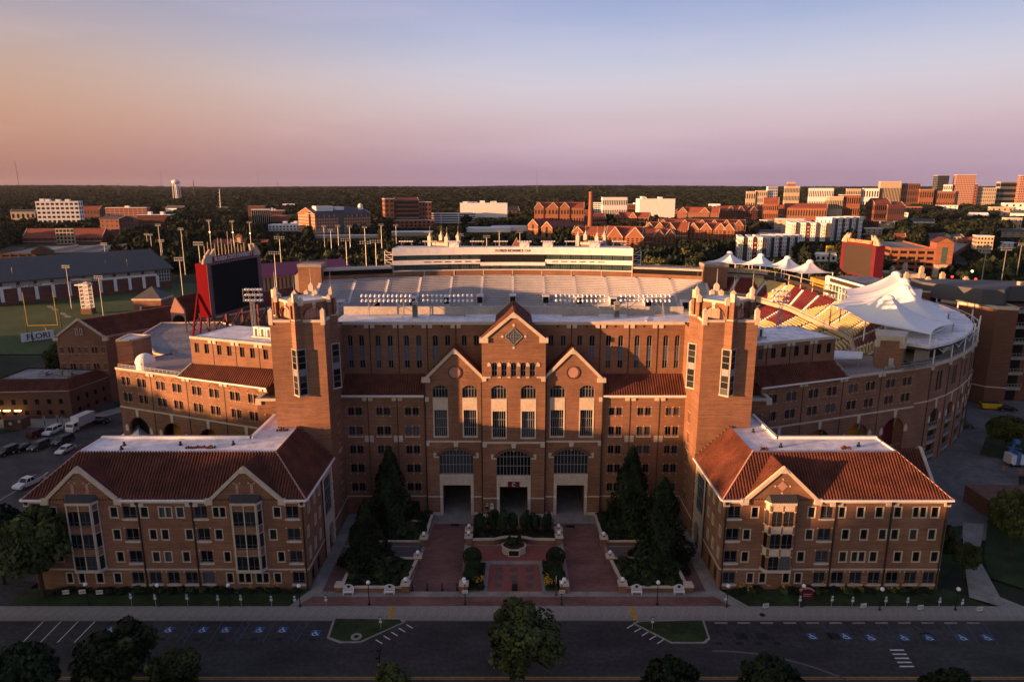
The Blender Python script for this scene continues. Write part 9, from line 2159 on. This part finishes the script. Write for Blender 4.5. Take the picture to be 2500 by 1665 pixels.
# plaza and street trees
tree('tall dark conifer against the entrance, left of the gates', -21.4, 109.8, 15.0, 3.9, 'cone', 0, 'conifers of the plaza', .04, 'conifer'); tree('dark conifer in the left front bed beside the side path', -22.9, 97.0, 11.2, 3.5, 'cone', 1, 'conifers of the plaza', .04, 'conifer')
tree('tall dark conifer against the entrance, right of the gates', 20.3, 109.6, 15.2, 3.8, 'cone', 1, 'conifers of the plaza', .04, 'conifer'); tree('broad conifer in the right front bed, nearest the right wing', 23.3, 98.2, 14.6, 4.1, 'cone', 0, 'conifers of the plaza', .03, 'conifer')
for i, (x, h) in enumerate(((-5.7, 4.6), (-3.5, 4.9), (-1.9, 5.1), (-.1, 4.4), (2.0, 4.8), (3.6, 4.0), (5.6, 4.5))): tree(('first', 'second', 'third', 'middle', 'fifth', 'sixth', 'last')[i]+' small dark tree from the left in the row behind the curved wall', x, 105.6+.5*(i % 2), h, 1.15, 'holly', i, 'small trees behind the curved wall', .12, 'small_tree', .4)
for sx, t in ((-1, 'left'), (1, 'right')):
 tree('large clipped ball shrub at the rear of the %s central bed' % t, sx*6.5, 96.6, 3.0, 1.5, 'ball', 0, 'clipped shrubs of the plaza', .05, 'shrub', .25, 'shrub'); tree('clipped shrub mound at the front of the %s central bed' % t, sx*6.4, 92.0, 2.3, 1.35, 'ball', 0, 'clipped shrubs of the plaza', .05, 'shrub', .25, 'shrub'); tree('clipped middle shrub of the %s central bed, between ball and mound' % t, sx*6.2, 94.2, 2.2, 1.3, 'ball', 0, 'clipped shrubs of the plaza', .05, 'shrub', .25, 'shrub')
def shrubs(label, x0, x1, y0, y1, n, h, rad, grp, z=.45):
 """a dense bed of low shrubs that nobody could count"""
 pts = [(random.uniform(x0, x1), random.uniform(y0, y1), z, rad*random.uniform(.7, 1.25)) for _ in range(n)]
 return pts
BEDS = []
for sx in (-1, 1):
 a, b_ = sorted((sx*24.6, sx*16.2)); BEDS += shrubs('', a, b_, 90.5, 97.4, 60, 1, .95, '', .1); a, b_ = sorted((sx*25.6, sx*15.4)); BEDS += shrubs('', a, b_, 104.2, 113.2, 85, 1, 1.1, '', .1); a, b_ = sorted((sx*7.0, sx*4.8)); BEDS += shrubs('', a, b_, 90.2, 97.2, 26, 1, .6, '', .1)
BEDS += shrubs('', -67, -32, 89.3, 90.1, 75, 1, .62, '', -.1)+shrubs('', 31.5, 61.5, 89.2, 90.1, 65, 1, .62, '', -.1)+shrubs('', -6.8, 6.8, 104.2, 107.2, 40, 1, .5, '', .3)
def scatter(name, pts, protos, label_m=None, zs=1.0):
 """geometry-nodes scatter of a mass nobody could count"""
 co = np.array([[p[0], p[1], p[2]] for p in pts], dtype=np.float32); me = bpy.data.meshes.new(name); me.vertices.add(len(co)); me.vertices.foreach_set('co', co.ravel())
 s = me.attributes.new('sc', 'FLOAT_VECTOR', 'POINT'); s.data.foreach_set('vector', np.array([[p[3], p[3], p[4] if len(p) > 4 else p[3]*zs] for p in pts], dtype=np.float32).ravel())
 q = me.attributes.new('rt', 'FLOAT_VECTOR', 'POINT'); q.data.foreach_set('vector', np.array([[0, 0, random.uniform(0, 6.28)] for p in pts], dtype=np.float32).ravel()); me.update()
 o = bpy.data.objects.new(name, me); col.objects.link(o); o['kind'] = 'stuff'
 pc = bpy.data.collections.new(name+'_kinds')
 for i, m in enumerate(protos): po = bpy.data.objects.new('clump', m); pc.objects.link(po)
 ng = bpy.data.node_groups.new(name, 'GeometryNodeTree'); ng.interface.new_socket('Geometry', in_out='INPUT', socket_type='NodeSocketGeometry'); ng.interface.new_socket('Geometry', in_out='OUTPUT', socket_type='NodeSocketGeometry')
 N = ng.nodes; gi = N.new('NodeGroupInput'); go = N.new('NodeGroupOutput'); ip = N.new('GeometryNodeInstanceOnPoints'); ci = N.new('GeometryNodeCollectionInfo'); ci.inputs['Collection'].default_value = pc; ci.inputs['Separate Children'].default_value = True; ci.inputs['Reset Children'].default_value = True
 ns = N.new('GeometryNodeInputNamedAttribute'); ns.data_type = 'FLOAT_VECTOR'; ns.inputs['Name'].default_value = 'sc'; nr = N.new('GeometryNodeInputNamedAttribute'); nr.data_type = 'FLOAT_VECTOR'; nr.inputs['Name'].default_value = 'rt'
 er = N.new('FunctionNodeEulerToRotation'); ng.links.new(nr.outputs[0], er.inputs[0])
 ng.links.new(gi.outputs[0], ip.inputs['Points']); ng.links.new(ci.outputs[0], ip.inputs['Instance']); ip.inputs['Pick Instance'].default_value = True
 ng.links.new(ns.outputs[0], ip.inputs['Scale']); ng.links.new(er.outputs[0], ip.inputs['Rotation']); ng.links.new(ip.outputs[0], go.inputs[0])
 md = o.modifiers.new('scatter', 'NODES'); md.node_group = ng
 return o
scatter('undergrowth', BEDS, CM['bush'], zs=1.1)
fl = MB()
for i in range(46):
 x = random.choice((random.uniform(-40, -32), random.uniform(31.5, 46), random.uniform(48, 61), -5.2+random.uniform(-.6, .6), 5.2+random.uniform(-.6, .6))); y = 89.4+random.uniform(-.2, .3) if abs(x) > 20 else random.uniform(90.2, 92); z = .9+random.uniform(0, .6)
 for k in range(5): dx, dy, dz = (random.uniform(-.3, .3) for _ in range(3)); fl.poly([(x+dx-.09, y+dy, z+dz), (x+dx+.09, y+dy, z+dz), (x+dx+.09, y+dy+.05, z+dz+.12), (x+dx-.09, y+dy+.05, z+dz+.12)])
fl.build('flower_bed', 'flower', kind='stuff')
# big foreground trees, partly below the frame
tree('large leafy tree at the bottom middle of the picture', 1.0, 69.5, 11.4, 5.6, 'near', 1, None, .25)
for t, x, y, h, rad, v in (('dark round tree at the bottom right, next to the tyre stain', 17.0, 64.5, 8.0, 4.4, 2), ('dark tree at the bottom right, third from the middle', 28.5, 66.0, 7.0, 4.3, 2), ('nearly black tree low at the far bottom right', 48.5, 64.0, 6.6, 4.4, 2), ('small tree at the bottom edge left of the middle tree', -13.6, 65.5, 7.0, 2.6, 1), ('treetop touching the bottom edge, right of the street light', -19.5, 63.5, 4.4, 1.6, 0), ('low treetop at the bottom edge beside the left tree group', -28.5, 63.0, 4.6, 2.0, 0), ('big dark tree at the bottom left, overhanging the parking bays', -46.5, 69.5, 8.0, 5.6, 0), ('smaller dark tree right of the big bottom left tree', -39.0, 67.5, 7.0, 3.6, 1), ('dark tree cut by the bottom left corner', -55.0, 66.0, 8.6, 5.0, 2), ('large dark street tree covering the left end of the left wing', -68.2, 88.5, 14.2, 6.2, 0), ('dark tree at the far left picture edge beside the street tree', -76.5, 92.0, 13.0, 5.2, 2),
 ('shrubby dark tree at the right end of the right wing', 65.8, 96.5, 8.5, 3.0, 1), ('dark round tree behind the right end of the right wing', 66.5, 104.5, 8.5, 3.2, 0), ('dark tree beside the path at right, nearest the lamp', 81.0, 101.5, 10.5, 4.4, 0), ('tall dark tree on the lawn at the right picture edge', 85.5, 96.5, 11, 4.8, 2), ('broad dark tree on the service yard lawn', 110.5, 144.5, 8.5, 5.2, 0), ('dark tree on the service yard lawn near the wall', 116, 143, 9, 4.6, 2), ('low dark tree left of the right wing lawn lamp', 68.5, 93.5, 6.0, 2.4, 1),
 ('olive tree at the far left edge before the low brick building', -139.5, 172, 11, 6.5, 0), ('dark tree left of the gabled brick building', -136, 200, 13, 6.0, 0), ('dark bushy tree at the left edge by the parking lot', -127, 155, 6.5, 4.4, 2), ('second bushy tree by the kiosk at the left edge', -133, 157, 6.0, 4.0, 1), ('tree behind the lettered wall', -150, 235, 11, 6.0, 0), ('tree right of the lettered wall by the gable', -131, 236, 10, 4.6, 1)):
 tree(t, x, y, h, rad, 'near', v, None, .2)
# belts of individual trees behind the stadium
def blocked(x, y, pad=3.0):
 for Mi, W, D_ in FOOT:
  p = Mi @ Vector((x, y, 0))
  if -pad < p.x < W+pad and -pad-4 < p.y < D_+pad: return True
 return False
def clear_h(x, y, h):
 u = 1250+FPX*(x-CAMX)/y
 for u0, u1, vb, Y in SIGHT:
  if y < Y and u0-7 < u < u1+7: h = min(h, CAMZ-(vb-456.8)/FPX*y*1.02)
 return h
KEEP = []   # sight corridors: (u0, u1, Y limit, max top height v) keeps roofs free
def bowl(x, y): return (abs(x) < 112 and y < 285) or (y < 236 and not (x > 150 and y > 205)) or (-420 < x < -118 and y < 420 and x < -120+(y-240)*-.15) or (x > 90 and y < 300 and x < 140)
pts = []
y = 206.0
while y < 900:
 st = 7.6+(y-280)*.007; x = -.80*y-20
 while x < .80*y+20:
  xx, yy = x+random.uniform(-.42, .42)*st, y+random.uniform(-.42, .42)*st; x += st
  if bowl(xx, yy) or blocked(xx, yy): continue
  if 95 < xx < 140 and yy < 292: continue
  if -330 < xx < -150 and yy < 470 and random.random() < .92: continue
  if xx < -200 and 545 < yy < 680 and random.random() < .9: continue
  if abs((xx-150)-(yy-480)*.42) < 9 and yy > 330: continue
  if 205 < xx-(yy-300)*.35 < 232 and yy < 560: continue
  if yy > 400 and random.random() < .06: continue
  h = random.uniform(8.0, 14) if yy < 400 else random.uniform(10, 17)
  h = clear_h(xx, yy, h)
  if h < 3.5: continue
  vt = 456.8+FPX*(CAMZ-h)/yy
  if abs(xx/yy) < .19 and vt > 612 or abs(xx/yy) < .28 and vt > 655: continue; 
  pts.append((xx, yy, h))
 y += st
pts.sort(key=lambda p: p[1]/(p[2]))
GN = ('wooded belt left of the stadium', 'wooded belt behind the press box', 'wooded belt right of the stadium')
LB = (('dark leafy tree in the wooded belt on the left, beyond the training hall and scoreboard', 'olive green tree in the wooded belt on the left, beyond the training hall and scoreboard'), ('dark leafy tree in the wooded belt behind the press box and bleachers', 'olive green tree in the wooded belt behind the press box and bleachers'), ('dark leafy tree in the wooded belt on the right, around the apartments and garage', 'olive green tree in the wooded belt on the right, around the apartments and garage'))
rest = []
for i, (x, y, h) in enumerate(pts):
 if i < 270: k = 0 if x/y < -.2 else 1 if x/y < .22 else 2; v = random.randrange(5); ol = v == 2; tree(LB[k][1 if ol else 0], x, y, h, random.uniform(4.2, 6.6), 'mid', v, GN[k]+(' (olive)' if ol else ''), .12)
 else: rest.append((x, y, .6, random.uniform(4.6, 6.8), h*.62))
far_c = [crown_mesh('canopy', 230, .21, s, 'round', 'leaf_far', lobes=9) for s in (61, 62, 63, 64)]+[crown_mesh('canopy', 230, .2, 65, 'round', 'leaf_far', lobes=7)]
d = 880.0
while d < 9500:
 sp = max(9.0, d*.0105); n = int(R(104)*d/sp)
 for i in range(n):
  a = R(-52)+R(104)*(i+random.uniform(-.3, .9))/n; dd = d+random.uniform(-.45, .45)*sp; x, y = dd*math.sin(a), dd*math.cos(a)
  if blocked(x, y, 4): continue
  town = x > 180 and 900 < y < 2400
  if town and random.random() < .3: continue
  z_ = hill(x, y); h = clear_h(x, y, (random.uniform(9, 15) if not town else random.uniform(7, 12))+z_)-z_
  if h < 3: continue
  rest.append((x, y, hill(x, y)+.8, sp*random.uniform(.6, .85)*min(1, .35+h/14), h*.62*(1+d/9000)))
 d += sp*.85
scatter('far_forest', rest, far_c)
# pale house roofs scattered in the forest
hp = [(-640, 1500), (-560, 1700), (-300, 1600), (-120, 1900), (150, 2000), (480, 1700), (620, 1600), (700, 1900), (-760, 1400), (560, 1300), (820, 1500), (430, 1300), (900, 1250), (760, 1150), (980, 1400)]
for i, (x, y) in enumerate(hp):
 if blocked(x, y, 6): continue
 r = root('forest_house', 'small pale roofed house showing through the distant forest', 'house', (x, y, hill(x, y)), 'pale houses in the distant forest'); M = frame((x, y, hill(x, y)), R(random.uniform(-30, 30))); b = MB(M); b.box(0, 26, 0, 12, 0, 12); b.build('wall', 'white', r); b = MB(M); b.poly([(-1, -1, 12), (27, -1, 12), (27, 6, 17), (-1, 6, 17)]); b.poly([(-1, 13, 12), (-1, 6, 17), (27, 6, 17), (27, 13, 12)]); b.build('roof', 'membrane' if i % 2 else 'roof_grey', r)
# wooded rise added out of view on the left to block the low sun
wp = []
def ridge(t): return 0
PROF = [(-330, 8), (-260, 35), (-60, 35.5), (-20, 36), (27, 35.5), (40, 30.5), (50, 29.3), (60, 31), (74, 33.5), (120, 33), (205, 28), (235, 8)]  # treetop heights shaped to place the shadow edge on the brick walls
def ctop(y):
 for (a, p), (b, q) in zip(PROF, PROF[1:]):
  if a <= y <= b: return p+(q-p)*(y-a)/(b-a)
 return 8
rg = MB(); RX0, RX1 = -330, -225; cols_ = 70
for i in range(cols_+1):
 y = -330+560*i/cols_; zt = max(0, ctop(y)-9.5); rg.v += [(-400, y, -.3), (RX0, y, zt), (RX1-20, y, zt), (-160, y, -.3)]
for i in range(cols_):
 for k in range(3): a = i*4+k; rg.f.append((a, a+1, a+5, a+4)); rg.mi.append(0)
struct('shade_hill_slope', rg, 'terrain')
for i in range(700):
 y = random.uniform(-320, 205); x = random.uniform(-335, -240); wp.append((x, y, max(0, ctop(y)-10), random.uniform(4, 5.5), random.uniform(5.6, 6.9)))
scatter('shade_hill_forest', wp, far_c)
# ------------------------------------------------------------------ evening haze
hz = MB(); hz.box(-13000, 13000, -2500, 13500, -1.4, 175)
hm = bpy.data.materials.new('haze'); hm.use_nodes = True; ht = hm.node_tree; ht.nodes.clear(); ho = ht.nodes.new('ShaderNodeOutputMaterial'); hv = ht.nodes.new('ShaderNodeVolumePrincipled'); hv.inputs['Density'].default_value = 1.0e-5; hv.inputs['Color'].default_value = (.82, .86, 1, 1); hv.inputs['Anisotropy'].default_value = .2; ht.links.new(hv.outputs[0], ho.inputs['Volume'])
hz.build('haze', hm, kind='stuff')
